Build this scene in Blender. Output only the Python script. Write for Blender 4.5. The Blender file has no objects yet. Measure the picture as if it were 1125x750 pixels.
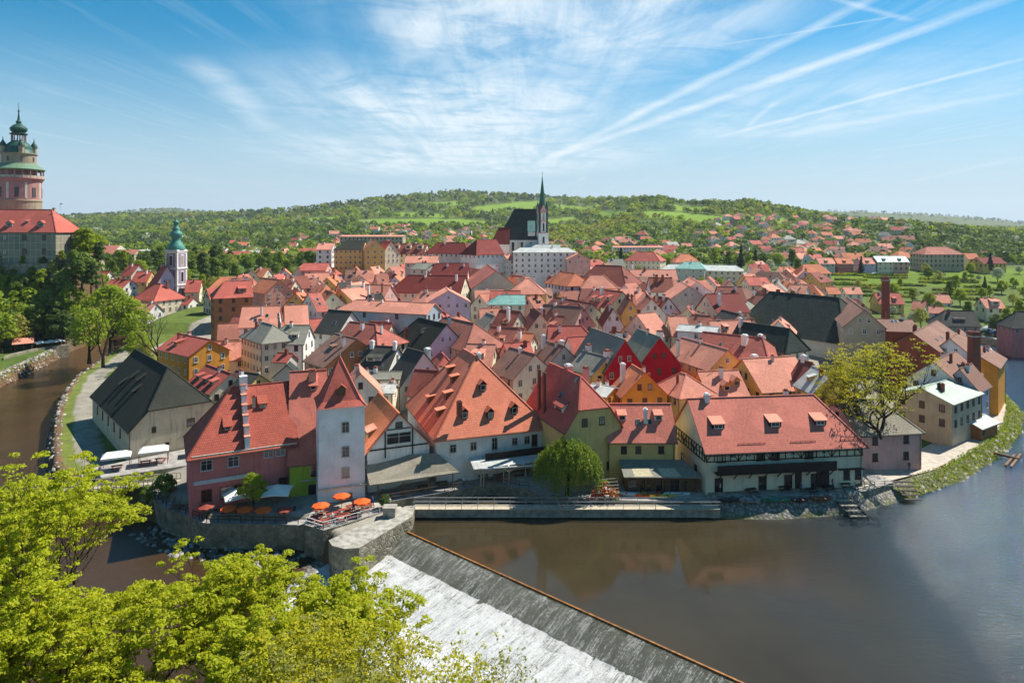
import bpy, math, random, re
import numpy as np
from mathutils import Vector, Matrix, noise as mnoise
R = math.radians
PI = math.pi
sc = bpy.context.scene
COL = sc.collection
rnd = random.Random(7)
EYE = 45.0            # eye height over the upper river
FPX = 750.0           # focal length in photo pixels
CX, HY = 562.5, 250.0 # centre column, horizon row

# ------------------------------------------------------------------ survey helpers
def P(px, py, z):
    """the point at height z seen at a photo pixel (survey of the photograph)"""
    Y = (EYE - z) * FPX / (py - HY)
    return ((px - CX) / FPX * Y, Y)
def PY(px, Y): return ((px - CX) / FPX * Y, Y)
def ZY(py, Y): return EYE - (py - HY) / FPX * Y

# ------------------------------------------------------------------ materials
def new_mat(name):
    m = bpy.data.materials.new(name); m.use_nodes = True
    nt = m.node_tree; nt.nodes.clear()
    return m, nt
class NT:
    def __init__(s, nt): s.nt = nt
    def n(s, t, **k):
        x = s.nt.nodes.new(t)
        for a, b in k.items(): setattr(x, a, b)
        return x
    def l(s, a, b): s.nt.links.new(a, b)
    def val(s, sock, v):
        if hasattr(v, 'is_output') or hasattr(v, 'links'): s.l(v, sock)
        else: sock.default_value = v
    def math(s, op, a, b=0.0, c=None, clamp=False):
        x = s.n('ShaderNodeMath', operation=op, use_clamp=clamp)
        s.val(x.inputs[0], a); s.val(x.inputs[1], b)
        if c is not None: s.val(x.inputs[2], c)
        return x.outputs[0]
    def noise(s, vec, scale, detail=4, rough=.55, dist=0.0):
        x = s.n('ShaderNodeTexNoise'); s.l(vec, x.inputs['Vector'])
        x.inputs['Scale'].default_value = scale; x.inputs['Detail'].default_value = detail
        x.inputs['Roughness'].default_value = rough; x.inputs['Distortion'].default_value = dist
        return x.outputs['Fac']
    def mapr(s, v, a, b, c=0.0, d=1.0, smooth=False):
        x = s.n('ShaderNodeMapRange'); x.clamp = True
        if smooth: x.interpolation_type = 'SMOOTHSTEP'
        s.l(v, x.inputs[0])
        for i, q in enumerate((a, b, c, d)): x.inputs[i + 1].default_value = q
        return x.outputs[0]
    def mix(s, f, a, b, mode='MIX'):
        x = s.n('ShaderNodeMix', data_type='RGBA', blend_type=mode)
        s.val(x.inputs[0], f); s.val(x.inputs[6], a if hasattr(a, 'links') else (*a, 1)); s.val(x.inputs[7], b if hasattr(b, 'links') else (*b, 1))
        return x.outputs[2]
    def bump(s, h, strength=.5, dist=.05, normal=None):
        x = s.n('ShaderNodeBump'); x.inputs['Strength'].default_value = strength
        x.inputs['Distance'].default_value = dist; s.l(h, x.inputs['Height'])
        if normal is not None: s.l(normal, x.inputs['Normal'])
        return x.outputs[0]
    def out(s, col, rough=.8, normal=None, spec=.3, metal=0.0, extra=None):
        b = s.n('ShaderNodeBsdfPrincipled'); o = s.n('ShaderNodeOutputMaterial')
        s.val(b.inputs['Base Color'], col if hasattr(col, 'links') else (*col, 1))
        s.val(b.inputs['Roughness'], rough); b.inputs['Specular IOR Level'].default_value = spec
        b.inputs['Metallic'].default_value = metal
        if normal is not None: s.l(normal, b.inputs['Normal'])
        if extra:
            for k, v in extra.items(): s.val(b.inputs[k], v)
        s.l(b.outputs[0], o.inputs[0]); return b

def mul(c, k): return tuple(min(1, x * k) for x in c)
MATS = {}
def m_plaster(name, c, rough=.9, dirt=.5):
    m, nt = new_mat(name); N = NT(nt)
    g = N.n('ShaderNodeNewGeometry').outputs['Position']
    a = N.noise(g, .45, 5); b = N.noise(g, 5.0, 3)
    mp = N.n('ShaderNodeMapping'); mp.inputs['Scale'].default_value = (1.6, 1.6, .18); N.l(g, mp.inputs[0])
    st = N.noise(mp.outputs[0], 1.2, 4)
    col = N.mix(N.mapr(a, .35, .7), mul(c, 1.0), mul(c, .80))
    col = N.mix(N.mapr(st, .52, .75, 0, dirt), col, mul((c[0] * .8, c[1] * .78, c[2] * .75), .62))
    col = N.mix(N.mapr(b, .3, .7, 0, .16), col, mul(c, .6))
    pt = N.noise(g, .9, 3, .5, 1.5); col = N.mix(N.mapr(pt, .60, .66, 0, .28), col, mul((c[0] * .85, c[1] * .84, c[2] * .82), .80))
    N.out(col, rough, N.bump(b, .25, .03), spec=.15)
    return m
def m_tile(name, c, c2=None, tw=.24, th=.36, metal=0.0, rough=.8, bump=.5, moss=.38):
    c2 = c2 or (c[0] * .68, c[1] * .66, c[2] * .68)
    m, nt = new_mat(name); N = NT(nt)
    uv = N.n('ShaderNodeUVMap').outputs[0]
    g = N.n('ShaderNodeNewGeometry').outputs['Position']
    br = N.n('ShaderNodeTexBrick'); N.l(uv, br.inputs['Vector'])
    br.inputs['Scale'].default_value = 1.0; br.inputs['Brick Width'].default_value = tw
    br.inputs['Row Height'].default_value = th; br.inputs['Mortar Size'].default_value = .028
    br.inputs['Mortar Smooth'].default_value = .6; br.inputs['Bias'].default_value = -.1
    br.inputs['Color1'].default_value = (*c, 1); br.inputs['Color2'].default_value = (*mul(c2, 1.08), 1)
    br.inputs['Mortar'].default_value = (*mul(c, .42), 1)
    oi = N.n('ShaderNodeObjectInfo').outputs['Random']
    a = N.noise(g, .30, 5, .65); b = N.noise(g, 2.2, 4, .6)
    col = N.mix(N.mapr(a, .38, .62), br.outputs['Color'], c2, 'MIX')
    col = N.mix(.60, br.outputs['Color'], col)
    pt = N.noise(g, .16, 3, .5); col = N.mix(N.mapr(pt, .54, .60, 0, .35), col, mul(c, 1.22))
    col = N.mix(N.mapr(b, .50, .78, 0, moss), col, (.10, .085, .06))
    col = N.mix(N.mapr(oi, 0, 1, 0, .22), col, mul(c2, .7))
    hs = N.n('ShaderNodeSeparateXYZ'); N.l(uv, hs.inputs[0])
    saw = N.math('FRACT', N.math('DIVIDE', hs.outputs[1], th))
    hgt = N.math('ADD', N.math('MULTIPLY', saw, -.6), N.math('MULTIPLY', br.outputs['Fac'], -.5))
    N.out(col, rough, N.bump(hgt, bump, .05), spec=.15, metal=metal)
    return m
def m_metal(name, c, rough=.45, seam=.6):
    m, nt = new_mat(name); N = NT(nt)
    uv = N.n('ShaderNodeUVMap').outputs[0]; g = N.n('ShaderNodeNewGeometry').outputs['Position']
    hs = N.n('ShaderNodeSeparateXYZ'); N.l(uv, hs.inputs[0])
    f = N.math('FRACT', N.math('DIVIDE', hs.outputs[0], seam))
    k = N.math('LESS_THAN', f, .09)
    a = N.noise(g, .5, 5, .65); b = N.noise(g, 3, 4, .6)
    col = N.mix(N.mapr(a, .35, .68), c, mul(c, .62))
    col = N.mix(N.mapr(b, .5, .8, 0, .4), col, mul((.3, .27, .22), .8))
    col = N.mix(N.math('MULTIPLY', k, .45), col, mul(c, .4))
    N.out(col, rough, N.bump(k, .5, .04), spec=.25)
    return m
def m_plain(name, c, rough=.7, spec=.3, var=.25, scale=3.0, bump=.15, metal=0.0):
    m, nt = new_mat(name); N = NT(nt)
    g = N.n('ShaderNodeNewGeometry').outputs['Position']
    a = N.noise(g, scale, 5, .6)
    col = N.mix(N.mapr(a, .35, .68), c, mul(c, 1 - var * 1.6))
    N.out(col, rough, N.bump(a, bump, .03), spec=spec, metal=metal)
    return m
def m_stone(name, c, scale=1.4, bump=.8, mort=.45):
    m, nt = new_mat(name); N = NT(nt)
    g = N.n('ShaderNodeNewGeometry').outputs['Position']
    v = N.n('ShaderNodeTexVoronoi', feature='F1'); v.inputs['Scale'].default_value = scale; N.l(g, v.inputs['Vector'])
    e = N.n('ShaderNodeTexVoronoi', feature='DISTANCE_TO_EDGE'); e.inputs['Scale'].default_value = scale; N.l(g, e.inputs['Vector'])
    a = N.noise(g, .5, 5, .65)
    sp = N.n('ShaderNodeSeparateColor'); N.l(v.outputs['Color'], sp.inputs[0])
    col = N.mix(N.mapr(sp.outputs[0], 0, 1), mul(c, .65), mul(c, 1.2))
    col = N.mix(N.mapr(e.outputs[0], 0, .08, mort, 0), col, mul(c, .35))
    col = N.mix(N.mapr(a, .45, .7, 0, .6), col, (.07, .075, .045))
    N.out(col, .92, N.bump(N.mapr(e.outputs[0], 0, .15), bump, .08), spec=.15)
    return m
def m_leaf(name, c, c2, trans=.45, var=.9):
    m, nt = new_mat(name); N = NT(nt)
    g = N.n('ShaderNodeNewGeometry').outputs['Position']
    oi = N.n('ShaderNodeObjectInfo').outputs['Random']
    isl = N.n('ShaderNodeNewGeometry').outputs['Random Per Island']
    a = N.noise(g, .8, 4, .7)
    col = N.mix(N.mapr(a, .35, .65), c, c2)
    col = N.mix(N.mapr(isl, 0, 1, 0, .5), col, mul(c2, .7))
    col = N.mix(N.mapr(oi, 0, 1, 0, .35), col, (c[0] * .75, c[1] * .85, c[2] * .9))
    b = N.n('ShaderNodeBsdfPrincipled'); N.l(col, b.inputs['Base Color'])
    b.inputs['Roughness'].default_value = .6; b.inputs['Specular IOR Level'].default_value = .2
    t = N.n('ShaderNodeBsdfTranslucent'); N.l(N.mix(.6, col, (1.0, .95, .25), 'MULTIPLY'), t.inputs[0])
    x = N.n('ShaderNodeMixShader'); x.inputs[0].default_value = trans
    N.l(b.outputs[0], x.inputs[1]); N.l(t.outputs[0], x.inputs[2])
    o = N.n('ShaderNodeOutputMaterial'); N.l(x.outputs[0], o.inputs[0])
    return m
def m_wood_planks(name, c, pitch=.18):
    m, nt = new_mat(name); N = NT(nt)
    g = N.n('ShaderNodeNewGeometry').outputs['Position']
    w = N.n('ShaderNodeTexWave', wave_type='BANDS', bands_direction='Z'); w.inputs['Scale'].default_value = .5 / pitch * .3
    N.l(g, w.inputs['Vector'])
    a = N.noise(g, 2, 4)
    col = N.mix(N.mapr(a, .3, .7), c, mul(c, .6))
    N.out(col, .8, N.bump(w.outputs['Fac'], .4, .03), spec=.2)
    return m

M = MATS
ROOFC = {
 'salmon': (.82, .34, .23), 'orange': (.74, .25, .125), 'red': (.58, .145, .105), 'bright': (.74, .235, .165),
 'brownred': (.32, .10, .07), 'darkred': (.26, .045, .036), 'brown': (.33, .18, .13), 'rust': (.50, .19, .13)}
for k, c in ROOFC.items(): M['r_' + k] = m_tile('tile_' + k, c)
M['r_mill'] = m_tile('tile_mill', (.76, .26, .15), (.60, .18, .105), .3, .42, bump=.9, moss=.2)
M['r_pinkhouse'] = m_tile('tile_old_red', (.50, .12, .08), (.34, .08, .055), .3, .42, bump=.9, moss=.3)
M['r_slate'] = m_tile('slate_dark', (.085, .085, .075), (.055, .055, .048), .35, .3, rough=.85, moss=.3)
M['r_black'] = m_tile('slate_black', (.045, .047, .036), (.03, .034, .026), .4, .4, rough=.95, moss=.12)
M['r_green'] = m_metal('sheet_dark_green', (.022, .042, .034), .85, 1.0)
M['r_grey'] = m_tile('slate_grey', (.30, .29, .23), (.19, .19, .15), .35, .3, rough=.6)
M['r_shingle'] = m_tile('shingle_grey', (.36, .32, .24), (.23, .21, .16), .3, .4, rough=.8, bump=.9)
M['r_teal'] = m_metal('sheet_verdigris', (.21, .44, .38), .5, .7)
M['r_pale'] = m_metal('sheet_pale', (.55, .57, .53), .5, .7)
M['r_pgreen'] = m_metal('sheet_pale_green', (.42, .52, .42), .55, .8)
M['r_strip'] = m_tile('tile_striped', (.55, .15, .11), (.30, .10, .075), .6, .6, moss=.35)
WALLC = {'white': (.84, .82, .76), 'cool': (.82, .85, .84), 'cream': (.82, .73, .53), 'ochre': (.66, .50, .20), 'yellow': (.74, .52, .16),
 'orange': (.76, .33, .05), 'rust': (.48, .20, .09), 'pink': (.74, .42, .36), 'rose': (.62, .21, .20), 'crimson': (.46, .012, .03), 'salmonw': (.70, .38, .27),
 'blue': (.42, .52, .56), 'tan': (.50, .42, .30), 'green': (.36, .50, .06), 'lav': (.60, .56, .66), 'sage': (.48, .53, .44), 'greyw': (.62, .59, .51),
 'brickw': (.36, .10, .055), 'darkwood': (.045, .03, .022)}
for k, c in WALLC.items(): M['w_' + k] = m_plaster('plaster_' + k, c)
M['w_yellowpanel'] = m_plaster('plaster_infill', (.80, .74, .50))
M['w_old'] = m_plaster('plaster_old_stained', (.60, .53, .38), dirt=.7)
M['stone'] = m_stone('stone_wall', (.30, .27, .20))
M['st1'] = m_plain('stone_pale', (.42, .39, .33), .9); M['st2'] = m_plain('stone_grey', (.25, .24, .21), .9); M['st3'] = m_plain('stone_brown', (.16, .13, .10), .9)
M['concrete'] = m_plain('concrete', (.42, .40, .34), .9, .15, .35, 1.2)
M['paving'] = m_plain('paving', (.38, .36, .33), .9, .15, .3, .8)
M['cobble'] = m_stone('cobble_bank', (.34, .33, .30), 2.2, .9)
M['darkwood'] = m_plain('wood_dark', (.028, .02, .016), .7)
M['wood'] = m_plain('wood_brown', (.17, .09, .045), .8)
M['palewood'] = m_plain('wood_pale', (.52, .45, .33), .8)
M['orangewood'] = m_wood_planks('wood_planks_orange', (.42, .17, .06))
M['bark'] = m_plain('bark', (.075, .055, .038), .95, .1, .5, 6, .8)
M['white'] = m_plain('white_paint', (.80, .80, .78), .6, .3, .08)
M['iron'] = m_plain('iron_paint', (.35, .36, .36), .5, .4, .2)
M['blackiron'] = m_plain('iron_black', (.02, .02, .02), .5, .4, .2)
M['gutter'] = m_plain('gutter_metal', (.10, .085, .07), .5, .4, .2)
M['brick'] = m_tile('brick_red', (.34, .11, .07), (.24, .08, .05), .5, .16, bump=.4)
M['frame'] = m_plain('window_frame', (.55, .50, .42), .6)
M['framedark'] = m_plain('window_frame_dark', (.07, .04, .03), .6)
M['framewhite'] = m_plain('window_frame_white', (.78, .78, .74), .6)
M['trim'] = m_plain('stone_trim', (.62, .58, .48), .85)
M['yellowtrim'] = m_plain('trim_yellow', (.75, .62, .12), .7)
M['copper'] = m_metal('copper_green', (.07, .30, .24), .5, .8)
M['copperdark'] = m_metal('copper_dark', (.025, .10, .075), .5, .8)
M['canvas'] = m_plain('canvas_white', (.80, .79, .74), .8, .2, .08)
M['canvasgrey'] = m_plain('canvas_grey', (.55, .58, .60), .8, .2, .1)
M['canvasorange'] = m_plain('canvas_orange', (.80, .12, .02), .8, .2, .1)
M['redwood'] = m_plain('furniture_red', (.30, .06, .035), .7)
M['cloth_red'] = m_plain('cloth_red', (.6, .04, .03), .8)
M['carred'] = m_plain('car_paint_red', (.4, .02, .02), .3, .5, .02)
M['carwhite'] = m_plain('car_paint_white', (.75, .76, .78), .3, .5, .02)
M['cardark'] = m_plain('car_paint_dark', (.03, .035, .045), .3, .5, .02)
M['carblue'] = m_plain('car_paint_blue', (.04, .10, .3), .3, .5, .02)
M['cargreen'] = m_plain('car_paint_green', (.03, .2, .13), .3, .5, .02)
M['tyre'] = m_plain('rubber', (.02, .02, .02), .9)
def _glass():
    m, nt = new_mat('window_glass'); N = NT(nt)
    oi = N.n('ShaderNodeObjectInfo').outputs['Random']; k = N.mapr(oi, .60, .72, 0, 1); k2 = N.mapr(oi, .85, .87, 0, 1)
    N.out(N.mix(k2, N.mix(k, (.016, .020, .022), (.10, .095, .08)), (.34, .31, .25)), .10, spec=.5); return m
M['glass'] = _glass()
M['curtain'] = m_plain('window_curtain', (.30, .28, .24), .4)
LEAF = {'spring': m_leaf('leaf_spring', (.62, .62, .03), (.40, .46, .02), .55),
 'fresh': m_leaf('leaf_fresh', (.42, .50, .04), (.26, .35, .03), .55),
 'mid': m_leaf('leaf_mid', (.26, .35, .055), (.15, .23, .035), .5),
 'dark': m_leaf('leaf_dark', (.14, .21, .045), (.08, .13, .03), .45),
 'conifer': m_leaf('needle_dark', (.03, .065, .035), (.02, .045, .025), .15),
 'olive': m_leaf('leaf_olive', (.44, .41, .10), (.28, .30, .06), .5),
 'blossom': m_leaf('blossom_white', (.62, .62, .50), (.36, .42, .24), .3),
 'willow': m_leaf('leaf_willow', (.29, .36, .035), (.17, .26, .02), .45),
 'sparse': m_leaf('leaf_sparse', (.62, .56, .035), (.44, .44, .02), .5)}

# ------------------------------------------------------------------ mesh builder
class MB:
    def __init__(s): s.v = []; s.f = []; s.m = []
    def face(s, pts, mi=0):
        i = len(s.v); s.v += [tuple(p) for p in pts]; s.f.append(tuple(range(i, i + len(pts)))); s.m.append(mi)
    def box(s, x0, x1, y0, y1, z0, z1, mi=0, M4=None):
        p = [(x0, y0, z0), (x1, y0, z0), (x1, y1, z0), (x0, y1, z0), (x0, y0, z1), (x1, y0, z1), (x1, y1, z1), (x0, y1, z1)]
        if M4 is not None: p = [tuple(M4 @ Vector(q)) for q in p]
        i = len(s.v); s.v += p
        for q in ((3, 2, 1, 0), (4, 5, 6, 7), (0, 1, 5, 4), (1, 2, 6, 5), (2, 3, 7, 6), (3, 0, 4, 7)):
            s.f.append(tuple(i + k for k in q)); s.m.append(mi)
    def beam(s, a, b, w, h=None, mi=0):
        """rectangular bar from a to b"""
        a = Vector(a); b = Vector(b); h = h or w; d = b - a; L = d.length
        if L < 1e-4: return
        d.normalize(); up = Vector((0, 0, 1)) if abs(d.z) < .95 else Vector((0, 1, 0))
        x = d.cross(up).normalized(); y = x.cross(d)
        i = len(s.v)
        for q in (a, b):
            for sx, sy in ((-1, -1), (1, -1), (1, 1), (-1, 1)):
                s.v.append(tuple(q + x * sx * w / 2 + y * sy * h / 2))
        for q in ((0, 1, 5, 4), (1, 2, 6, 5), (2, 3, 7, 6), (3, 0, 4, 7), (3, 2, 1, 0), (4, 5, 6, 7)):
            s.f.append(tuple(i + k for k in q)); s.m.append(mi)
    def tube(s, pts, rad, n=6, mi=0, cap=True):
        pts = [Vector(p) for p in pts]; rings = []
        for k, p in enumerate(pts):
            d = (pts[min(k + 1, len(pts) - 1)] - pts[max(k - 1, 0)])
            if d.length < 1e-6: d = Vector((0, 0, 1))
            d.normalize(); up = Vector((0, 0, 1)) if abs(d.z) < .9 else Vector((1, 0, 0))
            x = d.cross(up).normalized(); y = d.cross(x)
            r = rad[k] if hasattr(rad, '__len__') else rad
            i = len(s.v)
            for j in range(n):
                t = 2 * PI * j / n
                s.v.append(tuple(p + x * math.cos(t) * r + y * math.sin(t) * r))
            rings.append(i)
        for a, b in zip(rings, rings[1:]):
            for j in range(n):
                s.f.append((a + j, a + (j + 1) % n, b + (j + 1) % n, b + j)); s.m.append(mi)
        if cap:
            s.f.append(tuple(rings[-1] + j for j in range(n))); s.m.append(mi)
            s.f.append(tuple(rings[0] + n - 1 - j for j in range(n))); s.m.append(mi)
    def lathe(s, prof, n=24, mi=0, c=(0, 0, 0), rot=0.0, sq=False):
        """prof: list of (r, z[, mi])"""
        rings = []
        for q in prof:
            i = len(s.v); r = q[0] * (1 / math.cos(PI / n) if sq else 1)
            for j in range(n):
                t = 2 * PI * j / n + rot
                s.v.append((c[0] + math.cos(t) * r, c[1] + math.sin(t) * r, c[2] + q[1]))
            rings.append(i)
        for k, (a, b) in enumerate(zip(rings, rings[1:])):
            mm = prof[k + 1][2] if len(prof[k + 1]) > 2 else mi
            for j in range(n):
                s.f.append((a + j, a + (j + 1) % n, b + (j + 1) % n, b + j)); s.m.append(mm)
        s.f.append(tuple(rings[-1] + j for j in range(n))); s.m.append(mi)
    def prism(s, poly, z0, z1, mi=0, top=None):
        n = len(poly); a = sum(poly[i][0] * poly[(i + 1) % n][1] - poly[(i + 1) % n][0] * poly[i][1] for i in range(n))
        if a < 0: poly = poly[::-1]
        i = len(s.v)
        s.v += [(x, y, z0) for x, y in poly] + [(x, y, z1) for x, y in poly]
        for k in range(n):
            s.f.append((i + k, i + (k + 1) % n, i + n + (k + 1) % n, i + n + k)); s.m.append(mi)
        s.f.append(tuple(i + n + k for k in range(n))); s.m.append(mi if top is None else top)
        s.f.append(tuple(i + n - 1 - k for k in range(n))); s.m.append(mi)
    def mesh(s, name, mats, uv=True, smooth=False):
        me = bpy.data.meshes.new(name); me.from_pydata(s.v, [], s.f)
        for m in mats: me.materials.append(m)
        if len(mats) > 1: me.polygons.foreach_set('material_index', s.m)
        if uv:
            lay = me.uv_layers.new(name='UVMap'); buf = np.zeros(len(me.loops) * 2)
            k = 0
            for p in me.polygons:
                nn = p.normal
                t = Vector((0, 0, 1)) - nn * nn.z
                if t.length < 1e-3: t = Vector((0, 1, 0))
                t.normalize(); u = t.cross(nn)
                for vi in p.vertices:
                    co = me.vertices[vi].co
                    buf[k] = co.dot(u); buf[k + 1] = co.dot(t); k += 2
            lay.data.foreach_set('uv', buf)
        if smooth: me.polygons.foreach_set('use_smooth', [True] * len(me.polygons))
        me.update(); return me
    def build(s, name, mats, parent=None, uv=True, smooth=False):
        return link(name, s.mesh(name, mats, uv, smooth), parent)
def link(name, me, parent=None, loc=None, rz=0, scale=None):
    o = bpy.data.objects.new(name, me); COL.objects.link(o)
    if parent is not None: o.parent = parent
    if loc is not None: o.location = loc
    if rz: o.rotation_euler = (0, 0, rz)
    if scale is not None: o.scale = scale
    return o
def empty(name, loc, rz=0.0):
    o = bpy.data.objects.new(name, None); COL.objects.link(o); o.location = loc; o.rotation_euler = (0, 0, rz)
    o.empty_display_size = .3
    return o
def tag(o, label=None, cat=None, group=None, kind=None):
    if label: o['label'] = label
    if cat: o['category'] = cat
    if group: o['group'] = group
    if kind: o['kind'] = kind
    return o
CH = {}
def copy_tree(o, parent=None):
    c = o.copy(); COL.objects.link(c)
    if parent is not None: c.parent = parent
    for ch in CH.get(o.name) or [x for x in o.children]: copy_tree(ch, c)
    return c

# ------------------------------------------------------------------ terrain
def lerp(a, b, t): return a + (b - a) * t
def interp(x, tab): return float(np.interp(x, [q[0] for q in tab], [q[1] for q in tab]))
TOWN = [(60, 0.8), (100, 1.6), (112, 2.5), (130, 3.2), (160, 5), (200, 7), (260, 9.5), (320, 11.5), (400, 14), (600, 14)]
UP = [(-15.6, 104), (-15.3, 106.6), (-20.5, 108), (-22.5, 110), (-13, 111.8), (-3.6, 116.3), (3.5, 112.4), (5, 109.8), (13, 109.4), (20, 108.4), (30, 107), (33, 105.6), (40, 105.2), (52, 107), (65, 112.5), (80, 121.5), (98, 136), (112, 150), (124, 166), (138, 194),
      (150, 222), (155, 250), (158, 272), (190, 282), (196, 270), (200, 240), (230, 215), (260, 150), (240, 60), (120, 5), (60, 12), (66, 30), (22.7, 67.5)]
LOW = [(-15.5, 103), (22.7, 67.5), (66, 30), (60, 8), (30, 26), (10, 46), (-12, 55), (-40, 60), (-70, 66), (-100, 80), (-125, 110), (-140, 150), (-149, 190), (-156, 218), (-163, 244), (-170, 262), (-178, 300),
       (-185, 345), (-160, 345), (-146, 300), (-138, 260), (-132, 222), (-124.5, 192), (-112, 166), (-97, 142), (-86, 126), (-74, 116.5), (-64, 114), (-55, 108.5), (-46, 101.5), (-31, 101), (-25, 95), (-21, 93)]
def sdf(poly, X, Y):
    """signed distance (numpy), negative inside"""
    d = np.full(X.shape, 1e9); ins = np.zeros(X.shape, bool); n = len(poly)
    for i in range(n):
        ax, ay = poly[i]; bx, by = poly[(i + 1) % n]
        ex, ey = bx - ax, by - ay
        t = np.clip(((X - ax) * ex + (Y - ay) * ey) / (ex * ex + ey * ey), 0, 1)
        d = np.minimum(d, np.hypot(X - ax - t * ex, Y - ay - t * ey))
        c = ((ay > Y) != (by > Y))
        with np.errstate(divide='ignore', invalid='ignore'):
            xi = (bx - ax) * (Y - ay) / (by - ay + 1e-12) + ax
        ins ^= (c & (X < xi))
    return np.where(ins, -d, d)
def ss(x, a, b):
    t = np.clip((x - a) / (b - a), 0, 1); return t * t * (3 - 2 * t)
CREST = [(-300, 239), (60, 240), (110, 239), (200, 238), (240, 237), (330, 231), (420, 220), (500, 212), (560, 216), (640, 221), (690, 221), (715, 219), (760, 225), (830, 224), (880, 235), (930, 243), (980, 246), (1040, 252), (1125, 261), (1400, 268)]
DIST = [(-300, 3000), (200, 2400), (330, 2400), (500, 2600), (640, 2300), (690, 1500), (830, 1350), (900, 1150), (960, 950), (1400, 850)]
CREST2 = [(-300, 241), (60, 240), (110, 236), (160, 231), (195, 230.5), (240, 235), (300, 240), (500, 238), (860, 238), (900, 232), (960, 233.5), (1050, 238), (1125, 245), (1400, 248)]
def vnoise(X, Y, s, seed=0):
    o = np.zeros(X.shape)
    rs = np.random.RandomState(seed)
    for k in range(9):
        a = rs.uniform(0, 2 * PI); f = s * (1.7 ** (k % 4)) * rs.uniform(.7, 1.3)
        o += np.sin((X * math.cos(a) + Y * math.sin(a)) * f + rs.uniform(0, 6.28)) / (1.5 ** (k % 4))
    return o / 4.5
def land(X, Y):
    X = np.asarray(X, float); Y = np.asarray(Y, float)
    z = np.interp(Y, [q[0] for q in TOWN], [q[1] for q in TOWN])
    Ys = np.maximum(Y, 1.0); px = CX + X / Ys * FPX
    cr = np.interp(px, [q[0] for q in CREST], [q[1] for q in CREST]); D = np.interp(px, [q[0] for q in DIST], [q[1] for q in DIST])
    zc = EYE + (HY - cr) / FPX * D
    near0 = 560.
    t = np.clip((Y - near0) / (D - near0), 0, 1.0)
    t = t ** 1.6 * .65 + ss(t, 0, 1) * .35
    hill = 14 + (zc - 14) * t
    amp = np.clip((Y - 600) / 600, 0, 1)
    hill = hill + vnoise(X, Y, .006, 3) * 5 * amp * (1 - ss(t, .85, 1.0))
    back = ss(Y / D, 1.0, 1.6)
    hill = hill - back * np.clip(zc - 30, 0, 400) * .55
    zc2 = EYE + (HY - np.interp(px, [q[0] for q in CREST2], [q[1] for q in CREST2])) / FPX * 5200
    hill = np.maximum(hill, np.where(Y > D * 1.1, zc2 * ss(Y, 3400, 5200) - 40 * (1 - ss(Y, 3400, 5200)), -1e3))
    hill = hill - ss(Y, 5200, 7500) * 100
    z = np.where(Y > near0, hill, z)
    # allotment slope on the right, behind the river houses
    kv = ss(X, 108, 132) * (Y > 262) * (1 - ss(Y, 500, 580))
    z = z * (1 - kv) + kv * np.interp(Y, [262, 290, 345, 430, 480, 580], [2.3, 4, 8, 17.3, 18, 15])
    # latran side
    z = z + (1 - ss(X, -215, -150)) * ss(Y, 290, 350) * (1 - ss(Y, 480, 600)) * 4
    # west bank terraces and castle rock
    west = (1 - ss(X, -150, -138)) * (1 - ss(Y, 300, 330))
    z = z * (1 - west) + west * np.where(X < -138, 1.2 + 0 * z, z)
    fr = ss(Y, 255, 266) * (1 - ss(Y, 292, 316)); fe = 1 - ss(X, -166, -146)
    z = np.maximum(z, 1 + 31 * fr * fe)
    # castle slope under the camera
    sl = np.interp(Y, [-40, -4, 0, 8, 20, 35, 48, 60, 64], [41, 40, 36, 26, 16, 8, 2.5, -1, -60]); sr = np.interp(Y, [-40, -12, 0, 8, 12], [40, 24, 8, 0, -60])
    kx = ss(X, 5, 60); z = np.where(Y < 64, np.maximum(np.minimum(z, 1.5), sl * (1 - kx) + sr * kx), z)
    lw = np.interp(Y, [90, 105, 150, 190, 240, 330], [-.5, .2, 1.2, 3, 5.5, 9])
    km = (1 - ss(X, -68, -50)) * (X > -175) * (Y < 252)
    z = np.where((Y > 62) & (Y < 252), z * (1 - km) + km * np.minimum(z, lw), z)
    e = (X > 56) & (X < 165) & (Y < 290) & (Y > 100)
    if e.any():
        dd = sdf(UP, X, Y); z = np.where(e, np.minimum(z, np.where(X < 64, 2.3, 1.5) + np.maximum(0, dd - 10.5) * .2), z)
    return z
def ground_np(X, Y):
    z = land(X, Y)
    d = np.minimum(sdf(UP, X, Y), sdf(LOW, X, Y))
    k = ss(d, -1.2, 1.6)
    bed = -5.0
    z = bed + (z - bed) * k
    right = (X > 31) & (Y < 236) & (Y > 105) & (d < 3.9)
    return np.where(right, np.where(d < -.6, bed, np.minimum(z, -1.5 + 2.5 * np.clip(d / 3.9, 0, 1))), z)
def gz(x, y): return float(land(np.array([x]), np.array([y]))[0])

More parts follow.
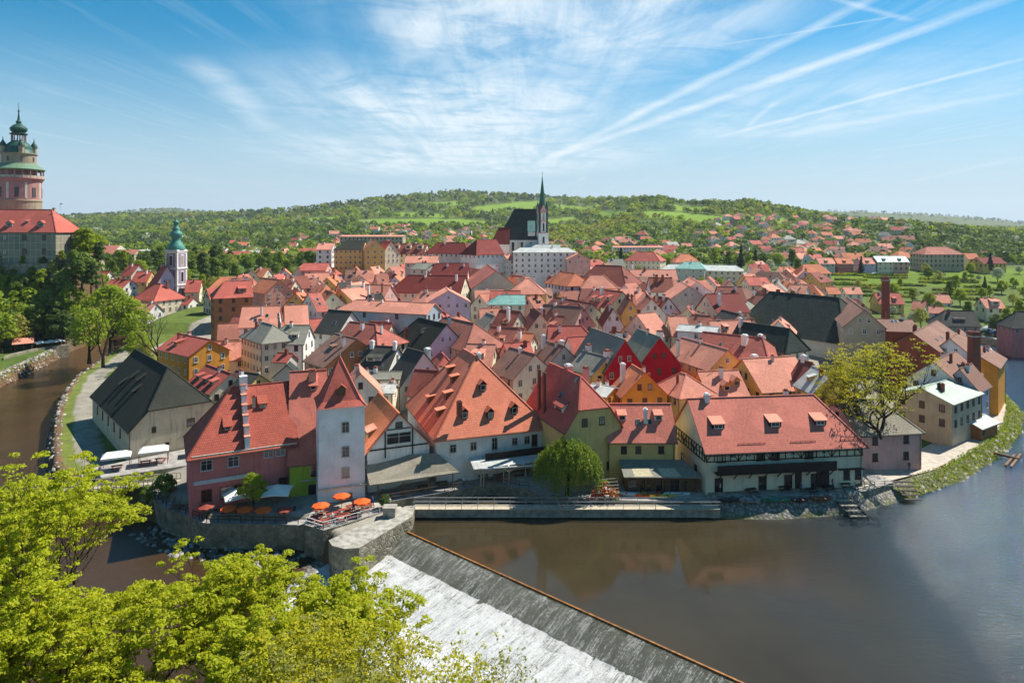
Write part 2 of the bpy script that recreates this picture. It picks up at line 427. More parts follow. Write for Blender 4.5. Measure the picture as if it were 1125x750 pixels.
def grid_mesh(name, X, Y, Z, mat, cols=None, smooth=True):
    r, c = X.shape
    co = np.stack([X, Y, Z], -1).reshape(-1, 3)
    i = np.arange(r * c).reshape(r, c)
    q = np.stack([i[:-1, :-1], i[:-1, 1:], i[1:, 1:], i[1:, :-1]], -1).reshape(-1, 4)
    return raw_mesh(name, co, q, [mat], smooth=smooth, cols=cols)
def raw_mesh(name, co, quads, mats, smooth=False, cols=None, mi=None, n=4):
    me = bpy.data.meshes.new(name)
    me.vertices.add(len(co)); me.vertices.foreach_set('co', np.ascontiguousarray(co, dtype=np.float32).ravel())
    me.loops.add(len(quads) * n); me.loops.foreach_set('vertex_index', np.ascontiguousarray(quads, dtype=np.int32).ravel())
    me.polygons.add(len(quads)); me.polygons.foreach_set('loop_start', np.arange(len(quads), dtype=np.int32) * n)
    for m in mats: me.materials.append(m)
    if mi is not None: me.polygons.foreach_set('material_index', np.ascontiguousarray(mi, dtype=np.int32))
    if smooth: me.polygons.foreach_set('use_smooth', np.ones(len(quads), dtype=bool))
    if cols is not None:
        a = me.color_attributes.new('cover', 'FLOAT_COLOR', 'POINT')
        a.data.foreach_set('color', np.ascontiguousarray(cols, dtype=np.float32).ravel())
    me.update(calc_edges=True); me.validate()
    return me
# ------------------------------------------------------------------ buildings
WCACHE = {}
def window_mesh(w, h, style):
    """style: (frame material, mullions, sill, lod) -> frame mesh, pane mesh or one mesh"""
    key = (round(w, 2), round(h, 2), style)
    if key in WCACHE: return WCACHE[key]
    fm, mull, lod = style
    f = MB(); t = .09; d = .07
    f.box(-w / 2 - t, -w / 2 + .02, -d, .05, -h / 2 - t, h / 2 + t); f.box(w / 2 - .02, w / 2 + t, -d, .05, -h / 2 - t, h / 2 + t)
    f.box(-w / 2 + .02, w / 2 - .02, -d, .05, h / 2 - .02, h / 2 + t); f.box(-w / 2 - t * 1.3, w / 2 + t * 1.3, -d * 2.2, .05, -h / 2 - t * 1.8, -h / 2 - t * .2)
    if mull:
        f.box(-.035, .035, -d * .7, .02, -h / 2, h / 2 - .02); f.box(-w / 2 + .02, w / 2 - .02, -d * .6, .02, h * .14, h * .14 + .05)
    p = MB(); p.face([(-w / 2, -.02, -h / 2), (w / 2, -.02, -h / 2), (w / 2, -.02, h / 2), (-w / 2, -.02, h / 2)])
    if lod == 0:
        r = (f.mesh('window', [M[fm]], uv=False), p.mesh('pane', [M['glass']], uv=False))
    else:
        f.v, n0 = f.v, len(f.v)
        f.face([(-w / 2, -.02, -h / 2), (w / 2, -.02, -h / 2), (w / 2, -.02, h / 2), (-w / 2, -.02, h / 2)], 1)
        r = (f.mesh('window', [M[fm], M['glass']], uv=False), None)
    WCACHE[key] = r
    return r
def put_window(parent, loc, rz, w=.9, h=1.2, style=('frame', True, 1), name='window'):
    a, b = window_mesh(w, h, style)
    o = link(name, a, parent, loc, rz)
    if b is not None: link('pane', b, o)
    return o
class House:
    def __init__(s, label, A, B, zr, w, hr, roof, wall, zb, ends=('g', 'g'), oh=.45, cat='house', name='house', thick=.2, group=None, wb=None, og=.35, ridge=True):
        A = Vector((A[0], A[1])); B = Vector((B[0], B[1]))
        c = (A + B) / 2; d = B - A; L = d.length; s.rz = math.atan2(d.y, d.x)
        s.root = empty(name, (c.x, c.y, zb), s.rz); tag(s.root, label, cat, group)
        s.c = c; s.L = L; s.zb = zb; s.roof = roof; s.wall = wall; s.w = w; s.hr = hr
        s.zr = zr - zb; s.ze = zr - hr - zb; s.wf = w; s.wb = wb or w
        def en(e): return (e, 0.0, 0.0) if isinstance(e, str) else (e + ((.4,) if len(e) == 2 else ()))
        s.e = [en(ends[0]), en(ends[1])]
        s.x0 = -L / 2 - s.e[0][1] + (og if s.e[0][0] == 'g' else 0); s.x1 = L / 2 + s.e[1][1] - (og if s.e[1][0] == 'g' else 0)
        ze, zrr = s.ze, s.zr; tf = hr / s.wf; tb = hr / s.wb
        # walls
        m = MB()
        foot = [(s.x0, -s.wf), (s.x1, -s.wf), (s.x1, s.wb), (s.x0, s.wb)]
        dz = .04
        for (p, q) in ((0, 1), (2, 3)):
            a, b = foot[p], foot[q]; m.face([(a[0], a[1], -3), (b[0], b[1], -3), (b[0], b[1], ze - dz), (a[0], a[1], ze - dz)])
        for k, x in ((0, s.x0), (1, s.x1)):
            e = s.e[k]; pts = [(x, -s.wf, -3), (x, s.wb, -3), (x, s.wb, ze - dz)]
            if e[0] == 'g': pts += [(x, 0, zrr - dz)]
            elif e[0] == 'j': pts += [(x, s.wb * (1 - e[2]), ze + hr * e[2] - dz), (x, -s.wf * (1 - e[2]), ze + hr * e[2] - dz)]
            pts += [(x, -s.wf, ze - dz)]
            m.face(pts if k else pts[::-1])
        s.walls = m.build('wall', [M['w_' + wall] if 'w_' + wall in M else M[wall]], s.root)
        # roof
        of = oh; zef = ze - of * tf; zeb = ze - of * tb
        X = []
        for k in (0, 1):
            e = s.e[k]; sg = -1 if k == 0 else 1; xw = s.x0 if k == 0 else s.x1; xr = -L / 2 if k == 0 else L / 2
            if e[0] == 'g': X.append(dict(t='g', xe=xw + sg * .35, xr=xw + sg * .35))
            elif e[0] == 'h': X.append(dict(t='h', xe=xw + sg * oh, xr=xr))
            else: X.append(dict(t='j', xe=xw + sg * .35, xr=xr, f=e[2]))
        tops = []
        fr = [(X[0]['xe'], -s.wf - of, zef), (X[1]['xe'], -s.wf - of, zef)]
        bk = [(X[1]['xe'], s.wb + of, zeb), (X[0]['xe'], s.wb + of, zeb)]
        jl = {}
        for k in (0, 1):
            x = X[k]
            if x['t'] == 'j':
                f = x['f']; jl[k] = ((x['xe'], -s.wf * (1 - f), ze + hr * f), (x['xe'], s.wb * (1 - f), ze + hr * f))
        F = list(fr) + ([jl[1][0]] if 1 in jl else []) + [(X[1]['xr'], 0, zrr), (X[0]['xr'], 0, zrr)] + ([jl[0][0]] if 0 in jl else [])
        Bk = list(bk) + ([jl[0][1]] if 0 in jl else []) + [(X[0]['xr'], 0, zrr), (X[1]['xr'], 0, zrr)] + ([jl[1][1]] if 1 in jl else [])
        tops += [F, Bk]
        if X[0]['t'] == 'h': tops.append([bk[1], fr[0], (X[0]['xr'], 0, zrr)])
        if X[1]['t'] == 'h': tops.append([fr[1], bk[0], (X[1]['xr'], 0, zrr)])
        if 0 in jl: tops.append([jl[0][1], jl[0][0], (X[0]['xr'], 0, zrr)])
        if 1 in jl: tops.append([jl[1][0], jl[1][1], (X[1]['xr'], 0, zrr)])
        m = MB(); th = thick
        cnt = {}
        for f in tops:
            m.face([(p[0], p[1], p[2] + .02) for p in f]); m.face([(p[0], p[1], p[2] + .02 - th) for p in f][::-1])
            for a, b in zip(f, f[1:] + f[:1]): cnt.setdefault(frozenset((a, b)), []).append((a, b))
        edges = []
        for kk, v in cnt.items():
            if len(v) == 1:
                a, b = v[0]
                m.face([(a[0], a[1], a[2] + .02 - th), (b[0], b[1], b[2] + .02 - th), (b[0], b[1], b[2] + .02), (a[0], a[1], a[2] + .02)])
            else: edges.append(v[0])
        if ridge:
            for a, b in edges: m.beam((a[0], a[1], a[2] + .05), (b[0], b[1], b[2] + .05), .26, .12)
        s.roofo = m.build('roof', [M['r_' + roof] if 'r_' + roof in M else M[roof]], s.root)
        s.cam = Vector((0, 0)) - s.c
        if s.c.y < 230:
            for k, yy, zz in (('f', -s.wf - of - .05, zef), ('b', s.wb + of + .05, zeb)):
                if s.visible(k):
                    m = MB(); m.beam((X[0]['xe'], yy, zz - .1), (X[1]['xe'], yy, zz - .1), .13, .12)
                    yw = (-s.wf - .08) if k == 'f' else (s.wb + .08); xx = s.x1 - .3
                    m.tube([(xx, yy, zz - .1), (xx, yw, zz - .6), (xx, yw, -2)], .055, 5); m.build('gutter', [M['gutter']], s.root)
    def side(s, k):
        """origin (left seen from outside), ex, outward n, length"""
        if k == 'f': return Vector((s.x0, -s.wf)), Vector((1, 0)), Vector((0, -1)), s.x1 - s.x0
        if k == 'b': return Vector((s.x1, s.wb)), Vector((-1, 0)), Vector((0, 1)), s.x1 - s.x0
        if k == 'r': return Vector((s.x1, -s.wf)), Vector((0, 1)), Vector((1, 0)), s.wf + s.wb
        return Vector((s.x0, s.wb)), Vector((0, -1)), Vector((-1, 0)), s.wf + s.wb
    def wpos(s, k, u, z, out=0.0):
        o, ex, n, L = s.side(k); p = o + ex * u + n * out
        return (p.x, p.y, z), math.atan2(ex.y, ex.x)
    def win(s, k, u, z, w=.9, h=1.25, style=('frame', True, 0), name='window', rel=False):
        o, ex, n, L = s.side(k)
        if rel: u = u * L
        loc, rz = s.wpos(k, u, z)
        return put_window(s.root, loc, rz, w, h, style, name)
    def wbox(s, k, u0, u1, z0, z1, d0, d1, name, mat):
        """box on a wall between outward depths d0..d1"""
        o, ex, n, L = s.side(k); m = MB()
        mt = Matrix(((ex.x, -n.x, 0, o.x), (ex.y, -n.y, 0, o.y), (0, 0, 1, 0), (0, 0, 0, 1)))
        m.box(u0, u1, -d1, -d0, z0, z1, M4=mt)
        return m.build(name, [M[mat]], s.root)
    def visible(s, k):
        o, ex, n, L = s.side(k)
        c, sn = math.cos(s.rz), math.sin(s.rz)
        nw = Vector((n.x * c - n.y * sn, n.x * sn + n.y * c)); return nw.dot(s.cam.normalized()) > -.12
    def auto_windows(s, rows=2, sp=2.6, w=.85, h=1.25, first=1.3, dz=2.9, style=('frame', True, 1), sides='fblr', gable=1, skip=.0):
        if style[0] == 'frame': style = (rnd.choice(['frame', 'framewhite', 'framedark', 'trim', 'framewhite']), style[1], style[2])
        for k in sides:
            if not s.visible(k): continue
            o, ex, n, L = s.side(k)
            nn = max(1, int((L - 1.2) / sp))
            top = s.ze
            for r in range(rows):
                z = top - first - r * dz
                if z < .8: break
                for i in range(nn):
                    if skip and rnd.random() < skip: continue
                    s.win(k, L * (i + .5) / nn, z, w, h, style)
            e = s.e[0 if k == 'l' else 1] if k in 'lr' else None
            if e and e[0] in 'gj' and gable and s.hr > 2.6:
                if s.hr > 4.5:
                    for u in (-1.1, 1.1): s.win(k, L / 2 + u, s.ze + .35 * s.hr, w * .85, h * .85, style)
                else: s.win(k, L / 2, s.ze + .4 * s.hr, w * .85, h * .85, style)
    def slope(s, k):
        """slope frame: eave start (wall plane), ex, n, tan, length"""
        o, ex, n, L = s.side(k)
        if k in 'fb': return o, ex, n, s.hr / (s.wf if k == 'f' else s.wb), L
        e = s.e[0 if k == 'l' else 1]; return o, ex, n, s.hr / max(e[1], .1), L
    def dormer(s, k, u, d, w=1.3, h=1.0, kind='shed', gh=.7, pitch=.3, roof=None, wall=None, style=('frame', False, 1), win=True, rel=False):
        o, ex, n, tn, L = s.slope(k)
        if rel: u = u * L
        z0 = s.ze + d * tn; m = MB()
        def Q(a, b, z):  # a along, b inward
            p = o + ex * (u + a) - n * (d + b); return (p.x, p.y, z)
        zt = z0 + h; hw = w / 2; bi = -.08
        zf = z0 + bi * tn - .1
        if kind == 'shed':
            bl = h / (tn * (1 - pitch)); zb = zt + pitch * tn * bl
            m.face([Q(-hw, 0, zf), Q(hw, 0, zf), Q(hw, 0, zt), Q(-hw, 0, zt)])
            m.face([Q(hw, 0, zf), Q(hw, bl, zb), Q(hw, 0, zt)]); m.face([Q(-hw, 0, zf), Q(-hw, 0, zt), Q(-hw, bl, zb)])
            f = -.3; ov = .15; zo = zt + f * pitch * tn; b2 = bl + .25
            zb2 = zt + pitch * tn * b2
            t = .12
            top = [Q(-hw - ov, f, zo + t), Q(hw + ov, f, zo + t), Q(hw + ov, b2, zb2 + t), Q(-hw - ov, b2, zb2 + t)]
            bot = [(p[0], p[1], p[2] - t) for p in top]
            m.face(top, 1); m.face(bot[::-1], 1)
            for i in range(4): m.face([bot[i], bot[(i + 1) % 4], top[(i + 1) % 4], top[i]], 1)
        else:
            bl = h / tn; br = (h + gh) / tn
            m.face([Q(-hw, 0, zf), Q(hw, 0, zf), Q(hw, 0, zt), Q(0, 0, zt + gh), Q(-hw, 0, zt)])
            m.face([Q(hw, 0, zf), Q(hw, bl, zt), Q(hw, 0, zt)]); m.face([Q(-hw, 0, zf), Q(-hw, 0, zt), Q(-hw, bl, zt)])
            ov = .2; f = -.25; t = .1; dz = ov * gh / hw
            for sg in (-1, 1):
                a = [Q(sg * (hw + ov), f, zt - dz + t), Q(0, f, zt + gh + t), Q(0, br + .15, zt + gh + t), Q(sg * (hw + ov), bl - dz / tn, zt - dz + t)]
                if sg > 0: a = a[::-1]
                b = [(p[0], p[1], p[2] - t) for p in a]
                m.face(a[::-1], 1); m.face(b, 1)
                for i in range(4): m.face([b[(i + 1) % 4], b[i], a[i], a[(i + 1) % 4]], 1)
        r = roof or s.roof; wl = wall or s.wall
        do = m.build('dormer', [M['w_' + wl] if 'w_' + wl in M else M[wl], M['r_' + r]], s.root)
        if win:
            p = Q(0, 0, z0 + h * .52); put_window(do, p, math.atan2(ex.y, ex.x), w * .62, h * .6, style)
        return do
    def skylight(s, k, u, d, w=.8, h=1.1, rel=False, mat='glass'):
        o, ex, n, tn, L = s.slope(k)
        if rel: u = u * L
        m = MB(); a = math.atan(tn); z0 = s.ze + d * tn
        p = o + ex * u - n * d
        X = Vector((ex.x, ex.y, 0)); Yv = Vector((-n.x, -n.y, tn)).normalized(); Z = X.cross(Yv)
        mt = Matrix((( X.x, Yv.x, Z.x, p.x), (X.y, Yv.y, Z.y, p.y), (X.z, Yv.z, Z.z, z0), (0, 0, 0, 1)))
        m.box(-w / 2 - .07, w / 2 + .07, -.07, h + .07, .0, .10, 0, mt); m.box(-w / 2, w / 2, 0, h, .105, .12, 1, mt)
        return m.build('skylight', [M['iron'], M[mat]], s.root)
    def chimney(s, x, y, top, w=.7, d=.7, cap='brick', body='w_white', rel=True):
        """x in 0..1 along the footprint, y in -1..1 across; top = height above ridge"""
        if rel: x = s.x0 + (s.x1 - s.x0) * x; y = y * (s.wf if y < 0 else s.wb)
        z1 = s.zr + top; zroof = s.zr - abs(y) / (s.wf if y < 0 else s.wb) * s.hr
        z1 = max(z1, zroof + 1.2)
        m = MB(); m.box(x - w / 2, x + w / 2, y - d / 2, y + d / 2, zroof - 1.2, z1 - .25)
        m.box(x - w / 2 - .08, x + w / 2 + .08, y - d / 2 - .08, y + d / 2 + .08, z1 - .25, z1 - .12, 1)
        m.box(x - w / 2 + .1, x + w / 2 - .1, y - d / 2 + .1, y + d / 2 - .1, z1 - .12, z1 + .1, 1)
        return m.build('chimney', [M[body], M[cap]], s.root)

def _aerial(s):
    x = rnd.uniform(.3, .7) * (s.x1 - s.x0) + s.x0; z = s.zr; m = MB(); m.tube([(x, 0, z - .2), (x, 0, z + 2.0)], .025, 4)
    for k in range(4): m.beam((x - .35, 0, z + 1.2 + k * .22), (x + .35, 0, z + 1.2 + k * .22), .025)
    return m.build('aerial', [M['iron']], s.root)
House.aerial = _aerial
def solveY(py, h, x=None, px=None):
    """distance where something h above the ground shows at row py"""
    lo, hi = 60., 560.
    def f(Y): return (py - HY) * Y / FPX + float(np.interp(Y, [q[0] for q in TOWN], [q[1] for q in TOWN])) + h - EYE
    for _ in range(40):
        mid = (lo + hi) / 2
        if f(mid) > 0: hi = mid
        else: lo = mid
    return lo
def RH(label, ax, ay, bx, by, h, w, hr, roof, wall, ends=('g', 'g'), Y=None, zb=None, rows=2, oh=.4, flip=False, skip=0.0, style=('frame', True, 1), sp=2.6, gable=1, rot=None, **k):
    """house from the two ends of its ridge in the photograph and its height"""
    ym = (ay + by) / 2
    Ym = Y or solveY(ym, h); zr = ZY(ym, Ym)
    if Y or abs(ay - by) < .5 or ym < 320:
        rel = (by - ay) * Ym / max(ym - HY, 25) * (1 if not Y else .3)
        Ya, Yb = Ym + rel / 2, Ym - rel / 2
        A = PY(ax, Ya); B = PY(bx, Yb)
    else: A = P(ax, ay, zr); B = P(bx, by, zr)
    if (B[0] - A[0]) < -.5 : A, B = B, A; ends = ends[::-1]
    base = zr - h if zb is None else zb
    H = House(label, A, B, zr, w, hr, roof, wall, base, ends, oh, **k)
    if rows: H.auto_windows(rows, sp=sp, style=style, skip=skip, gable=gable)
    FOOT.append((H.c.x, H.c.y, max((H.x1 - H.x0) / 2, H.w), min((H.x1 - H.x0) / 2, H.w), H))
    return H
FOOT = []

# ------------------------------------------------------------------ trees
def leaf_cards(centers, normals, size, rs, aspect=.75):
    """one diamond leaf cluster card per centre (numpy)"""
    n = len(centers)
    nm = normals + rs.normal(0, .55, (n, 3)); nm /= np.linalg.norm(nm, axis=1)[:, None] + 1e-9
    ref = rs.normal(0, 1, (n, 3)); t = np.cross(nm, ref); t /= np.linalg.norm(t, axis=1)[:, None] + 1e-9
    b = np.cross(nm, t); sz = size * rs.uniform(.6, 1.35, (n, 1))
    q = np.stack([centers - t * sz, centers - b * sz * aspect, centers + t * sz, centers + b * sz * aspect], 1)
    return q.reshape(-1, 3)
def cards_mesh(name, co, mat):
    n = len(co) // 4
    return raw_mesh(name, co, np.arange(n * 4).reshape(n, 4), [mat])
def crown_points(rs, lobes, per, fill=.25, droop=0.0):
    C = []; Nn = []
    for (c, r, fl) in lobes:
        d = rs.normal(0, 1, (per, 3)); d /= np.linalg.norm(d, axis=1)[:, None]
        d[:, 2] = np.where(d[:, 2] < -.3, -d[:, 2], d[:, 2])
        rr = r * (1 - np.abs(rs.normal(0, fill, (per, 1))))
        p = np.array(c) + d * rr * np.array([1, 1, fl])
        p[:, 2] -= droop * np.hypot(d[:, 0], d[:, 1]) * r
        C.append(p); Nn.append(d)
    return np.concatenate(C), np.concatenate(Nn)
def tree_proto(seed, H=10., Rr=4., trunk=.3, base=.25, leaf='mid', nl=14, per=60, size=.35, lobe=.42, shape='round', fill=.25, limbs=6, name='tree', dens=1.0):
    """a tree of height H at the origin, parts trunk and crown"""
    rs = np.random.RandomState(seed)
    root = empty(name, (0, 0, 0))
    m = MB(); top = H * .82; lean = rs.normal(0, .03, 2) * H
    zb = H * base
    m.tube([(0, 0, -1.2), (0, 0, .3), (lean[0] * .3, lean[1] * .3, zb), (lean[0], lean[1], top)], [trunk * 1.5, trunk, trunk * .75, trunk * .12], 7)
    lobes = []
    for i in range(nl):
        f = (i + .5) / nl; a = i * 2.39996 + rs.uniform(-.4, .4)
        if shape == 'round': z = zb + (H - zb) * (.16 + .72 * f); rr = Rr * math.sin(PI * min(1, .18 + f * .80)) * rs.uniform(.45, .75); lr = Rr * lobe * rs.uniform(.75, 1.25)
        elif shape == 'tall': z = zb + (H - zb) * (.08 + .84 * f); rr = Rr * (1 - f * .6) * rs.uniform(.3, .7); lr = Rr * lobe * rs.uniform(.8, 1.2) * (1 - f * .35)
        else: z = zb + (H - zb) * (.03 + .92 * f); rr = Rr * (1 - f) * rs.uniform(.3, .6); lr = Rr * (.14 + .5 * (1 - f)) * rs.uniform(.8, 1.1)
        c = (math.cos(a) * rr + lean[0] * f, math.sin(a) * rr + lean[1] * f, z)
        lobes.append((c, lr, .8 if shape != 'cone' else .7))
        if i % max(1, nl // limbs) == 0 and shape != 'cone':
            zs = max(zb * .8, z - rr * .9 - H * .08); k = zs / top
            m.tube([(lean[0] * k, lean[1] * k, zs), (c[0] * .55, c[1] * .55, (zs + z) / 2), c], [trunk * .42, trunk * .25, trunk * .08], 5)
    m.build('trunk', [M['bark']], root, uv=False)
    C, Nn = crown_points(rs, lobes, per, fill)
    co = leaf_cards(C, Nn, size, rs)
    link('crown', cards_mesh('crown', co, LEAF[leaf]), root)
    return root
def place_tree(proto, x, y, z, s, label, group=None, sz=None, cat='tree', first=[None]):
    if proto.name not in USED: o = proto; USED.add(proto.name)
    else:
        o = copy_tree(proto)
        for k in ('label', 'category', 'group'):
            if k in o: del o[k]
    o.location = (x, y, z); o.rotation_euler = (0, 0, rnd.uniform(0, 6.28)); s2 = sz or s
    o.scale = (s, s, s2)
    tag(o, label, cat, group)
    return o
def branch_tree(name, seed, base, H, spread, leaf, trunk=.35, fork=.3, depth=4, kids=3, clusters='tip', cl_r=.7, cl_n=45, leafsize=.15, upness=.55, thin=1.0, bias=(0, 0), bare=0.0, splits=(.75,), wig=.12):
    """hand-grown tree: recursive limbs with leaf clusters on the twigs"""
    rs = np.random.RandomState(seed); root = empty(name, base); m = MB(); tips = []
    def grow(p, d, L, r, dep):
        n = 3 if dep > 1 else 2; pts = [p]; q = Vector(p); dd = Vector(d)
        for i in range(n):
            dd = (dd + Vector(rs.normal(0, wig, 3)) + Vector((bias[0] * .04, bias[1] * .04, .05))).normalized()
            q = q + dd * L / n; pts.append(q.copy())
            if dep <= 2 and i < n: tips.append((q.copy(), dd.copy(), dep))
        rad = [r * (1 - .45 * i / n) for i in range(n + 1)]
        if r > .012: m.tube(pts, rad, 7 if r > .12 else (5 if r > .05 else 3), cap=False)
        if dep == 0: tips.append((q, dd, 0)); return
        k = kids + (rs.rand() < .5)
        for j in range(k):
            a = 2 * PI * (j + rs.uniform(-.25, .25)) / k; side = Vector((math.cos(a), math.sin(a), 0))
            nd = (dd * upness + side * (1 - upness) * rs.uniform(.6, 1.3) + Vector((0, 0, .12))).normalized()
            st = pts[-1] if j < 2 or dep < 2 else pts[-2]
            grow(st, nd, L * rs.uniform(.62, .85), r * .55, dep - 1)
    tk = H * fork
    tp = [Vector((0, 0, -2)), Vector((0, 0, tk * .5)), Vector((bias[0] * .3, bias[1] * .3, tk))]
    m.tube(tp, [trunk * 1.3, trunk * 1.05, trunk * .9], 9)
    L0 = (H - tk) * .36
    for j in range(kids + 1):
        a = 2 * PI * (j + rs.uniform(-.3, .3)) / (kids + 1); sp = spread * (.25 if j == 0 else 1)
        grow(tp[-1], Vector((math.cos(a) * sp, math.sin(a) * sp, 1)).normalized(), L0 * rs.uniform(.9, 1.15), trunk * .6, depth)
    m.build('trunk', [M['bark']], root, uv=False)
    C = []; Nn = []
    for (q, dd, dep) in tips:
        if rs.rand() < bare: continue
        if dep > 0 and rs.rand() > thin * .6: continue
        n = int(cl_n * rs.uniform(.5, 1.3)); r = cl_r * rs.uniform(.55, 1.2)
        d = rs.normal(0, 1, (n, 3)); d /= np.linalg.norm(d, axis=1)[:, None]
        d[:, 2] = np.abs(d[:, 2]) * .75 - .12
        C.append(np.array(q) + d * r * rs.uniform(.55, 1.0, (n, 1)) * np.array([1, 1, .7])); Nn.append(d * .6 + np.array([0, 0, .7]))
    C = np.concatenate(C); Nn = np.concatenate(Nn)
    link('crown', cards_mesh('crown', leaf_cards(C, Nn, leafsize, rs, .6), LEAF[leaf]), root)
    return root
USED = set()
# ------------------------------------------------------------------ camera, world, sun
cam = bpy.data.cameras.new('camera'); co_ = bpy.data.objects.new('camera', cam); COL.objects.link(co_)
cam.sensor_width = 36; cam.lens = 24; cam.shift_y = -125 / 1125; cam.clip_start = .5; cam.clip_end = 30000
co_.location = (0, 0, EYE); co_.rotation_euler = (R(90), 0, 0); sc.camera = co_
SUN_AZ, SUN_EL = R(54), R(51)      # azimuth clockwise from the view direction
w = bpy.data.worlds.new('World'); sc.world = w; w.use_nodes = True; nt = w.node_tree; nt.nodes.clear(); N = NT(nt)
sky = N.n('ShaderNodeTexSky', sky_type='NISHITA'); sky.sun_disc = False; sky.sun_elevation = SUN_EL; sky.sun_rotation = SUN_AZ
sky.altitude = 500; sky.air_density = 1.0; sky.dust_density = .35; sky.ozone_density = 3.2
tc = N.n('ShaderNodeTexCoord').outputs['Generated']
sp = N.n('ShaderNodeSeparateXYZ'); N.l(tc, sp.inputs[0])
dz = N.math('MAXIMUM', sp.outputs[2], .004)
u = N.math('DIVIDE', sp.outputs[0], dz); v = N.math('DIVIDE', sp.outputs[1], dz)
cb = N.n('ShaderNodeCombineXYZ'); N.l(u, cb.inputs[0]); N.l(v, cb.inputs[1]); pl = cb.outputs[0]
def skyp(px, py): return ((px - CX) / (HY - py), FPX / (HY - py))
mp = N.n('ShaderNodeMapping'); mp.inputs['Rotation'].default_value = (0, 0, R(-12)); mp.inputs['Scale'].default_value = (1.0, .22, 1); N.l(pl, mp.inputs[0])
c1 = N.noise(mp.outputs[0], .9, 8, .62, .7)
mp2 = N.n('ShaderNodeMapping'); mp2.inputs['Rotation'].default_value = (0, 0, R(-14)); mp2.inputs['Scale'].default_value = (2.6, .25, 1); mp2.inputs['Location'].default_value = (3, 1.4, 0); N.l(pl, mp2.inputs[0])
c2 = N.noise(mp2.outputs[0], 1.6, 9, .68, .9)
c3 = N.noise(pl, .42, 5, .6, .5)
# broad cirrus field: a tongue of high cloud across the middle of the sky
def blob(cx, cy, rx, ry, rot=0.0):
    m = N.n('ShaderNodeMapping', vector_type='TEXTURE'); m.inputs['Location'].default_value = (cx, cy, 0); m.inputs['Rotation'].default_value = (0, 0, rot)
    m.inputs['Scale'].default_value = (rx, ry, 1); N.l(pl, m.inputs[0])
    L = N.n('ShaderNodeVectorMath', operation='LENGTH'); N.l(m.outputs[0], L.inputs[0]); return N.mapr(L.outputs['Value'], 1.0, .25, 0, 1, True)
bl = N.math('MAXIMUM', N.math('MAXIMUM', blob(.25, 3.3, 1.5, 2.2), blob(-.4, 6.0, 2.3, 3.0)), blob(-.7, 10, 3.6, 5))
bl = N.math('MAXIMUM', bl, N.math('MULTIPLY', blob(2.4, 6.0, 2.2, 3.2), .55))
mp3 = N.n('ShaderNodeMapping'); mp3.inputs['Rotation'].default_value = (0, 0, R(-11)); mp3.inputs['Scale'].default_value = (3.4, .30, 1); N.l(pl, mp3.inputs[0])
c4 = N.noise(mp3.outputs[0], 1.3, 8, .7, .5)
c5 = N.noise(pl, 1.5, 7, .66, .8)
tex = N.math('MULTIPLY', N.mapr(c4, .28, .60, .55, 1.0, True), N.mapr(c5, .28, .60, .30, 1.0, True))
field = N.math('MULTIPLY', N.math('MULTIPLY', bl, N.mapr(c1, .30, .55, .15, 1, True)), tex)
wisps = N.math('MULTIPLY', N.mapr(c2, .48, .74, 0, 1, True), N.mapr(c3, .40, .62, .15, .8))
dens = N.math('MAXIMUM', N.math('MULTIPLY', field, 1.05), N.math('MULTIPLY', wisps, .5))
nz = N.n('ShaderNodeTexNoise'); nz.inputs['Scale'].default_value = 1.3; nz.inputs['Detail'].default_value = 6; N.l(pl, nz.inputs['Vector'])
nzf = N.mapr(N.noise(pl, 3.2, 5, .7), .3, .7, .45, 1.0)
def trail(p, q, width, strength, grow=0.0, wob=.10):
    """a condensation trail: a straight band on the cloud layer from p to q (photo pixels)"""
    a = skyp(*p); b = skyp(*q); d = Vector((b[0] - a[0], b[1] - a[1])); L = d.length; d /= L; n = Vector((-d.y, d.x))
    off = N.math('MULTIPLY', N.math('SUBTRACT', nz.outputs['Fac'], .5), wob)
    dot = N.n('ShaderNodeVectorMath', operation='DOT_PRODUCT'); N.l(pl, dot.inputs[0]); dot.inputs[1].default_value = (n.x, n.y, 0)
    dist = N.math('ABSOLUTE', N.math('ADD', N.math('SUBTRACT', dot.outputs['Value'], n.x * a[0] + n.y * a[1]), off))
    dl = N.n('ShaderNodeVectorMath', operation='DOT_PRODUCT'); N.l(pl, dl.inputs[0]); dl.inputs[1].default_value = (d.x, d.y, 0)
    al = N.math('DIVIDE', N.math('SUBTRACT', dl.outputs['Value'], d.x * a[0] + d.y * a[1]), L)
    wd = N.math('MULTIPLY_ADD', al, grow * width, width)
    core = N.math('SUBTRACT', 1.0, N.math('DIVIDE', dist, N.math('MAXIMUM', wd, .003)), clamp=True)
    ends = N.math('MULTIPLY', N.mapr(al, -.06, .08, 0, 1), N.mapr(al, .92, 1.1, 1, 0))
    return N.math('MULTIPLY', N.math('MULTIPLY', N.math('POWER', core, .8), ends), N.math('MULTIPLY', nzf, strength))
for t in (((1125, -8), (610, 172), .085, 1.0, 1.2), ((980, -12), (600, 176), .06, .85, 1.4), ((1125, 64), (800, 148), .055, .85, .8), ((850, 112), (822, 140), .04, .5, 0),
          ((905, -4), (1000, 22), .03, .6, .2), ((985, 18), (790, 50), .02, .55, 0, .04), ((1125, 172), (1000, 200), .16, .4, .5), ((1085, 148), (960, 166), .12, .35, .5),
          ((215, 66), (294, 142), .16, .62, .3, .3), ((480, 5), (450, 66), .10, .5, .3, .35), ((1125, 100), (860, 150), .13, .45, 1)):
    dens = N.math('ADD', dens, N.math('MULTIPLY', trail(*t), .75), clamp=True)
dens = N.math('MULTIPLY', dens, N.mapr(sp.outputs[2], .0, .05, 0, 1))
hz = N.mapr(sp.outputs[2], .0, .27, .97, 0, True)
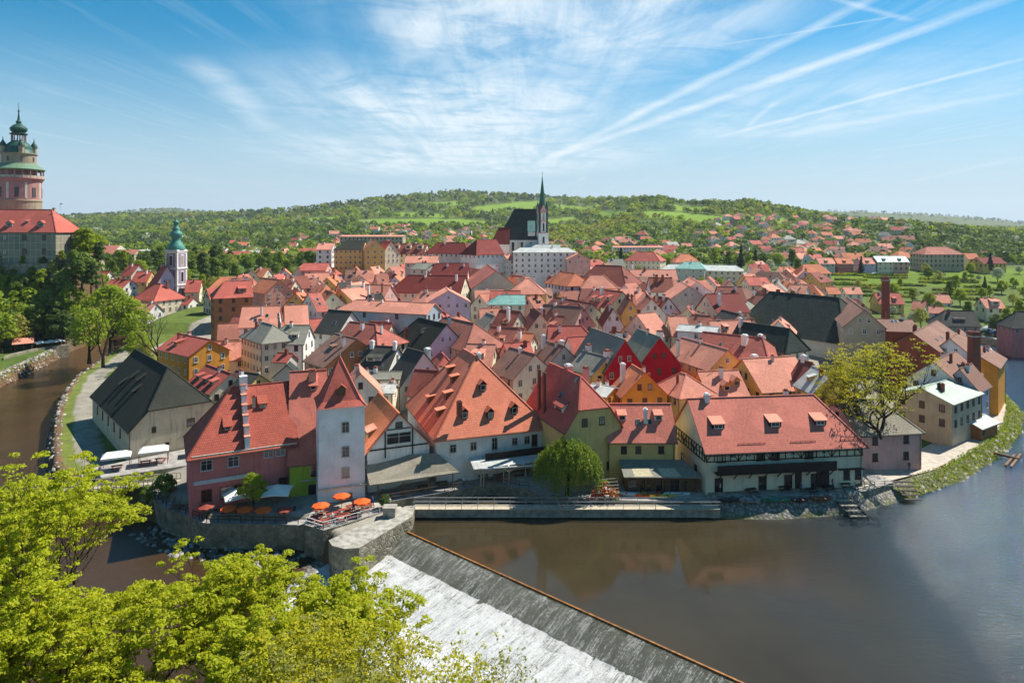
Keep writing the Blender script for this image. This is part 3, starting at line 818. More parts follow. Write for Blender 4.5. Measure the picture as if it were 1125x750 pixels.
hsv = N.n('ShaderNodeHueSaturation'); N.l(sky.outputs[0], hsv.inputs['Color']); hsv.inputs['Saturation'].default_value = 1.5; hsv.inputs['Hue'].default_value = .478; hsv.inputs['Value'].default_value = .95
sky_c = N.mix(1.0, hsv.outputs[0], (.061, .063, .065), 'MULTIPLY')
air = N.mix(hz, sky_c, (.262, .355, .415))
full = N.mix(N.math('MULTIPLY', dens, .92), air, (.45, .505, .54))
bg = N.n('ShaderNodeBackground'); bg.inputs[1].default_value = 1.0; N.l(full, bg.inputs[0]); mx = bg
wo = N.n('ShaderNodeOutputWorld'); N.l(mx.outputs[0], wo.inputs[0])
sl = bpy.data.lights.new('sun', 'SUN'); sl.energy = 4.3; sl.angle = R(.5); sl.color = (1.0, .94, .85)
so = bpy.data.objects.new('sun', sl); COL.objects.link(so)
so.rotation_euler = Vector((math.sin(SUN_AZ) * math.cos(SUN_EL), math.cos(SUN_AZ) * math.cos(SUN_EL), math.sin(SUN_EL))).to_track_quat('Z', 'Y').to_euler()
vs = sc.view_settings
sc.display_settings.display_device = 'sRGB'; vs.view_transform = 'Standard'; vs.look = 'None'; vs.gamma = 1; vs.use_curve_mapping = False; vs.exposure = .95
cy = sc.cycles; cy.max_bounces = 6; cy.diffuse_bounces = 4; cy.glossy_bounces = 3; cy.transmission_bounces = 3; cy.transparent_max_bounces = 4; cy.volume_bounces = 0
cy.caustics_reflective = False; cy.caustics_refractive = False; cy.use_denoising = True; cy.sample_clamp_indirect = 6

# ------------------------------------------------------------------ ground sheet
ys = [-500, -250, -120, -60, -30, -10, 5, 15]
y = 22.
while y < 9000: ys.append(y); y *= 1.0115 if y < 700 else 1.02
ys = np.array(ys); ts = np.linspace(-1.35, 1.35, 620)
GY, GT = np.meshgrid(ys, ts, indexing='ij'); GX = GT * np.sqrt(GY ** 2 + 60 ** 2)
GZ = ground_np(GX, GY)
def hillY(px, py):
    Y = np.geomspace(600, 3400, 400); X = (px - CX) / FPX * Y; z = land(X, Y); r = HY - (z - EYE) / Y * FPX
    i = np.where(r <= py)[0]; return float(Y[i[0]]) if len(i) else 3000.
def in_poly(poly, X, Y): return sdf(poly, X, Y) < 0
FIELDS = [[(375, 243), (450, 240), (545, 243), (545, 249), (470, 250), (400, 248)], [(520, 228), (570, 222), (600, 221), (600, 231), (555, 233), (520, 234)],
          [(605, 224), (660, 224), (655, 230), (608, 231)], [(600, 241), (632, 238), (640, 247), (600, 248)], [(702, 233), (750, 233), (805, 238), (806, 245), (760, 244), (706, 239)],
          [(740, 225), (775, 227), (775, 232), (742, 231)], [(335, 240), (372, 238), (378, 243), (340, 245)], [(455, 224), (500, 221), (512, 226), (462, 229)], [(820, 238), (862, 240), (866, 246), (826, 246)], [(655, 232), (684, 231), (688, 238), (660, 240)], [(575, 234), (598, 234), (596, 239), (576, 239)], [(430, 233), (500, 236), (500, 239), (430, 238)], [(640, 216), (690, 217), (690, 220), (642, 219)], [(225, 243), (262, 241), (300, 244), (262, 246)]]
FW = [[PY(px, hillY(px, py)) for px, py in f] for f in FIELDS]
ALLOT = [PY(px, Y) for px, Y in ((885, 385), (1010, 375), (1200, 300), (1260, 400), (1200, 470), (1000, 455), (890, 450))]
def is_field(X, Y):
    r = np.zeros(X.shape, bool)
    for f in FW: r |= in_poly(f, X, Y)
    return r
far = GY > 560
cov = np.zeros(GX.shape + (4,)); cov[..., 3] = 1
def setc(mask, c): cov[mask] = (*c, 1)
setc(np.ones(GX.shape, bool), (.36, .34, .30))
setc((GY > 430), (.10, .15, .04))
setc(far & (GY > 900), (.10, .14, .035))
setc(far & is_field(GX, GY), (.20, .32, .035))
setc(in_poly(ALLOT, GX, GY), (.14, .22, .025))
setc((GX > 118) & (GY > 282) & (GY < 380), (.12, .17, .04)); setc((GX < -150) & (GY < 520), (.09, .14, .03)); setc((GX < -62) & (GY < 155), (.16, .20, .045))
setc((GY < 66) & (GX < 66), (.07, .09, .03)); setc((GX < 60) & (GY < 20), (.07, .09, .03))
setc((GX < -120) & (GY > 150) & (GY < 330) & (GX > -158), (.13, .18, .04))
dU = sdf(UP, GX, GY); dL = sdf(LOW, GX, GY)
setc((dU < 3.0) & (GX > 62), (.17, .20, .06)); setc((dU > 3.0) & (dU < 9) & (GX > 60) & (GY < 300) & (GX < 140), (.50, .45, .38))
setc((dU > 9) & (dU < 12) & (GX > 60) & (GX < 136) & (GY < 240), (.10, .17, .03))
lb = (GX < -64) & (GX > -140) & (GY < 225)
setc(lb & (dL < 34), (.17, .21, .05)); setc(lb & (dL < 9.5) & (dL > 4.8), (.33, .31, .27)); setc(lb & (dL > 1.3) & (dL < 2.6), (.22, .13, .075)); setc(lb & (dL > 13) & (dL < 15.5) & (GY > 150), (.40, .36, .29))
setc((dL < 1.3), (.16, .10, .055)); setc((dU < 0), (.10, .07, .04))
rock = (GX < -146) & (GY > 250) & (GY < 268) & (GZ > 3); setc(rock, (.13, .12, .09))
fl = GZ.copy()
def ground_mat():
    m, nt = new_mat('ground'); N = NT(nt)
    at = N.n('ShaderNodeVertexColor', layer_name='cover').outputs['Color']; g = N.n('ShaderNodeNewGeometry').outputs['Position']
    a = N.noise(g, .35, 6, .65); b = N.noise(g, 2.5, 5, .65); c = N.noise(g, .02, 5, .6)
    dk = N.mix(1.0, at, (.55, .55, .5), 'MULTIPLY'); lt = N.mix(1.0, at, (1.25, 1.2, 1.1), 'MULTIPLY')
    col = N.mix(N.mapr(a, .3, .7), dk, lt); col = N.mix(N.mapr(b, .35, .7, 0, .5), col, dk); col = N.mix(N.mapr(c, .4, .65, 0, .4), col, dk)
    N.out(col, .95, N.bump(b, .6, .15), spec=.1); return m
g = link('ground', grid_mesh('ground', GX, GY, GZ, ground_mat(), cols=cov.reshape(-1, 4))); tag(g, kind='structure')

# ------------------------------------------------------------------ water
def water_mat(name, deep, rough, b1, b2, windx=None, foam=False):
    m, nt = new_mat(name); N = NT(nt)
    g = N.n('ShaderNodeNewGeometry').outputs['Position']; s = N.n('ShaderNodeSeparateXYZ'); N.l(g, s.inputs[0])
    mp = N.n('ShaderNodeMapping'); mp.inputs['Scale'].default_value = (1, 1.8, 1); N.l(g, mp.inputs[0])
    a = N.noise(mp.outputs[0], .9, 5, .6); b = N.noise(mp.outputs[0], 5.5, 3, .6); c = N.noise(g, .05, 4)
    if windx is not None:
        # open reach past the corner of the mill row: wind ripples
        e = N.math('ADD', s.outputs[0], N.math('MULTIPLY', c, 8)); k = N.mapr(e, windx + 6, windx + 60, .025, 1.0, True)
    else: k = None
    h = N.math('ADD', N.math('MULTIPLY', a, 1.0), N.math('MULTIPLY', b, .34))
    bp = N.n('ShaderNodeBump'); N.l(h, bp.inputs['Height']); bp.inputs['Distance'].default_value = b2
    if k is not None: N.l(N.math('MULTIPLY', k, b1), bp.inputs['Strength'])
    else: bp.inputs['Strength'].default_value = b1
    col = N.mix(N.mapr(c, .3, .7), deep, mul(deep, .6)); r = rough; al = None
    if k is not None: col = N.mix(k, col, (.018, .046, .075))  # blue sky mirrored by the ripples, put into the base colour
    if foam:
        # distance from the foot of the weir
        q = Vector((-20.5, 92.5)); d = Vector((22.9, -21.7)).normalized(); n = Vector((d.y, -d.x))
        if n.y > 0: n = -n
        dd = N.math('SUBTRACT', N.math('ADD', N.math('MULTIPLY', s.outputs[0], n.x), N.math('MULTIPLY', s.outputs[1], n.y)), n.x * q.x + n.y * q.y)
        f1 = N.noise(g, .35, 7, .7, .6); f2 = N.noise(g, 2.6, 6, .75, .4)
        df = N.n('ShaderNodeVectorMath', operation='DISTANCE'); N.l(g, df.inputs[0]); df.inputs[1].default_value = (0, 68, -2.5)
        f = N.math('ADD', N.math('MULTIPLY', N.mapr(N.math('ABSOLUTE', dd), 0, 26, 1.15, 0), N.mapr(df.outputs['Value'], 30, 48, 1, 0, True)), N.math('ADD', N.math('MULTIPLY', f1, .7), N.math('MULTIPLY', f2, .5)))
        f = N.mapr(f, 1.0, 1.35, 0, 1, True)
        f3 = N.noise(g, 1.1, 7, .75, 1.2); wc = N.mix(N.mapr(f3, .38, .60), (.22, .23, .21), (.66, .67, .67)); col = N.mix(f, col, wc); r = N.mapr(f, 0, 1, rough, .9)
    N.out(col, r, bp.outputs[0], spec=.5, extra={'IOR': 1.33}); return m
m = MB(); UPW = [(-15.3, 106.6), (-22.5, 107.5), (-26, 112), (-6, 119), (14, 118), (22, 112), (40, 108), (60, 113), (82, 126), (118, 166), (136, 222), (134, 262), (90, 300), (100, 330), (210, 296), (250, 200), (260, 60), (120, -20), (60, 0), (66, 30), (22.9, 67.6), (-16.5, 102.1)]
m.face([(x, y, 0) for x, y in UPW]); o = m.build('river', [water_mat('river_water', (.050, .038, .018), .045, 1.0, .22, 24)]); tag(o, kind='structure')
m = MB(); LWW = [(x, y, -2.5) for x, y in [(-15.8, 100.9), (22.9, 66.2), (66, 29), (60, -5), (0, 10), (-60, 40), (-110, 60), (-150, 110), (-190, 240), (-200, 350), (-140, 350), (-128, 230), (-80, 134), (-60, 116), (-40, 104), (-20, 101)]]
m.face(LWW); o = m.build('river_below_weir', [water_mat('river_water_low', (.060, .034, .014), .08, .45, .2, None, True)]); tag(o, kind='structure')

d = Vector((39.4, -34.5)).normalized(); nn = Vector((-.659, -.752))
def foam_mat(name, lo, hi, dark, light=(.60, .61, .60), su=5.5, sv=.35):
    m, nt = new_mat(name); N = NT(nt)
    g = N.n('ShaderNodeNewGeometry').outputs['Position']
    def dot(v):
        x = N.n('ShaderNodeVectorMath', operation='DOT_PRODUCT'); N.l(g, x.inputs[0]); x.inputs[1].default_value = (v.x, v.y, 0); return x.outputs['Value']
    cb = N.n('ShaderNodeCombineXYZ'); N.l(N.math('MULTIPLY', dot(d), su), cb.inputs[0]); N.l(N.math('MULTIPLY', dot(nn), sv), cb.inputs[1])
    cb2 = N.n('ShaderNodeCombineXYZ'); N.l(N.math('MULTIPLY', dot(d), su * .16), cb2.inputs[0]); N.l(N.math('MULTIPLY', dot(nn), sv * .5), cb2.inputs[1])
    a = N.noise(cb.outputs[0], 1.4, 6, .7, .3); b = N.noise(g, 3.4, 6, .78, .6); c = N.noise(cb2.outputs[0], 1.0, 5, .6, .5)
    f = N.mapr(N.math('ADD', N.math('ADD', N.math('MULTIPLY', a, .45), N.math('MULTIPLY', b, .35)), N.math('MULTIPLY', c, .32)), lo, hi, 0, 1, True)
    col = N.mix(f, dark, light)
    N.out(col, N.mapr(f, 0, 1, .12, .85), N.bump(N.math('ADD', a, b), .8, .2), spec=.5); return m
# the weir: crest beam, dark spillway, ledge and white apron
wr = empty('weir', (0, 0, 0)); tag(wr, 'long diagonal weir with an orange-brown crest beam and white water below', 'weir')
o0 = Vector((-16.7, 102))
def WL(t, off, z): p = o0 + d * t + nn * off; return (p.x, p.y, z)
L = 84
m = MB(); m.beam(WL(0, -.02, .0), WL(L, -.02, .0), .22, .22); m.build('crest_beam', [m_plain('timber_wet', (.42, .17, .035), .5, .4, .5, 2)], wr)
def fall(name, t0, rows, mat, n=420, wav=.0, rough=.0, seed=0):
    rs = np.random.RandomState(seed); T_ = np.linspace(t0, L, n); G = []
    for k, (off, z, jo, jz) in enumerate(rows):
        w1 = np.convolve(rs.normal(0, 1, n + 8), np.ones(9) / 3.0, 'valid') * jo; w2 = np.convolve(rs.normal(0, 1, n + 2), np.ones(3) / 1.7, 'valid') * jz
        G.append(np.stack([o0.x + d.x * T_ + nn.x * (off + w1), o0.y + d.y * T_ + nn.y * (off + w1), z + w2], -1))
    G = np.array(G)[::-1]; o = link(name, grid_mesh(name, G[..., 0], G[..., 1], G[..., 2], mat), wr); return o
fall('spillway', 0, [(.05, -.06, 0, 0), (1.0, -.2, 0, .01), (2.2, -.5, 0, .015), (3.0, -.85, 0, .02), (3.8, -1.2, 0, .02), (4.9, -1.66, 0, .0)], foam_mat('spill_water', .54, .72, (.050, .055, .034), (.42, .43, .40)), seed=1)
fall('ledge', -1, [(4.35, -1.40, .10, .02), (4.8, -1.52, .05, .04), (5.4, -1.66, 0, .05), (6.0, -1.78, .1, .04), (6.5, -1.92, .1, 0)], foam_mat('ledge_water', .45, .58, (.10, .10, .07), (.62, .62, .6)), seed=2)
fall('apron', -3, [(5.7, -1.80, .12, .02), (6.4, -1.80, 0, .05), (7.4, -1.90, 0, .06), (8.6, -2.02, 0, .06), (9.8, -2.14, 0, .07), (10.8, -2.26, .1, .08), (11.8, -2.42, .15, .08), (13.2, -2.62, .3, .0)], foam_mat('apron_water', .46, .60, (.26, .265, .24), (.58, .59, .58)), seed=3)
rs_ = np.random.RandomState(12)

# ------------------------------------------------------------------ banks, walls, terraces, bridge
def slab(name, poly, z0, z1, mat, label, cat, top=None, kind=None, group=None):
    c = (sum(p[0] for p in poly) / len(poly), sum(p[1] for p in poly) / len(poly))
    m = MB(); m.prism([(x - c[0], y - c[1]) for x, y in poly], 0, z1 - z0, 0, 1 if top else 0)
    o = m.build(name, [M[mat]] + ([M[top]] if top else [])); o.location = (c[0], c[1], z0)
    tag(o, label if not kind else None, cat if not kind else None, group, kind); return o
slab('pier', [(-25.3, 94.2), (-24.4, 92.6), (-22.5, 91.7), (-20.6, 92), (-14.9, 101.9), (-15.0, 105.9), (-16.4, 105.9), (-19.7, 100.6), (-22.2, 98.6)], -5, 1.9, 'stone', 'grey stone pier with a flat pale top at the left end of the weir', 'pier', 'concrete')
m = MB(); m.prism([(-.9, -.7), (.9, -.7), (.9, .7), (-.9, .7)], 0, 1.3); m.box(-1, 1, -.8, .8, 1.3, 1.45)
o = m.build('gate_block', [M['concrete']]); o.location = (-18.3, 102.2, 1.9); tag(o, 'small pale block standing on the stone pier by the sluice', 'block')
# terrace of the pink house
TZ = 1.2
slab('terrace', [(-60.5, 114.0), (-55, 107.2), (-45.5, 101.2), (-31.6, 100.6), (-29.0, 100.4), (-29, 112), (-44, 116), (-58, 118)], -5, TZ, 'stone', 'paved terrace on a stained river wall in front of the pink house', 'terrace', 'paving')
slab('terrace', [(-30.2, 99.2), (-26.9, 97.3), (-19.6, 103.4), (-20.6, 110), (-22.5, 112.4), (-31, 112)], -5, 1.9, 'stone', 'bright terrace with red furniture in front of the white tower', 'terrace', 'paving')
TERR2 = [(-20.9, 106.6), (-12.4, 110.4), (-3.4, 114.9), (3.0, 112.2), (4.8, 108.7), (13, 108.2), (16.5, 107.9), (20, 107.6), (31.5, 107.4), (31.0, 128), (-24, 128), (-24, 110)]
slab('quay', TERR2, -5, 2.0, 'stone', 'long mossy quay under the mill terrace behind the footbridge', 'quay', 'paving')
slab('courtyard', [(31.6, 108.8), (45, 108.6), (58, 110.8), (64, 114.5), (62, 124), (31.6, 124)], -2, 2.35, 'stone', None, None, 'paving', kind='structure')
# cobbled ramp before the half-timbered house
def strip(name, rows, mat, kind='structure', nx=40, label=None, cat=None, jitter=.0):
    """rows of polylines (x,y,z) resampled and lofted"""
    G = []
    for r in rows:
        r = np.array(r, float); s = np.r_[0, np.cumsum(np.hypot(np.diff(r[:, 0]), np.diff(r[:, 1])))]; t = np.linspace(0, s[-1], nx)
        G.append(np.stack([np.interp(t, s, r[:, k]) for k in range(3)], -1))
    G = np.array(G)
    if jitter:
        rs = np.random.RandomState(4); G[1:-1] += rs.normal(0, jitter, G[1:-1].shape)
    me = grid_mesh(name, G[..., 0], G[..., 1], G[..., 2], M[mat] if isinstance(mat, str) else mat)
    o = link(name, me); tag(o, label, cat, None, kind if not label else None); return o
A0 = [(30.2, 105.0, -.6), (40, 104.4, -.6), (52, 106.2, -.6), (65, 111.6, -.6), (80.5, 120.6, -.6), (98.5, 135.2, -.6), (112.5, 149.2, -.6), (125, 165.4, -.6), (139, 193.8, -.6), (151, 221, -.6)]
A1 = [(30.6, 108.7, 2.38), (45, 108.4, 2.38), (56, 110.4, 2.5), (63.5, 114.6, 2.4), (78.2, 124.2, 2.3), (95.8, 138.2, 2.3), (109.3, 151.6, 2.3), (121.4, 167.2, 2.3), (135, 194.6, 2.4), (147, 222.5, 2.5)]
def inward(pts, d, z):
    r = []
    for i, p in enumerate(pts):
        a = Vector(pts[max(i - 1, 0)][:2]); b = Vector(pts[min(i + 1, len(pts) - 1)][:2]); t = (b - a).normalized(); n = Vector((-t.y, t.x)); r.append((p[0] + n.x * d, p[1] + n.y * d, z))
    return r
A1 = A1[:3] + inward(A0[3:], 3.8, 1.52)
A1[3] = (*A1[3][:2], 1.9)
mid = [tuple((np.array(a) * .45 + np.array(b) * .55 + np.array([0, 0, -.1]))) for a, b in zip(A0, A1)]
def bank_mat():
    m, nt = new_mat('bank'); N = NT(nt); g = N.n('ShaderNodeNewGeometry').outputs['Position']; s = N.n('ShaderNodeSeparateXYZ'); N.l(g, s.inputs[0])
    e = N.n('ShaderNodeTexVoronoi', feature='F1'); e.inputs['Scale'].default_value = 1.9; N.l(g, e.inputs['Vector'])
    a = N.noise(g, .4, 5, .65); b = N.noise(g, 2, 5, .7)
    st = N.mix(N.mapr(e.outputs['Distance'], .1, .6), (.40, .38, .33), (.14, .13, .11)); gr = N.mix(N.mapr(b, .3, .7), (.17, .19, .035), (.06, .08, .02))
    k = N.mapr(N.math('ADD', N.math('MULTIPLY', s.outputs[0], .012), a), 1.25, 1.5, 0, 1)
    low = N.mapr(s.outputs[2], .2, .9, .75, 0); k = N.math('MAXIMUM', k, N.math('MULTIPLY', low, N.mapr(a, .45, .6)))
    N.out(N.mix(k, st, gr), .95, N.bump(N.math('ADD', b, e.outputs['Distance']), .9, .15), spec=.15); return m
strip('embankment', [A0, mid, A1], bank_mat(), nx=160)
B1 = [(p[0] - .1, p[1] + .05, p[2] + .02) for p in A1[3:]]; B2 = inward(A0[3:], 10.6, 1.58)
strip('path', [[(56, 111, 2.56)] + B1[1:], [(54, 119, 2.6)] + B2[1:]], m_plain('path_gravel', (.52, .46, .38), .95, .1, .25, 1.2), nx=80)
# river wall of the mill channel at left of the quay + footbridge
fb = empty('footbridge', (-15.3, 106.0, 0)); tag(fb, 'long flat footbridge on a concrete beam with pale metal railings', 'footbridge')
m = MB(); m.box(0, 47.5, -.35, 1.15, .15, 1.35); m.build('beam', [M['concrete']], fb)
m = MB(); m.box(0, 47.5, -.5, 1.35, 1.35, 1.5); m.build('deck', [M['palewood']], fb)
for yy in (-.42, 1.27):
    m = MB(); m.beam((0, yy, 2.6), (47.5, yy, 2.6), .08); m.beam((0, yy, 2.1), (47.5, yy, 2.1), .05)
    for i in range(20): m.beam((i * 2.5, yy, 1.45), (i * 2.5, yy, 2.6), .07)
    m.build('railing', [M['iron']], fb)
# ------------------------------------------------------------------ hero buildings along the river
FD = ('framedark', True, 0); FWt = ('framewhite', True, 0); FR = ('frame', True, 0)
def deco(h): FOOT.append((h.c.x, h.c.y, max((h.x1 - h.x0) / 2, h.w), min((h.x1 - h.x0) / 2, h.w), h)); return h
# half-timbered house
h = deco(House('long white half-timbered house with a big smooth red roof and a black balcony', (29.8, 116.2), (52.6, 119.0), 15.9, 7.0, 6.3, 'bright', 'cream', 2.35, (('g'), ('h', 4.4)), .7, name='half_timbered_house', group=None))
HT = h; Lf = h.x1 - h.x0
for u in (3.3, 13.2, 21.2):
    h.dormer('f', u, 2.6, 2.1, .85, 'shed', pitch=.42, roof='salmon', wall='darkwood', style=('framewhite', True, 1))
h.chimney(.11, -.05, .7, .8, .8, 'white'); h.chimney(.66, .1, .9, .7, .7, 'brick')
def timber_band(h, k, u0, u1, z0, z1, n, doors=(), panel=None):
    """white infill with a dark timber frame standing proud of the wall"""
    o, ex, nn_, L = h.side(k); m = MB(); t = .16; dd = .07
    def Q(u, z, out=dd): p = o + ex * u + nn_ * out; return (p.x, p.y, z)
    for z in (z0, z1): m.beam(Q(u0, z), Q(u1, z), .12, t)
    m.beam(Q(u0, (z0 + z1) / 2), Q(u1, (z0 + z1) / 2), .09, .11)
    for i in range(n + 1):
        u = u0 + (u1 - u0) * i / n; m.beam(Q(u, z0), Q(u, z1), .1, t)
        if i < n and i % 4 in (0, 3):
            a, b = (z0, z1) if i % 4 == 0 else (z1, z0); m.beam(Q(u, a), Q(u0 + (u1 - u0) * (i + 1) / n, b), .08, .12)
    return m.build('timber_frame', [M['darkwood']], h.root)
ze = h.ze
h.wbox('f', .1, Lf - .1, ze - 2.05, ze - .3, .004, .02, 'infill', 'w_yellowpanel'); timber_band(h, 'f', .1, Lf - .1, ze - 2.1, ze - .25, 20); timber_band(h, 'l', .1, 13.9, ze - 2.1, ze - .25, 12)
h.wbox('f', 1.4, 21.6, ze - 3.75, ze - 2.35, 1.35, 1.45, 'balcony', 'darkwood'); h.wbox('f', 1.4, 21.6, ze - 3.9, ze - 3.75, .02, 1.45, 'balcony_floor', 'darkwood')
for u in (2.2, 4.8, 7.3, 9.9, 12.2, 14.5, 17.2, 19.6, 21.3): 
    o_, ex_, n_, L_ = h.side('f'); m = MB(); p = o_ + ex_ * u; m.beam((p.x, p.y + .02, ze - 5.0), (p.x, p.y - 1.1, ze - 3.95), .13); m.build('bracket', [M['darkwood']], h.root)
for u in (2.6, 9.3, 11.8, 17.6): h.win('f', u, ze - 1.3, 1.3, 1.7, ('framedark', False, 0))
for u in (4.6, 7.2, 14.8, 20.2): h.win('f', u, ze - 1.15, .8, .8, ('framewhite', True, 0))
for u in (2.2, 9.6, 14.0, 18.6): 
    a = h.win('f', u, 1.15, 1.2, 2.5, ('framedark', True, 0)); a.name = 'door'
h.wbox('f', 15.2, 16.3, 0, 2.9, .01, .12, 'door', 'darkwood'); h.wbox('f', 18.9, 21.1, 0, 3.0, .01, .10, 'door', 'darkwood')
for u in (24.2, 26.2): h.win('f', u, 2.2, .9, 1.7, ('framedark', True, 0))
h.wbox('f', 22.6, Lf + .05, ze - 4.3, ze - 4.1, .01, .5, 'cornice', 'darkwood')
h.wbox('f', .4, 21.8, 0.0, .25, .01, .4, 'plinth', 'stone')
for u, ln in ((5.6, 4.6), (14.6, 4.4), (23.4, 3.6)):
    m = MB(); z = h.ze - .35 + .5; tn = .9
    o_, ex_, n_, L_ = h.side('f'); a = o_ + ex_ * u - n_ * .35; b = a + ex_ * ln
    for zz in (.25, .5): m.beam((a.x, a.y, ze + zz), (b.x, b.y, ze + zz), .07)
    for i in range(6): q = a + ex_ * ln * i / 5; m.beam((q.x, q.y, ze + .1), (q.x, q.y, ze + .55), .05)
    m.build('snow_guard', [M['redwood']], h.root)
for k in range(2): h.win('l', 4 + k * 6, ze - 4.5, .8, 1.1, FD)

# ochre house with four roof openings
h = deco(House('small ochre house with two pale-topped dormers and a white chimney on its roof', (15.9, 118.4), (27.6, 118.4), 14.5, 4.6, 4.9, 'bright', 'ochre', 2.0, oh=.35, name='ochre_house'))
h.dormer('f', 2.5, 2.4, 1.35, 1.0, 'shed', pitch=.3, roof='salmon', wall='white'); h.dormer('f', 8.7, 2.4, 1.35, 1.0, 'shed', pitch=.3, roof='salmon', wall='white')
h.skylight('f', 5.2, 1.9, .7, .9); h.skylight('f', 7.1, 2.0, .6, .8); h.chimney(.585, -.5, -.2, .6, .6, 'white')
for u in (2.4, 4.8, 8.6): h.win('f', u, h.ze - 1.6, .8, 1.05, FD)
for u in (3, 6): h.win('r', u, h.ze - 1.6, .8, 1.05, FD)
# canopy with two skylights in front
def lean_to(name, label, cat, A, B, z1, C, D, z0, mat, th=.15, posts=0, postmat='wood', floor=2.0, lights=(), brace=False):
    """A-B high edge, D-C low edge; posts under the low edge"""
    c = Vector(((A[0] + B[0] + C[0] + D[0]) / 4, (A[1] + B[1] + C[1] + D[1]) / 4)); root = empty(name, (c.x, c.y, floor)); tag(root, label, cat)
    q = [(A[0] - c.x, A[1] - c.y, z1 - floor), (D[0] - c.x, D[1] - c.y, z0 - floor), (C[0] - c.x, C[1] - c.y, z0 - floor), (B[0] - c.x, B[1] - c.y, z1 - floor)]
    m = MB(); m.face(q); bt = [(p[0], p[1], p[2] - th) for p in q]; m.face(bt[::-1])
    for i in range(4): m.face([bt[i], bt[(i + 1) % 4], q[(i + 1) % 4], q[i]])
    m.build('roof', [M[mat]], root)
    for i in range(posts):
        t = (i + .3) / (posts - .4) if posts > 1 else .5; x = q[1][0] + (q[2][0] - q[1][0]) * t; y = q[1][1] + (q[2][1] - q[1][1]) * t + .35
        m = MB(); m.beam((x, y, 0), (x, y, z0 - floor), .18)
        if brace:
            m.beam((x, y, z0 - floor - .9), (x - .9, y, z0 - floor - .05), .1); m.beam((x, y, z0 - floor - .9), (x + .9, y, z0 - floor - .05), .1)
        m.build('post', [M[postmat]], root)
    for (s0, s1, t0, t1) in lights:
        def L(s, t): a = Vector(q[0]).lerp(Vector(q[3]), s); b = Vector(q[1]).lerp(Vector(q[2]), s); r = a.lerp(b, t); return (r.x, r.y, r.z + .02)
        m = MB(); m.face([L(s0, t0), L(s0, t1), L(s1, t1), L(s1, t0)]); m.build('roof_light', [M['gravelroof']], root)
    return root, c, q
M['gravelroof'] = m_plain('roof_light_panel', (.62, .55, .36), .8, .2, .35, 5)
lean_to('canopy', 'green-grey canopy with two yellowish panels along the ochre house', 'canopy', (17.8, 113.8), (28.6, 113.7), 6.4, (30.6, 109.6), (18.0, 109.8), 4.9, 'r_grey', posts=5, lights=((.14, .38, .5, .97), (.5, .74, .5, .97)))
s_ = slab('annex', [(18.4, 110.6), (30, 110.4), (30, 113.8), (18.4, 113.8)], 2.0, 4.6, 'wood', 'dark glazed café front under the canopy of the ochre house', 'café front')
for i in range(5):
    put_window(s_, (-4.8 + i * 2.3, -1.7, 1.3), 0, 1.5, 1.7, ('wood', True, 0))
# tall tan house, half-hipped gable to the river
h = deco(House('tall tan house with a half-hipped red roof behind the willow', (11.9, 117.8), (7.2, 130), 19.3, 5.1, 7.4, 'red', 'ochre', 2.2, (('j', 4.7, .42), 'g'), .35, name='tan_house', og=.3))
h.root.rotation_euler = h.root.rotation_euler
Lg = h.wf + h.wb
for u, z in ((3.4, 10.6), (6.6, 10.6), (2.2, 6.4), (8.4, 6.4), (8.0, 3.0)): h.win('l', u, z, .85, 1.15, FD)
h.dormer('b', h.x1 - h.x0 - 5.4, 1.2, 3.4, 1.0, 'shed', pitch=.45, wall='white', style=('framedark', True, 1))
h.skylight('b', h.x1 - h.x0 - 7.5, 2.3, .8, 1.1); h.skylight('b', h.x1 - h.x0 - 5.5, 4.4, .6, .8)
h.chimney(.62, -.12, .9, 1.3, 1.0, 'white', 'w_salmonw'); h.chimney(.42, -.45, 1.0, .9, .9, 'brick', 'w_pink'); h.chimney(.55, .93, .2, .5, .5, 'brick', 'brick'); h.chimney(.68, .93, .2, .5, .5, 'brick', 'brick')
# big mill house
h = deco(House('broad white mill house under a huge tiled hip roof with many dormers', (-6.6, 127.2), (-9.6, 135.4), 21.0, 10.1, 11.0, 'mill', 'white', 2.0, (('h', 10.2), ('h', 5.5)), .5, name='mill_house'))
MILL = h
for u, d in ((5.0, 1.9), (9.6, 1.6), (14.2, 1.9), (9.4, 5.3)): h.dormer('l', u + .4, d, 1.25, 1.25, 'gable', gh=.6, wall='darkwood', roof='mill')
Lb = h.x1 - h.x0
for u, d in ((6.0, 1.5), (8.6, 3.6), (11.6, 5.6), (14.6, 1.8), (16.6, 6.2)): h.dormer('b', Lb - u, d, 1.6, 1.3, 'shed', pitch=.15, wall='wood', roof='mill', win=False)
for u, hh, ww in ((2.8, 1.2, 1.0), (6.4, 1.2, 1.0), (10.2, 1.9, .9), (13.9, 1.1, .9), (16.2, 1.2, .9)): h.win('l', u, h.ze - 2.2, ww, hh, FR)
dr = h.win('l', 17.6, h.ze - 2.4, .9, 1.9, ('redwood', False, 0)); dr.name = 'door'
h.wbox('l', 8.0, 19.1, h.ze - 4.6, h.ze - 3.2, 1.5, 1.6, 'balcony', 'darkwood'); h.wbox('l', 8.0, 19.1, h.ze - 4.75, h.ze - 4.6, .02, 1.6, 'balcony_floor', 'darkwood')
h.chimney(.02, .6, -9.0, .8, .8, 'brick', 'brick')
h.chimney(.42, -.05, -1.0, .9, .6, 'white', 'w_white')
o_, ex_, n_, L_ = h.side('l')
lean_to('canopy', 'long pale lean-to roof over the terrace below the mill balcony', 'canopy', (-7.3, 115.7), (6.2, 120.6), 6.1, (7.2, 117.9), (-6.3, 113.0), 5.0, 'r_pale', posts=4, postmat='palewood', brace=True)
pg = empty('pergola', (.8, 114.6, 2)); tag(pg, 'open pergola with pale rafters at the edge of the mill terrace', 'pergola')
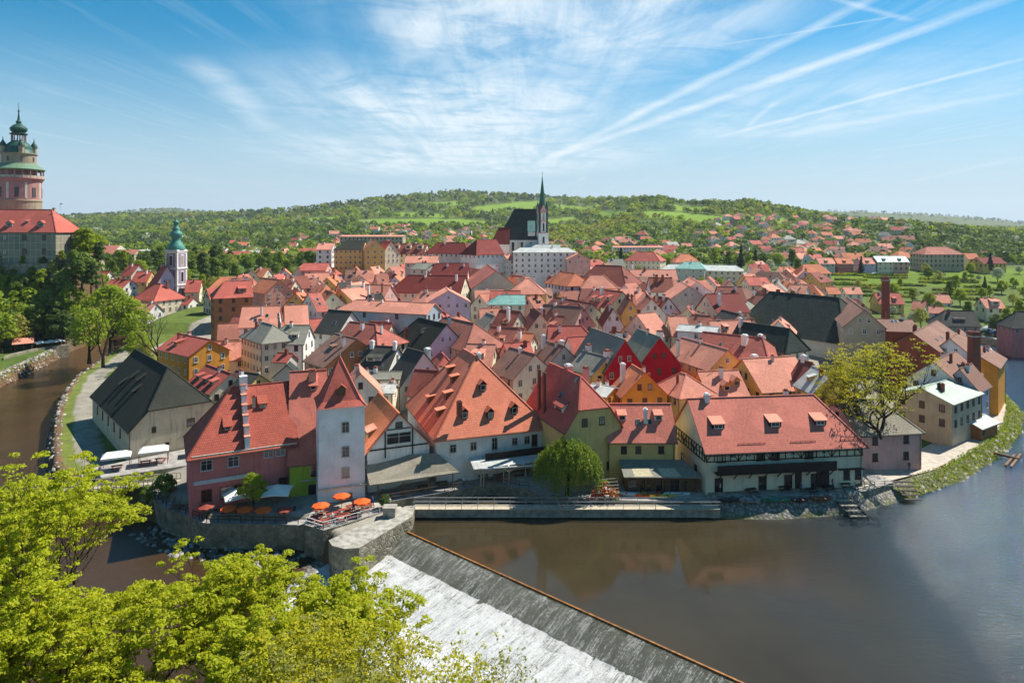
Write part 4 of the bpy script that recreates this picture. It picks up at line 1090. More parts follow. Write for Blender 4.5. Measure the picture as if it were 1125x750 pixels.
m = MB(); m.beam((-6.5, -1.2, 2.9), (8.6, 1.6, 2.9), .16); m.build('beam', [M['white']], pg)
for i in range(7):
    x = -6.3 + i * 2.45; y = -1.2 + i * .46; m = MB(); m.beam((x, y, 3.0), (x + .3, y + 2.2, 3.05), .13); m.build('rafter', [M['white']], pg)
for i in range(4):
    x = -5.5 + i * 4.2; y = -1.05 + i * .78; m = MB(); m.beam((x, y, 0), (x, y, 2.85), .14); m.beam((x, y, 2.0), (x - .9, y - .1, 2.8), .09); m.beam((x, y, 2.0), (x + .9, y + .1, 2.8), .09); m.build('post', [M['palewood']], pg)
# timber gable beside the white tower
h = deco(House('white gabled house with dark beams and a wide window beside the white tower', (-18.6, 112.6), (-24.8, 127), 14.4, 5.2, 5.6, 'orange', 'white', 2.0, oh=.5, name='gable_house', og=.2))
o_, ex_, n_, L_ = h.side('l')
def QQ(u, z, out=.08, o_=o_, ex_=ex_, n_=n_): p = o_ + ex_ * u + n_ * out; return (p.x, p.y, z)
m = MB(); ze = h.ze; zr = h.zr; m.beam(QQ(0, ze), QQ(5.2, zr), .12, .2); m.beam(QQ(10.4, ze), QQ(5.2, zr), .12, .2); m.beam(QQ(0.2, ze), QQ(10.2, ze), .12, .2)
for u in (2.9, 7.5): m.beam(QQ(u, ze - 1.5), QQ(u, ze + 3), .12, .2)
m.beam(QQ(3.2, ze + 3.0), QQ(7.2, ze + 3.0), .1, .16); m.build('timber_frame', [M['darkwood']], h.root)
h.win('l', 5.2, ze + 1.5, 4.0, 1.7, ('framewhite', True, 0)); h.win('l', 5.2, ze + 3.7, 1.0, .7, ('framedark', False, 0))
h.dormer('b', h.x1 - h.x0 - 5.0, .9, 3.2, 1.0, 'shed', pitch=.3, wall='wood', roof='salmon')
# dark shingled canopy over the riverside terrace
lean_to('canopy', 'wide grey shingled canopy on posts under the timber gable', 'canopy', (-24.4, 112.0), (-12.6, 114.3), 7.3, (-8.6, 112.7), (-22.3, 106.9), 4.7, 'r_shingle', posts=4, th=.2)
# white tower
h = empty('white_tower', (-27.9, 110.7, 1.6)); tag(h, 'tall narrow white tower with a pointed red pyramid roof by the river', 'tower'); h.rotation_euler = (0, 0, R(20)); TW = h
m = MB(); hw = 3.45; z1 = 15.5
b = [(-hw - .35, -hw - .3), (hw + .1, -hw - .3), (hw + .1, hw), (-hw - .35, hw)]; t = [(-hw, -hw), (hw, -hw), (hw, hw), (-hw, hw)]
for i in range(4):
    j = (i + 1) % 4; m.face([(*b[i], -3), (*b[j], -3), (*t[j], z1), (*t[i], z1)])
m.build('wall', [m_plaster('plaster_tower_white', (.88, .89, .87), dirt=.2)], h)
m = MB(); o2 = hw + .35; e = [(-o2, -o2, z1 - .35), (o2, -o2, z1 - .35), (o2, o2, z1 - .35), (-o2, o2, z1 - .35)]; k = [(-hw * .86, -hw * .86, z1 + .55), (hw * .86, -hw * .86, z1 + .55), (hw * .86, hw * .86, z1 + .55), (-hw * .86, hw * .86, z1 + .55)]
ap = (0, 0, 22.6)
for i in range(4):
    j = (i + 1) % 4; m.face([e[i], e[j], k[j], k[i]]); m.face([k[i], k[j], ap])
m.face(e[::-1])
for i in range(4): m.beam(k[i], ap, .2, .1); m.beam(e[i], k[i], .2, .1)
m.build('roof', [M['r_red']], h)
m = MB(); m.lathe([(.12, 0), (.05, .8), (.0, 1.0)], 8, c=(0, 0, 22.5)); m.build('finial', [M['iron']], h)
m = MB(); m.face([(-.65, -3.0 + .0, 17.2), (.65, -3.0, 17.2), (.65, -3.0, 18.2), (0, -3.0, 18.7), (-.65, -3.0, 18.2)]); 
m = MB(); m.box(-.6, .6, -2.9, -1.5, 16.9, 18.0); m.face([(-.75, -3.0, 17.95), (0, -3.0, 18.6), (0, -1.2, 18.6), (-.75, -1.4, 17.95)], 1); m.face([(0, -3.0, 18.6), (.75, -3.0, 17.95), (.75, -1.4, 17.95), (0, -1.2, 18.6)], 1); m.face([(-.6, -2.9, 18), (.6, -2.9, 18), (0, -2.9, 18.55)])
m.build('dormer', [M['wood'], M['r_red']], h)
for z in (12.0, 8.2, 4.9): 
    wdt = .3 * (1 - z / z1); put_window(h, (.5, -hw - wdt - .02, z), 0, 1.0, 1.5, ('frame', True, 0))
put_window(h, (-1.3 + 2, -hw - .3, 1.2), 0, 1.5, .8, ('frame', True, 0))
m = MB(); m.box(-hw - .45, hw + .2, -hw - .5, -hw - .15, 2.6, 2.85); m.box(hw - .2, hw + .35, -hw - .15, hw, 2.6, 2.85); m.build('ledge', [M['trim']], h)
# green house with a very tall roof, left of the tower
h = deco(House('narrow lime-green house with a tall steep red roof left of the white tower', (-38.1, 117.6), (-32.5, 119.2), 20.2, 9.6, 12.6, 'bright', 'green', 1.2, oh=.3, name='green_house', og=.15, wb=5))
h.win('f', 3.9, h.ze - 1.5, 1.5, 2.0, ('yellowtrim', False, 0)); d_ = h.win('f', 3.6, 1.4, 1.6, 2.7, ('yellowtrim', False, 0)); d_.name = 'door'
h.chimney(.62, -.14, .4, 1.2, 1.0, 'brick', 'w_salmonw'); h.wbox('f', 1.6, 5.2, h.ze - 3.0, h.ze - 2.85, .01, .35, 'ledge', 'trim')
h.dormer('f', 3.6, 7.4, 1.3, .9, 'shed', pitch=.6, wall='wood')
# pink house
h = deco(House('long pink-red riverside house with a tiled hip roof and grey shutters', (-46.4, 113.0), (-38.2, 117.2), 18.6, 7.6, 8.2, 'pinkhouse', 'rose', 1.2, (('h', 6.6), 'g'), .45, name='pink_house', og=.1, wb=5.5))
PK = h; L = h.x1 - h.x0
for u in (2.4, 6.2): h.win('f', u, h.ze - 1.7, 1.5, 1.4, ('canvasgrey', True, 0))
for u in (11.4, 13.2): h.win('f', u, h.ze - 1.1, 1.3, 1.3, ('canvasgrey', True, 0))
for u, w_ in ((2.4, 1.4), (5.3, 1.9), (7.4, 1.9), (13.6, 1.2)): h.win('f', u, 2.9, w_, 1.7, ('redwood', True, 0))
h.wbox('f', .6, 8.8, 4.7, 5.3, .01, .16, 'sign_board', 'canvasgrey'); h.wbox('f', .3, L, h.ze - .25, h.ze - .05, .01, .25, 'cornice', 'trim')
# stepped fire wall across the roof
o_, ex_, n_, L_ = h.side('f'); m = MB(); tn = h.hr / h.wf
for i in range(6):
    y0 = -h.wf + i * h.wf / 6; y1 = y0 + h.wf / 6; zt = h.ze + (y1 + h.wf) * tn + .35; xx = h.x0 + 7.9
    m.box(xx, xx + .75, y0, y1 - .003, h.ze + (y0 + h.wf) * tn - .8, zt); m.box(xx - .1, xx + .85, y0 - .06, y1 - .05, zt, zt + .14, 1)
m.box(h.x0 + 7.8, h.x0 + 9.0, -.6, .6, h.zr - .5, h.zr + 1.7); m.build('firewall', [M['w_cool'], M['r_salmon']], h.root)
h.dormer('f', L - 4.6, 4.6, 1.3, .8, 'shed', pitch=.5, wall='rust'); h.dormer('f', 5.6, 2.5, 1.1, .6, 'shed', pitch=.6, wall='wood')
h.chimney(.62, -.35, -1.2, .5, .5, 'brick', 'w_tan')
# dark barn-like house by the meadow
h = deco(House('old stained stone house with a very large black slate roof beside the meadow', (-89.4, 161.5), (-70.2, 139.4), 16.4, 8.7, 9.1, 'black', 'old', 1.2, ('g', ('j', 8.6, .34)), .5, name='old_barn_house', og=1.2))
BN = h
for u, d in ((11.5, 1.6), (14.5, 3.2), (19.5, 3.4), (22.5, 1.9)):
    h.dormer('f', u, d + 1.6, 1.5, .55, 'shed', pitch=.62, wall='darkwood', win=False)
for i in range(5): h.win('f', 6.0 + i * 5.6, h.ze - 2.4, .7, 1.7, FD)
for u, z, w_, hh in ((6.3, 2.0, .6, .9), (10.6, 5.6, 1.3, 1.3), (14.2, 5.2, 1.3, 2.8), (16.8, 5.4, 1.1, 1.0), (4.0, 5.4, .6, .9)): h.win('r', u, z, w_, hh, FD)
d_ = h.win('r', 14.0, 1.5, 1.6, 2.6, ('wood', False, 0)); d_.name = 'door'
lean_to('awning', 'small orange awning over the door of the old barn', 'awning', (-61.5, 134.0), (-58.9, 136.0), 5.0, (-58.4, 134.4), (-61, 132.6), 4.3, 'canvasorange', th=.06, posts=2, postmat='blackiron', floor=1.2)
# ------------------------------------------------------------------ the old town, house by house
W0 = ('frame', True, 1); DK = ('framedark', True, 1)
def T(label, ax, ay, bx, by, h, w, hr, roof, wall, ends=('g', 'g'), ch=(), dm=(), sk=(), **k):
    H = RH(label, ax, ay, bx, by, h, w, hr, roof, wall, ends, **k)
    for c in ch: H.chimney(*c[:3], w=c[3] if len(c) > 3 else .75, d=c[3] if len(c) > 3 else .75, cap=c[4] if len(c) > 4 else 'brick', body=c[5] if len(c) > 5 else 'w_white')
    if not ch and H.c.y < 420 and roof not in ('green',): H.chimney(rnd.uniform(.2, .8), rnd.uniform(-.25, .3), rnd.uniform(.5, 1.1), .75, .75, 'brick', rnd.choice(['w_white', 'w_white', 'brick']))
    if H.c.y < 330 and rnd.random() < .5: H.chimney(rnd.uniform(.15, .85), rnd.uniform(-.5, .4), rnd.uniform(.2, .9), .55, .55, 'brick', rnd.choice(['w_white', 'w_cream', 'brick']))
    if H.c.y < 300 and rnd.random() < .4: H.aerial()
    for d_ in dm: H.dormer(d_[0], d_[1], d_[2], d_[3] if len(d_) > 3 else 1.3, d_[4] if len(d_) > 4 else .9, d_[5] if len(d_) > 5 else 'shed', rel=True)
    for d_ in sk: H.skylight(d_[0], d_[1], d_[2], rel=True)
    return H
g_, h5, h4, h6 = 'g', ('h', 5), ('h', 4), ('h', 6)
C1 = ((.3, .1, .7),); C2 = ((.25, -.2, .6), (.75, .15, .8)); C3 = ((.2, .2, .8), (.5, -.3, .5), (.8, .1, .9))
# left of the centre
T('tall rust-brown four-storey hotel with a red roof beside the dark bridge', 247, 309, 276, 308, 17.5, 6, 5, 'red', 'rust', (h4, g_), ((.55, .1, .9, 1.0), (.9, .1, 1.2, 1.2)), rows=4, sp=3.4, dm=(('f', .75, 1.5, 2.6, 1.4),))
T('bright orange gabled house just right of the rust-brown hotel', 289, 305, 307, 307, 16, 5.6, 4.6, 'orange', 'salmonw', ch=C1)
T('white-walled house under a broad salmon roof, left of its blue-gabled neighbour', 266, 337, 308, 336, 14.5, 6.6, 5, 'salmon', 'white', sk=(('f', .4, 1.6), ('f', .7, 3)), ch=((.6, .1, .6),))
T('salmon-roofed house with a blue-grey gable end facing right', 312, 335.5, 338, 334.5, 14.8, 6.4, 5, 'salmon', 'blue', ch=((.3, .1, .8, 1.2, 'darkwood'),))
T('cream corner house with ochre lines and a grey hip roof', 289, 354, 300, 357, 13.5, 4.4, 3.6, 'grey', 'cream', (h4, h4), rows=3, sp=1.8)
T('white house with dark windows under a grey slate roof with two dormers', 314, 357, 341, 357, 13, 5, 4, 'grey', 'white', (h5, g_), style=DK, dm=(('f', .45, 1.4, 2, .9), ('f', .75, 1.4, 2, .9)), sp=3)
T('dark grey steep-roofed house left of the long blue wall', 361, 340, 387, 342, 14.5, 5.6, 5.5, 'slate', 'white', ch=C1, sk=(('f', .6, 2),))
T('house with an old striped red-and-brown roof below the long blue wall', 384, 353, 413, 356, 13.6, 5.6, 4.6, 'strip', 'cream', (g_, h6), ch=((.4, -.3, .6),))
T('large house with a faded brown roof and small vents behind the pointed white tower', 368, 366, 392, 372, 13.2, 8.2, 5.6, 'brown', 'rust', sk=(('f', .5, 3), ('f', .3, 5)), ch=((.85, -.3, .5),), dm=(('f', .5, 4.5, 2.2, .5),))
T('white-walled house with a mossy dark slate roof and white chimneys left of the mill house', 404, 379, 438, 381, 11.5, 4.6, 4.2, 'slate', 'white', ch=((.15, -.1, 1.2, .9, 'white'), (.95, -.1, 1.3, .8, 'white')), dm=(('f', .3, 1.2, 2.2, .9), ('f', .55, 1.4, 1.8, .8)), style=DK)
T('house with one steep dark slate slope behind the left edge of the mill roof', 447, 382, 466, 387, 12, 5.8, 6.5, 'slate', 'white', ch=((.6, .5, .2, 1.2, 'white'),), rows=1)
T('low house with a flat-looking grey-green roof strip left of the mill house', 392, 408, 442, 408, 8, 2.6, 1.0, 'grey', 'cream', rows=1)
T('low shed with a pale metal roof between the tower and the mill house', 418, 421, 436, 421, 7.5, 3.0, 1.2, 'pale', 'cream', rows=1)
T('long blue-grey house with pale pilasters under a narrow salmon roof', 392, 329, 478, 333, 15.5, 4.6, 2.6, 'salmon', 'blue', (h4, g_), rows=1, ch=C1, skip=.7)
T('dark slate hip-roofed house with pinkish wall before the blue-grey long house', 460, 349, 491, 356, 14, 6, 6, 'black', 'lav', (h4, g_), ch=((.3, -.8, -2, .6, 'brick', 'brick'),), dm=(('f', .6, 3, 1.2, .8),))
T('house with a weathered red hip roof and flat skylights above the mill ridge', 489, 348, 521, 355, 13.5, 6.4, 5.6, 'rust', 'cream', (h4, h6), sk=(('f', .6, 2.4), ('f', .7, 2.4)), dm=(('f', .3, 2, 1.4),))
T('dark-red roofed house with tall white chimneys, left one of the dark gabled pair', 549, 340, 572, 342, 14, 5.4, 5.4, 'brownred', 'cream', ch=((.7, -.5, 1.2, .8, 'white'),), dm=(('f', .6, 2, 1.6),))
T('cream gable house with a small balcony under a maroon roof in the middle of town', 594, 344, 586, 338, 14, 4.4, 5.5, 'brownred', 'cream', ch=((.5, .3, .8, .8, 'white'),))
T('house with a worn red roof and a white-framed dormer right of the maroon gable', 601, 345, 621, 347, 12.5, 5, 4.6, 'rust', 'pink', dm=(('f', .6, 1.3, 2.4, 1.2),))
T('pink-framed dark-brown long roof with a pointed gable in the middle of town', 597, 334, 640, 337, 15, 6.2, 6.2, 'brown', 'pink', (g_, g_), ch=((.3, 0, .6),))
T('small pale pink gabled house facing the river side among brown roofs', 641, 338, 636, 333, 14.5, 3.4, 4.8, 'brownred', 'pink')
T('small white gabled house beside the pale pink one', 674, 339, 668, 334, 14.2, 2.9, 4.6, 'brownred', 'white')
T('yellow-and-orange gabled house under the end of the long dormered roof', 693, 329, 688, 324, 15.5, 2.8, 4.4, 'rust', 'yellow', rows=3)
T('house with verdigris sheet roof below the big sage gable', 549, 324, 577, 324, 13.5, 4.5, 2.6, 'teal', 'cream', (h4, g_), rows=1)
T('big sage-green gable house with a striped salmon roof in the town centre', 545, 297, 535, 290, 17, 9.6, 7, 'strip', 'sage', rows=0, ch=((.4, .3, .5, 1.0),))
T('dark red broad-roofed house left of the sage gable, upper of the two', 479, 289, 515, 289, 17.5, 7, 6.5, 'darkred', 'white', (h4, g_), ch=((.5, -.2, .2), (.9, -.2, .2)))
T('dark red broad-roofed house left of the sage gable, lower of the two', 449, 302, 512, 303, 16, 7, 6.2, 'darkred', 'cream', (h6, g_), ch=((.45, -.1, .5), (.9, -.3, 1)))
T('pale lavender wide gable house in front of the dark red roofs', 493, 319, 490, 315, 14.5, 7.4, 4.0, 'salmon', 'lav', ch=((.2, .2, .5),), rows=1)
T('ochre house with a pyramid-like salmon roof right of the verdigris roof', 578, 306, 582, 306, 16, 6.4, 5, 'salmon', 'yellow', (h6, h6), rows=1, sp=3.2)
T('small orange-roofed house left of the white town hall block', 561, 302, 574, 303, 15, 4.6, 4, 'orange', 'cream', ch=C1)
T('orange-roofed house in front of the white town hall block', 616, 298, 632, 300, 16, 5.6, 4.6, 'orange', 'lav', (h4, h4), ch=((.2, -.3, 1),))
T('white-based house under a great brown hip roof right of the white block', 655, 291, 683, 292, 18, 8.4, 7.6, 'brownred', 'white', (h5, h6), rows=1, ch=((.95, 0, .4),))
T('small house with a salmon hip roof in front of the great brown roof', 649, 302, 663, 302, 16, 5, 4.6, 'salmon', 'white', (h4, h5), rows=1, ch=C1)
T('long low house with four dark dormers in a red roof in the town centre', 655, 317, 684, 320, 15, 6, 5, 'red', 'cream', dm=(('f', .2, 1.6, 2, 1.1), ('f', .45, 1.6, 2, 1.1), ('f', .75, 2.4, 2, 1.1)), ch=((.35, -.3, 1, .9, 'white'),))
T('long maroon roof standing edge-on below the dormered house', 609, 326, 650, 333, 13.6, 4.4, 3.6, 'brownred', 'cream', rows=1, dm=(('f', .5, 1.4, 1.6),))
T('white gabled house with a brown-red roof right of the yellow-orange gable', 716, 328, 711, 323, 14.8, 4.2, 4.6, 'rust', 'white', rows=1)
T('brown-red roofed house between two white gables', 719, 325, 735, 327, 14.6, 5, 4.8, 'brownred', 'white', dm=(('f', .6, 1.4),))
T('big smooth salmon roof sloping right in the middle of town', 699, 345, 720, 343, 13.6, 6.4, 5.6, 'salmon', 'cream', rows=1)
T('salmon-roofed house left of the pale blue low house', 733, 347, 754, 347, 13, 5.2, 4.6, 'salmon', 'cream', ch=C1)
T('pale cool-white low house with tiny windows in front of maroon roofs', 746, 356, 790, 359, 11.5, 3.0, 1.2, 'pale', 'cool', rows=1, sp=5)
T('weathered maroon roof with a red ball of chimneys left of the dark hall', 760, 345, 782, 347, 12.5, 4.4, 3.8, 'rust', 'pink', ch=C1)
T('wide house with a two-tier dark maroon roof left of the black brewery roof', 775, 323, 812, 322, 15.5, 6.4, 5.2, 'darkred', 'cream', ch=((.2, -.6, .4, .9, 'white'), (.55, .2, .8)))
T('maroon roofed house stepped up behind the two-tier dark roof', 787, 315, 815, 315, 17, 5, 4.2, 'brownred', 'white', rows=1)
T('tall beige house with one blank wall in the centre right', 757, 314, 748, 309, 16.5, 6.4, 4.6, 'salmon', 'greyw', rows=1, skip=.6)
T('blue-white gable house with a salmon roof behind the beige blank wall', 766, 309, 757, 304, 16.8, 5.6, 4.2, 'salmon', 'cool', rows=1)
T('dark grey small house with a slate roof left of the black annex', 793, 340, 812, 345, 12.6, 4.6, 4.4, 'slate', 'greyw', ch=((.9, .2, .5, .7, 'white'),))
T('house with a brown patchwork roof and two white chimneys right of centre', 772, 364, 838, 371, 12.2, 6.4, 5.2, 'strip', 'greyw', (g_, h4), ch=((.6, -.3, .6, 1.3, 'white'), (.75, .1, .7, 1.0, 'white')), sk=(('f', .3, 3),))
T('house with a ribbed pale salmon roof and a yellow gable end', 749, 370, 800, 384, 12, 4.9, 4.2, 'salmon', 'yellow', ch=((.25, -.85, .3, .7),), rows=2)
T('large plain salmon roof on a house with yellow gable behind the half-timbered house', 815, 394, 873, 391, 12.4, 7.0, 5.4, 'salmon', 'yellow', ch=((.35, .35, .2, 1.2, 'white'),), style=W0, sp=2.8)
T('orange-gabled house with two small gabled dormers behind the half-timbered ridge', 766, 408, 811, 406, 11, 5.6, 5, 'salmon', 'orange', dm=(('f', .5, 1.8, 1.6, 1.2, 'gable'), ('f', .8, 2.6, 1.6, 1.2, 'gable')))
T('pale salmon pyramid-roofed small house with a thin chimney behind the ochre house', 748, 409, 754, 411, 10.8, 4.4, 3.4, 'salmon', 'ochre', (h4, h4), rows=1, ch=((.6, -.5, .2, .4, 'brick', 'brick'),))
# twin crimson gables
for lab, ax, ay, bx, by, w_ in (('left one of the twin crimson gable houses with grey roofs', 687, 373, 650, 360, 4.8), ('right, larger one of the twin crimson gable houses with grey roofs', 725, 370, 700, 361, 5.4)):
    T(lab, ax, ay, bx, by, 15, w_, 6.6, 'grey', 'crimson', rows=2, sp=2.6, style=W0, ch=((.6, .45, .6, 1.2, 'brick'),))
T('ochre-walled house with a rough grey roof and white chimneys left of the crimson gables', 640, 385, 668, 392, 11.5, 4.2, 3.4, 'grey', 'yellow', ch=((.1, .2, 1.6, 1.1), (.95, .1, 1.4, 1.3)), style=DK)
T('bright orange gable house with a chimney right above the ochre river house', 709, 409, 694, 400, 12.2, 4.7, 4.6, 'orange', 'orange', ch=((.05, .75, -1.8, .5, 'brick', 'brick'), (.3, -.6, .8, .9, 'white')), style=('redwood', True, 1))
T('low orange house with a flat pale roof left of the bright orange gable', 650, 421, 676, 425, 8.8, 3.6, 1.2, 'pale', 'orange', rows=1, style=('redwood', True, 1))
T('white-chimneyed pale brown roof between the mill ridge and the tan house', 560, 381, 588, 389, 12, 5.6, 4.8, 'brown', 'cream', ch=((.5, -.1, .2, .6, 'white'),), sp=3)
T('house with two pale dormers in a dusty salmon roof behind the mill ridge', 513, 377, 545, 378, 12.4, 4.8, 4.2, 'salmon', 'cream', dm=(('f', .35, 1.6, 1.5, 1.2), ('f', .6, 1.6, 1.5, 1.2)))
T('small salmon roof cut by a dark valley behind the mill house', 553, 377, 582, 375, 11.8, 4, 3.6, 'red', 'pink', rows=1)
T('white double-chimneyed house with a brown roof left of the grey twin roofs', 598, 374, 620, 380, 12, 5, 4.4, 'brown', 'greyw', ch=((.2, -.3, 1.8, .8, 'white'), (.8, .1, 1, 1.0, 'white')), rows=1)
T('pale orange small roof with a stout chimney below the cream balcony gable', 567, 365, 587, 366, 12, 4, 3, 'orange', 'cream', ch=((.25, -.4, 1.0, .9, 'brick'),), rows=1)
# behind and left of the half-timbered house, riverside right
T('long faded pink house with a mossy grey shingle roof behind the big spring tree', 918, 440, 964, 438, 9.9, 6.2, 4.4, 'shingle', 'pink', (g_, h4), zb=2.7, style=DK, rows=2, sp=4)
T('tan house with a pale green sheet roof above the river path', 1012, 426, 1047, 415, 8.2, 5.6, 2.1, 'pgreen', 'tan', zb=3.2, rows=3, style=DK, ch=((.3, -.3, .2, .9, 'darkwood', 'darkwood'),))
T('grey roofed white gable house above the pale green roof', 1025, 397, 1050, 386, 11, 5.2, 4.2, 'brown', 'white', ends=(g_, g_), rows=1, zb=4)
T('tall orange-walled house with a dark lean roof at the river bend on the right', 1076, 391, 1085, 381, 9.6, 3.6, 2.2, 'brown', 'orange', zb=3.5, rows=0)
T('narrow grey-pink house wedged before the orange-walled house', 1054, 405, 1068, 399, 10.2, 3.4, 4.0, 'brown', 'lav', zb=3.4, rows=2)
T('long house of brick ribs with a light brown roof beside the brewery chimney', 1003, 366, 1030, 352, 13, 5.4, 3.8, 'brown', 'brickw', zb=4.5, rows=0, sk=(('f', .3, 1.5), ('f', .5, 1.5)))
T('blue-white gable house with a brown roof near the river bend', 1044, 372, 1056, 362, 12, 5.4, 4.6, 'brown', 'cool', zb=4.5, rows=1)
T('yellow-green narrow house with a pale roof under the spring tree', 893, 402, 915, 411, 12.4, 4.0, 3.6, 'pale', 'yellow', zb=3.5, dm=(('f', .4, 1.4),), style=DK, rows=3)
T('dark red roofed small house left of the pale-roofed narrow house', 878, 395, 893, 398, 12.4, 3.4, 3.4, 'brownred', 'pink', ch=((.3, 0, .6, .9, 'white'),))
T('low red roofed house between the salmon roof and the spring tree', 893, 417, 912, 424, 9.5, 3.4, 2.8, 'red', 'lav', rows=1)
# brewery
BR = T('huge black-green brewery hall roof with a hipped end right of the centre', 846, 320, 922, 327, 16, 11.5, 11.5, 'green', 'greyw', (('h', 5), ('h', 9)), rows=0, ridge=True)
for u in (.06, .2, .34): BR.chimney(u, .05, .8, 1.1, .8, 'brick', 'brick')
T('black sheet-roofed annex in front of the brewery hall', 812, 353, 868, 361, 14, 4.6, 5.0, 'green', 'greyw', rows=1, ends=(g_, ('h', 2)), ch=((.05, -.2, 1.2, .8, 'white'),))
T('tall brewery block with a flat brown roof in front of the brick chimney', 959, 350, 1002, 351, 13.5, 5.6, 2.4, 'brown', 'brickw', rows=0, zb=5, sk=(('f', .45, 4), ('f', .55, 4)))
T('brown side house leaning on the right end of the brewery hall', 930, 326, 950, 340, 16, 5, 4.6, 'brown', 'tan', rows=1)
def brick_chimney(label, px, top, bot, Y, r, sq=False):
    x, y = PY(px, Y); z1 = ZY(top, Y); z0 = ZY(bot, Y) - 6; root = empty('brick_chimney', (x, y, z0)); tag(root, label, 'chimney')
    m = MB(); H_ = z1 - z0; n = 4 if sq else 16
    m.lathe([(r * 1.12, 0), (r, H_ * .5), (r * .96, H_ - 1.4), (r * 1.14, H_ - 1.3), (r * 1.14, H_ - .7), (r, H_ - .6), (r, H_), (r * .7, H_), (r * .7, H_ - .5)], n, rot=PI / 4 if sq else 0, sq=sq); m.build('shaft', [M['brick']], root)
    m = MB(); m.lathe([(r * 1.2, H_ - 1.15), (r * 1.2, H_ - .9), (r * 1.0, H_ - .9)], n, rot=PI / 4 if sq else 0, sq=sq); m.build('band', [M['trim']], root)
    return root
brick_chimney('tall round brick chimney rising behind the brewery block', 973, 304, 343, 205, 1.15)
brick_chimney('square dark-red brick chimney by the orange house at the river bend', 1070, 364, 400, 157, .95, True)
# left riverside group
OH = T('free-standing orange-yellow house with a red roof by the left river arm', 195, 366, 231, 373, 11.4, 5.2, 3.2, 'red', 'orange', zb=3.8, rows=3, sp=2.6, style=W0, ch=C1, dm=(('f', .35, 1.8, 1.8, .9),))
T('low cream house with a red roof and three long dormers left of the pink house', 227, 400, 254, 410, 7.6, 4.6, 3.6, 'red', 'cream', zb=3.0, rows=1, sp=2.0, dm=(('f', .2, 1.4, 2.0, .8), ('f', .5, 1.4, 2.0, .8), ('f', .8, 1.4, 2.0, .8)), style=('framedark', False, 1))
T('low house with a long grey slate roof behind the pink house', 259, 407, 285, 411, 7.4, 4.8, 3.4, 'slate', 'ochre', zb=2.8, rows=1, sk=(('f', .6, 2.5),), style=DK)
T('small dark gabled shed between the pink house and the brown roof', 315, 401, 319, 397, 8.5, 3.0, 2.6, 'green', 'greyw', rows=0)
T('low pink garden wall house under the white slate-roofed house', 305, 387, 322, 388, 8.6, 2.2, 1.6, 'red', 'greyw', rows=0)
# the steep church across the river and its neighbours
Tq = lambda *a, **k: T(*a, **k)
T('small cream house with a salmon roof on the slope beside the castle rock', 99, 278, 110, 278, 14, 4.6, 4.6, 'salmon', 'tan', Y=370, rows=1)
T('red-roofed white gable house left of the green-topped church tower', 106, 297, 121, 298, 12, 5, 5, 'red', 'white', Y=335, rows=1)
T('red roofed house with a grey gable left of the church roof', 142, 290, 154, 291, 14, 5, 5, 'red', 'greyw', Y=345, rows=1)
T('house with a faded red roof just left of the steep church roof', 150, 298, 168, 298, 12, 5, 4.5, 'red', 'ochre', Y=325, rows=1, sk=(('f', .5, 2),))
T('row house with a dusty red roof and white chimneys by the river bridge', 122, 306, 144, 308, 10, 4, 3, 'red', 'white', Y=310, rows=2)
T('grey-gabled church nave with a very steep red roof before the green-topped tower', 178, 291, 184, 293, 19, 6, 10.5, 'red', 'lav', ends=(('h', 3), ('g')), Y=318, rows=1)
T('cream riverside house with a pyramid-like red roof below the church', 172, 311, 177, 312, 14, 7.4, 6.2, 'red', 'cream', (h6, h6), Y=292, rows=2, sp=2.4)
T('long white house with small windows at the river below the church', 152, 331, 172, 334, 9, 4, 3.4, 'salmon', 'white', Y=272, zb=1, rows=2, sp=2.4)
T('cream house with a bright red roof right of the church tower', 205, 308, 222, 307, 12, 5.2, 5, 'red', 'cream', Y=322, rows=2, ch=C1)
T('low white house with a red porch roof at the foot of the church tower', 205, 326, 214, 327, 8, 3.6, 2.6, 'red', 'white', Y=296, rows=1)
# behind: museum, block of flats, west edge
T('big yellow four-storey building with a dark roof on the edge of town', 381, 264, 402, 264, 23, 7.4, 4.6, 'black', 'yellow', (h5, g_), Y=372, rows=4, sp=2.2)
T('ochre wing with a curved baroque gable beside the dark-roofed yellow building', 412, 264, 408, 262, 22, 5.4, 5.2, 'salmon', 'yellow', Y=368, rows=3)
T('pale blue-white house with a salmon roof left of the big yellow building', 350, 267, 368, 267, 17, 6, 3.4, 'salmon', 'cool', Y=385, rows=3)
T('stepped pink apartment house with terraces near the wooded bank', 333, 289, 362, 289, 13, 6.4, 3.2, 'red', 'pink', Y=345, rows=3)
T('long brown-red roofed house with three white gables right of the yellow building', 432, 267, 470, 268, 15, 6, 5.4, 'brownred', 'cream', Y=390, rows=2, dm=(('f', .15, 2.4, 3.2, 2.6, 'gable'), ('f', .5, 2.4, 3.2, 2.6, 'gable'), ('f', .85, 2.4, 3.2, 2.6, 'gable')))
T('red roofed house between the yellow building and the three-gabled house', 421, 264, 430, 265, 17, 6, 6.6, 'red', 'cream', Y=375, rows=2)
T('wide house with a dark red hip roof left of the great church', 481, 266, 510, 267, 15, 6.6, 5.6, 'darkred', 'greyw', (h5, h5), Y=385, rows=1)
T('maroon steep roof leaning toward the great church', 524, 264, 545, 262, 15, 7, 7.6, 'darkred', 'white', (h6, g_), Y=374, rows=1)
T('long salmon roofed house below the three-gabled house', 446, 281, 482, 281, 13, 5, 3, 'salmon', 'greyw', Y=330, rows=1, ch=C3)
T('grey flat-roofed long house beside the dark red roofs', 458, 288, 476, 290, 11, 5, 2.4, 'grey', 'greyw', Y=315, rows=2)
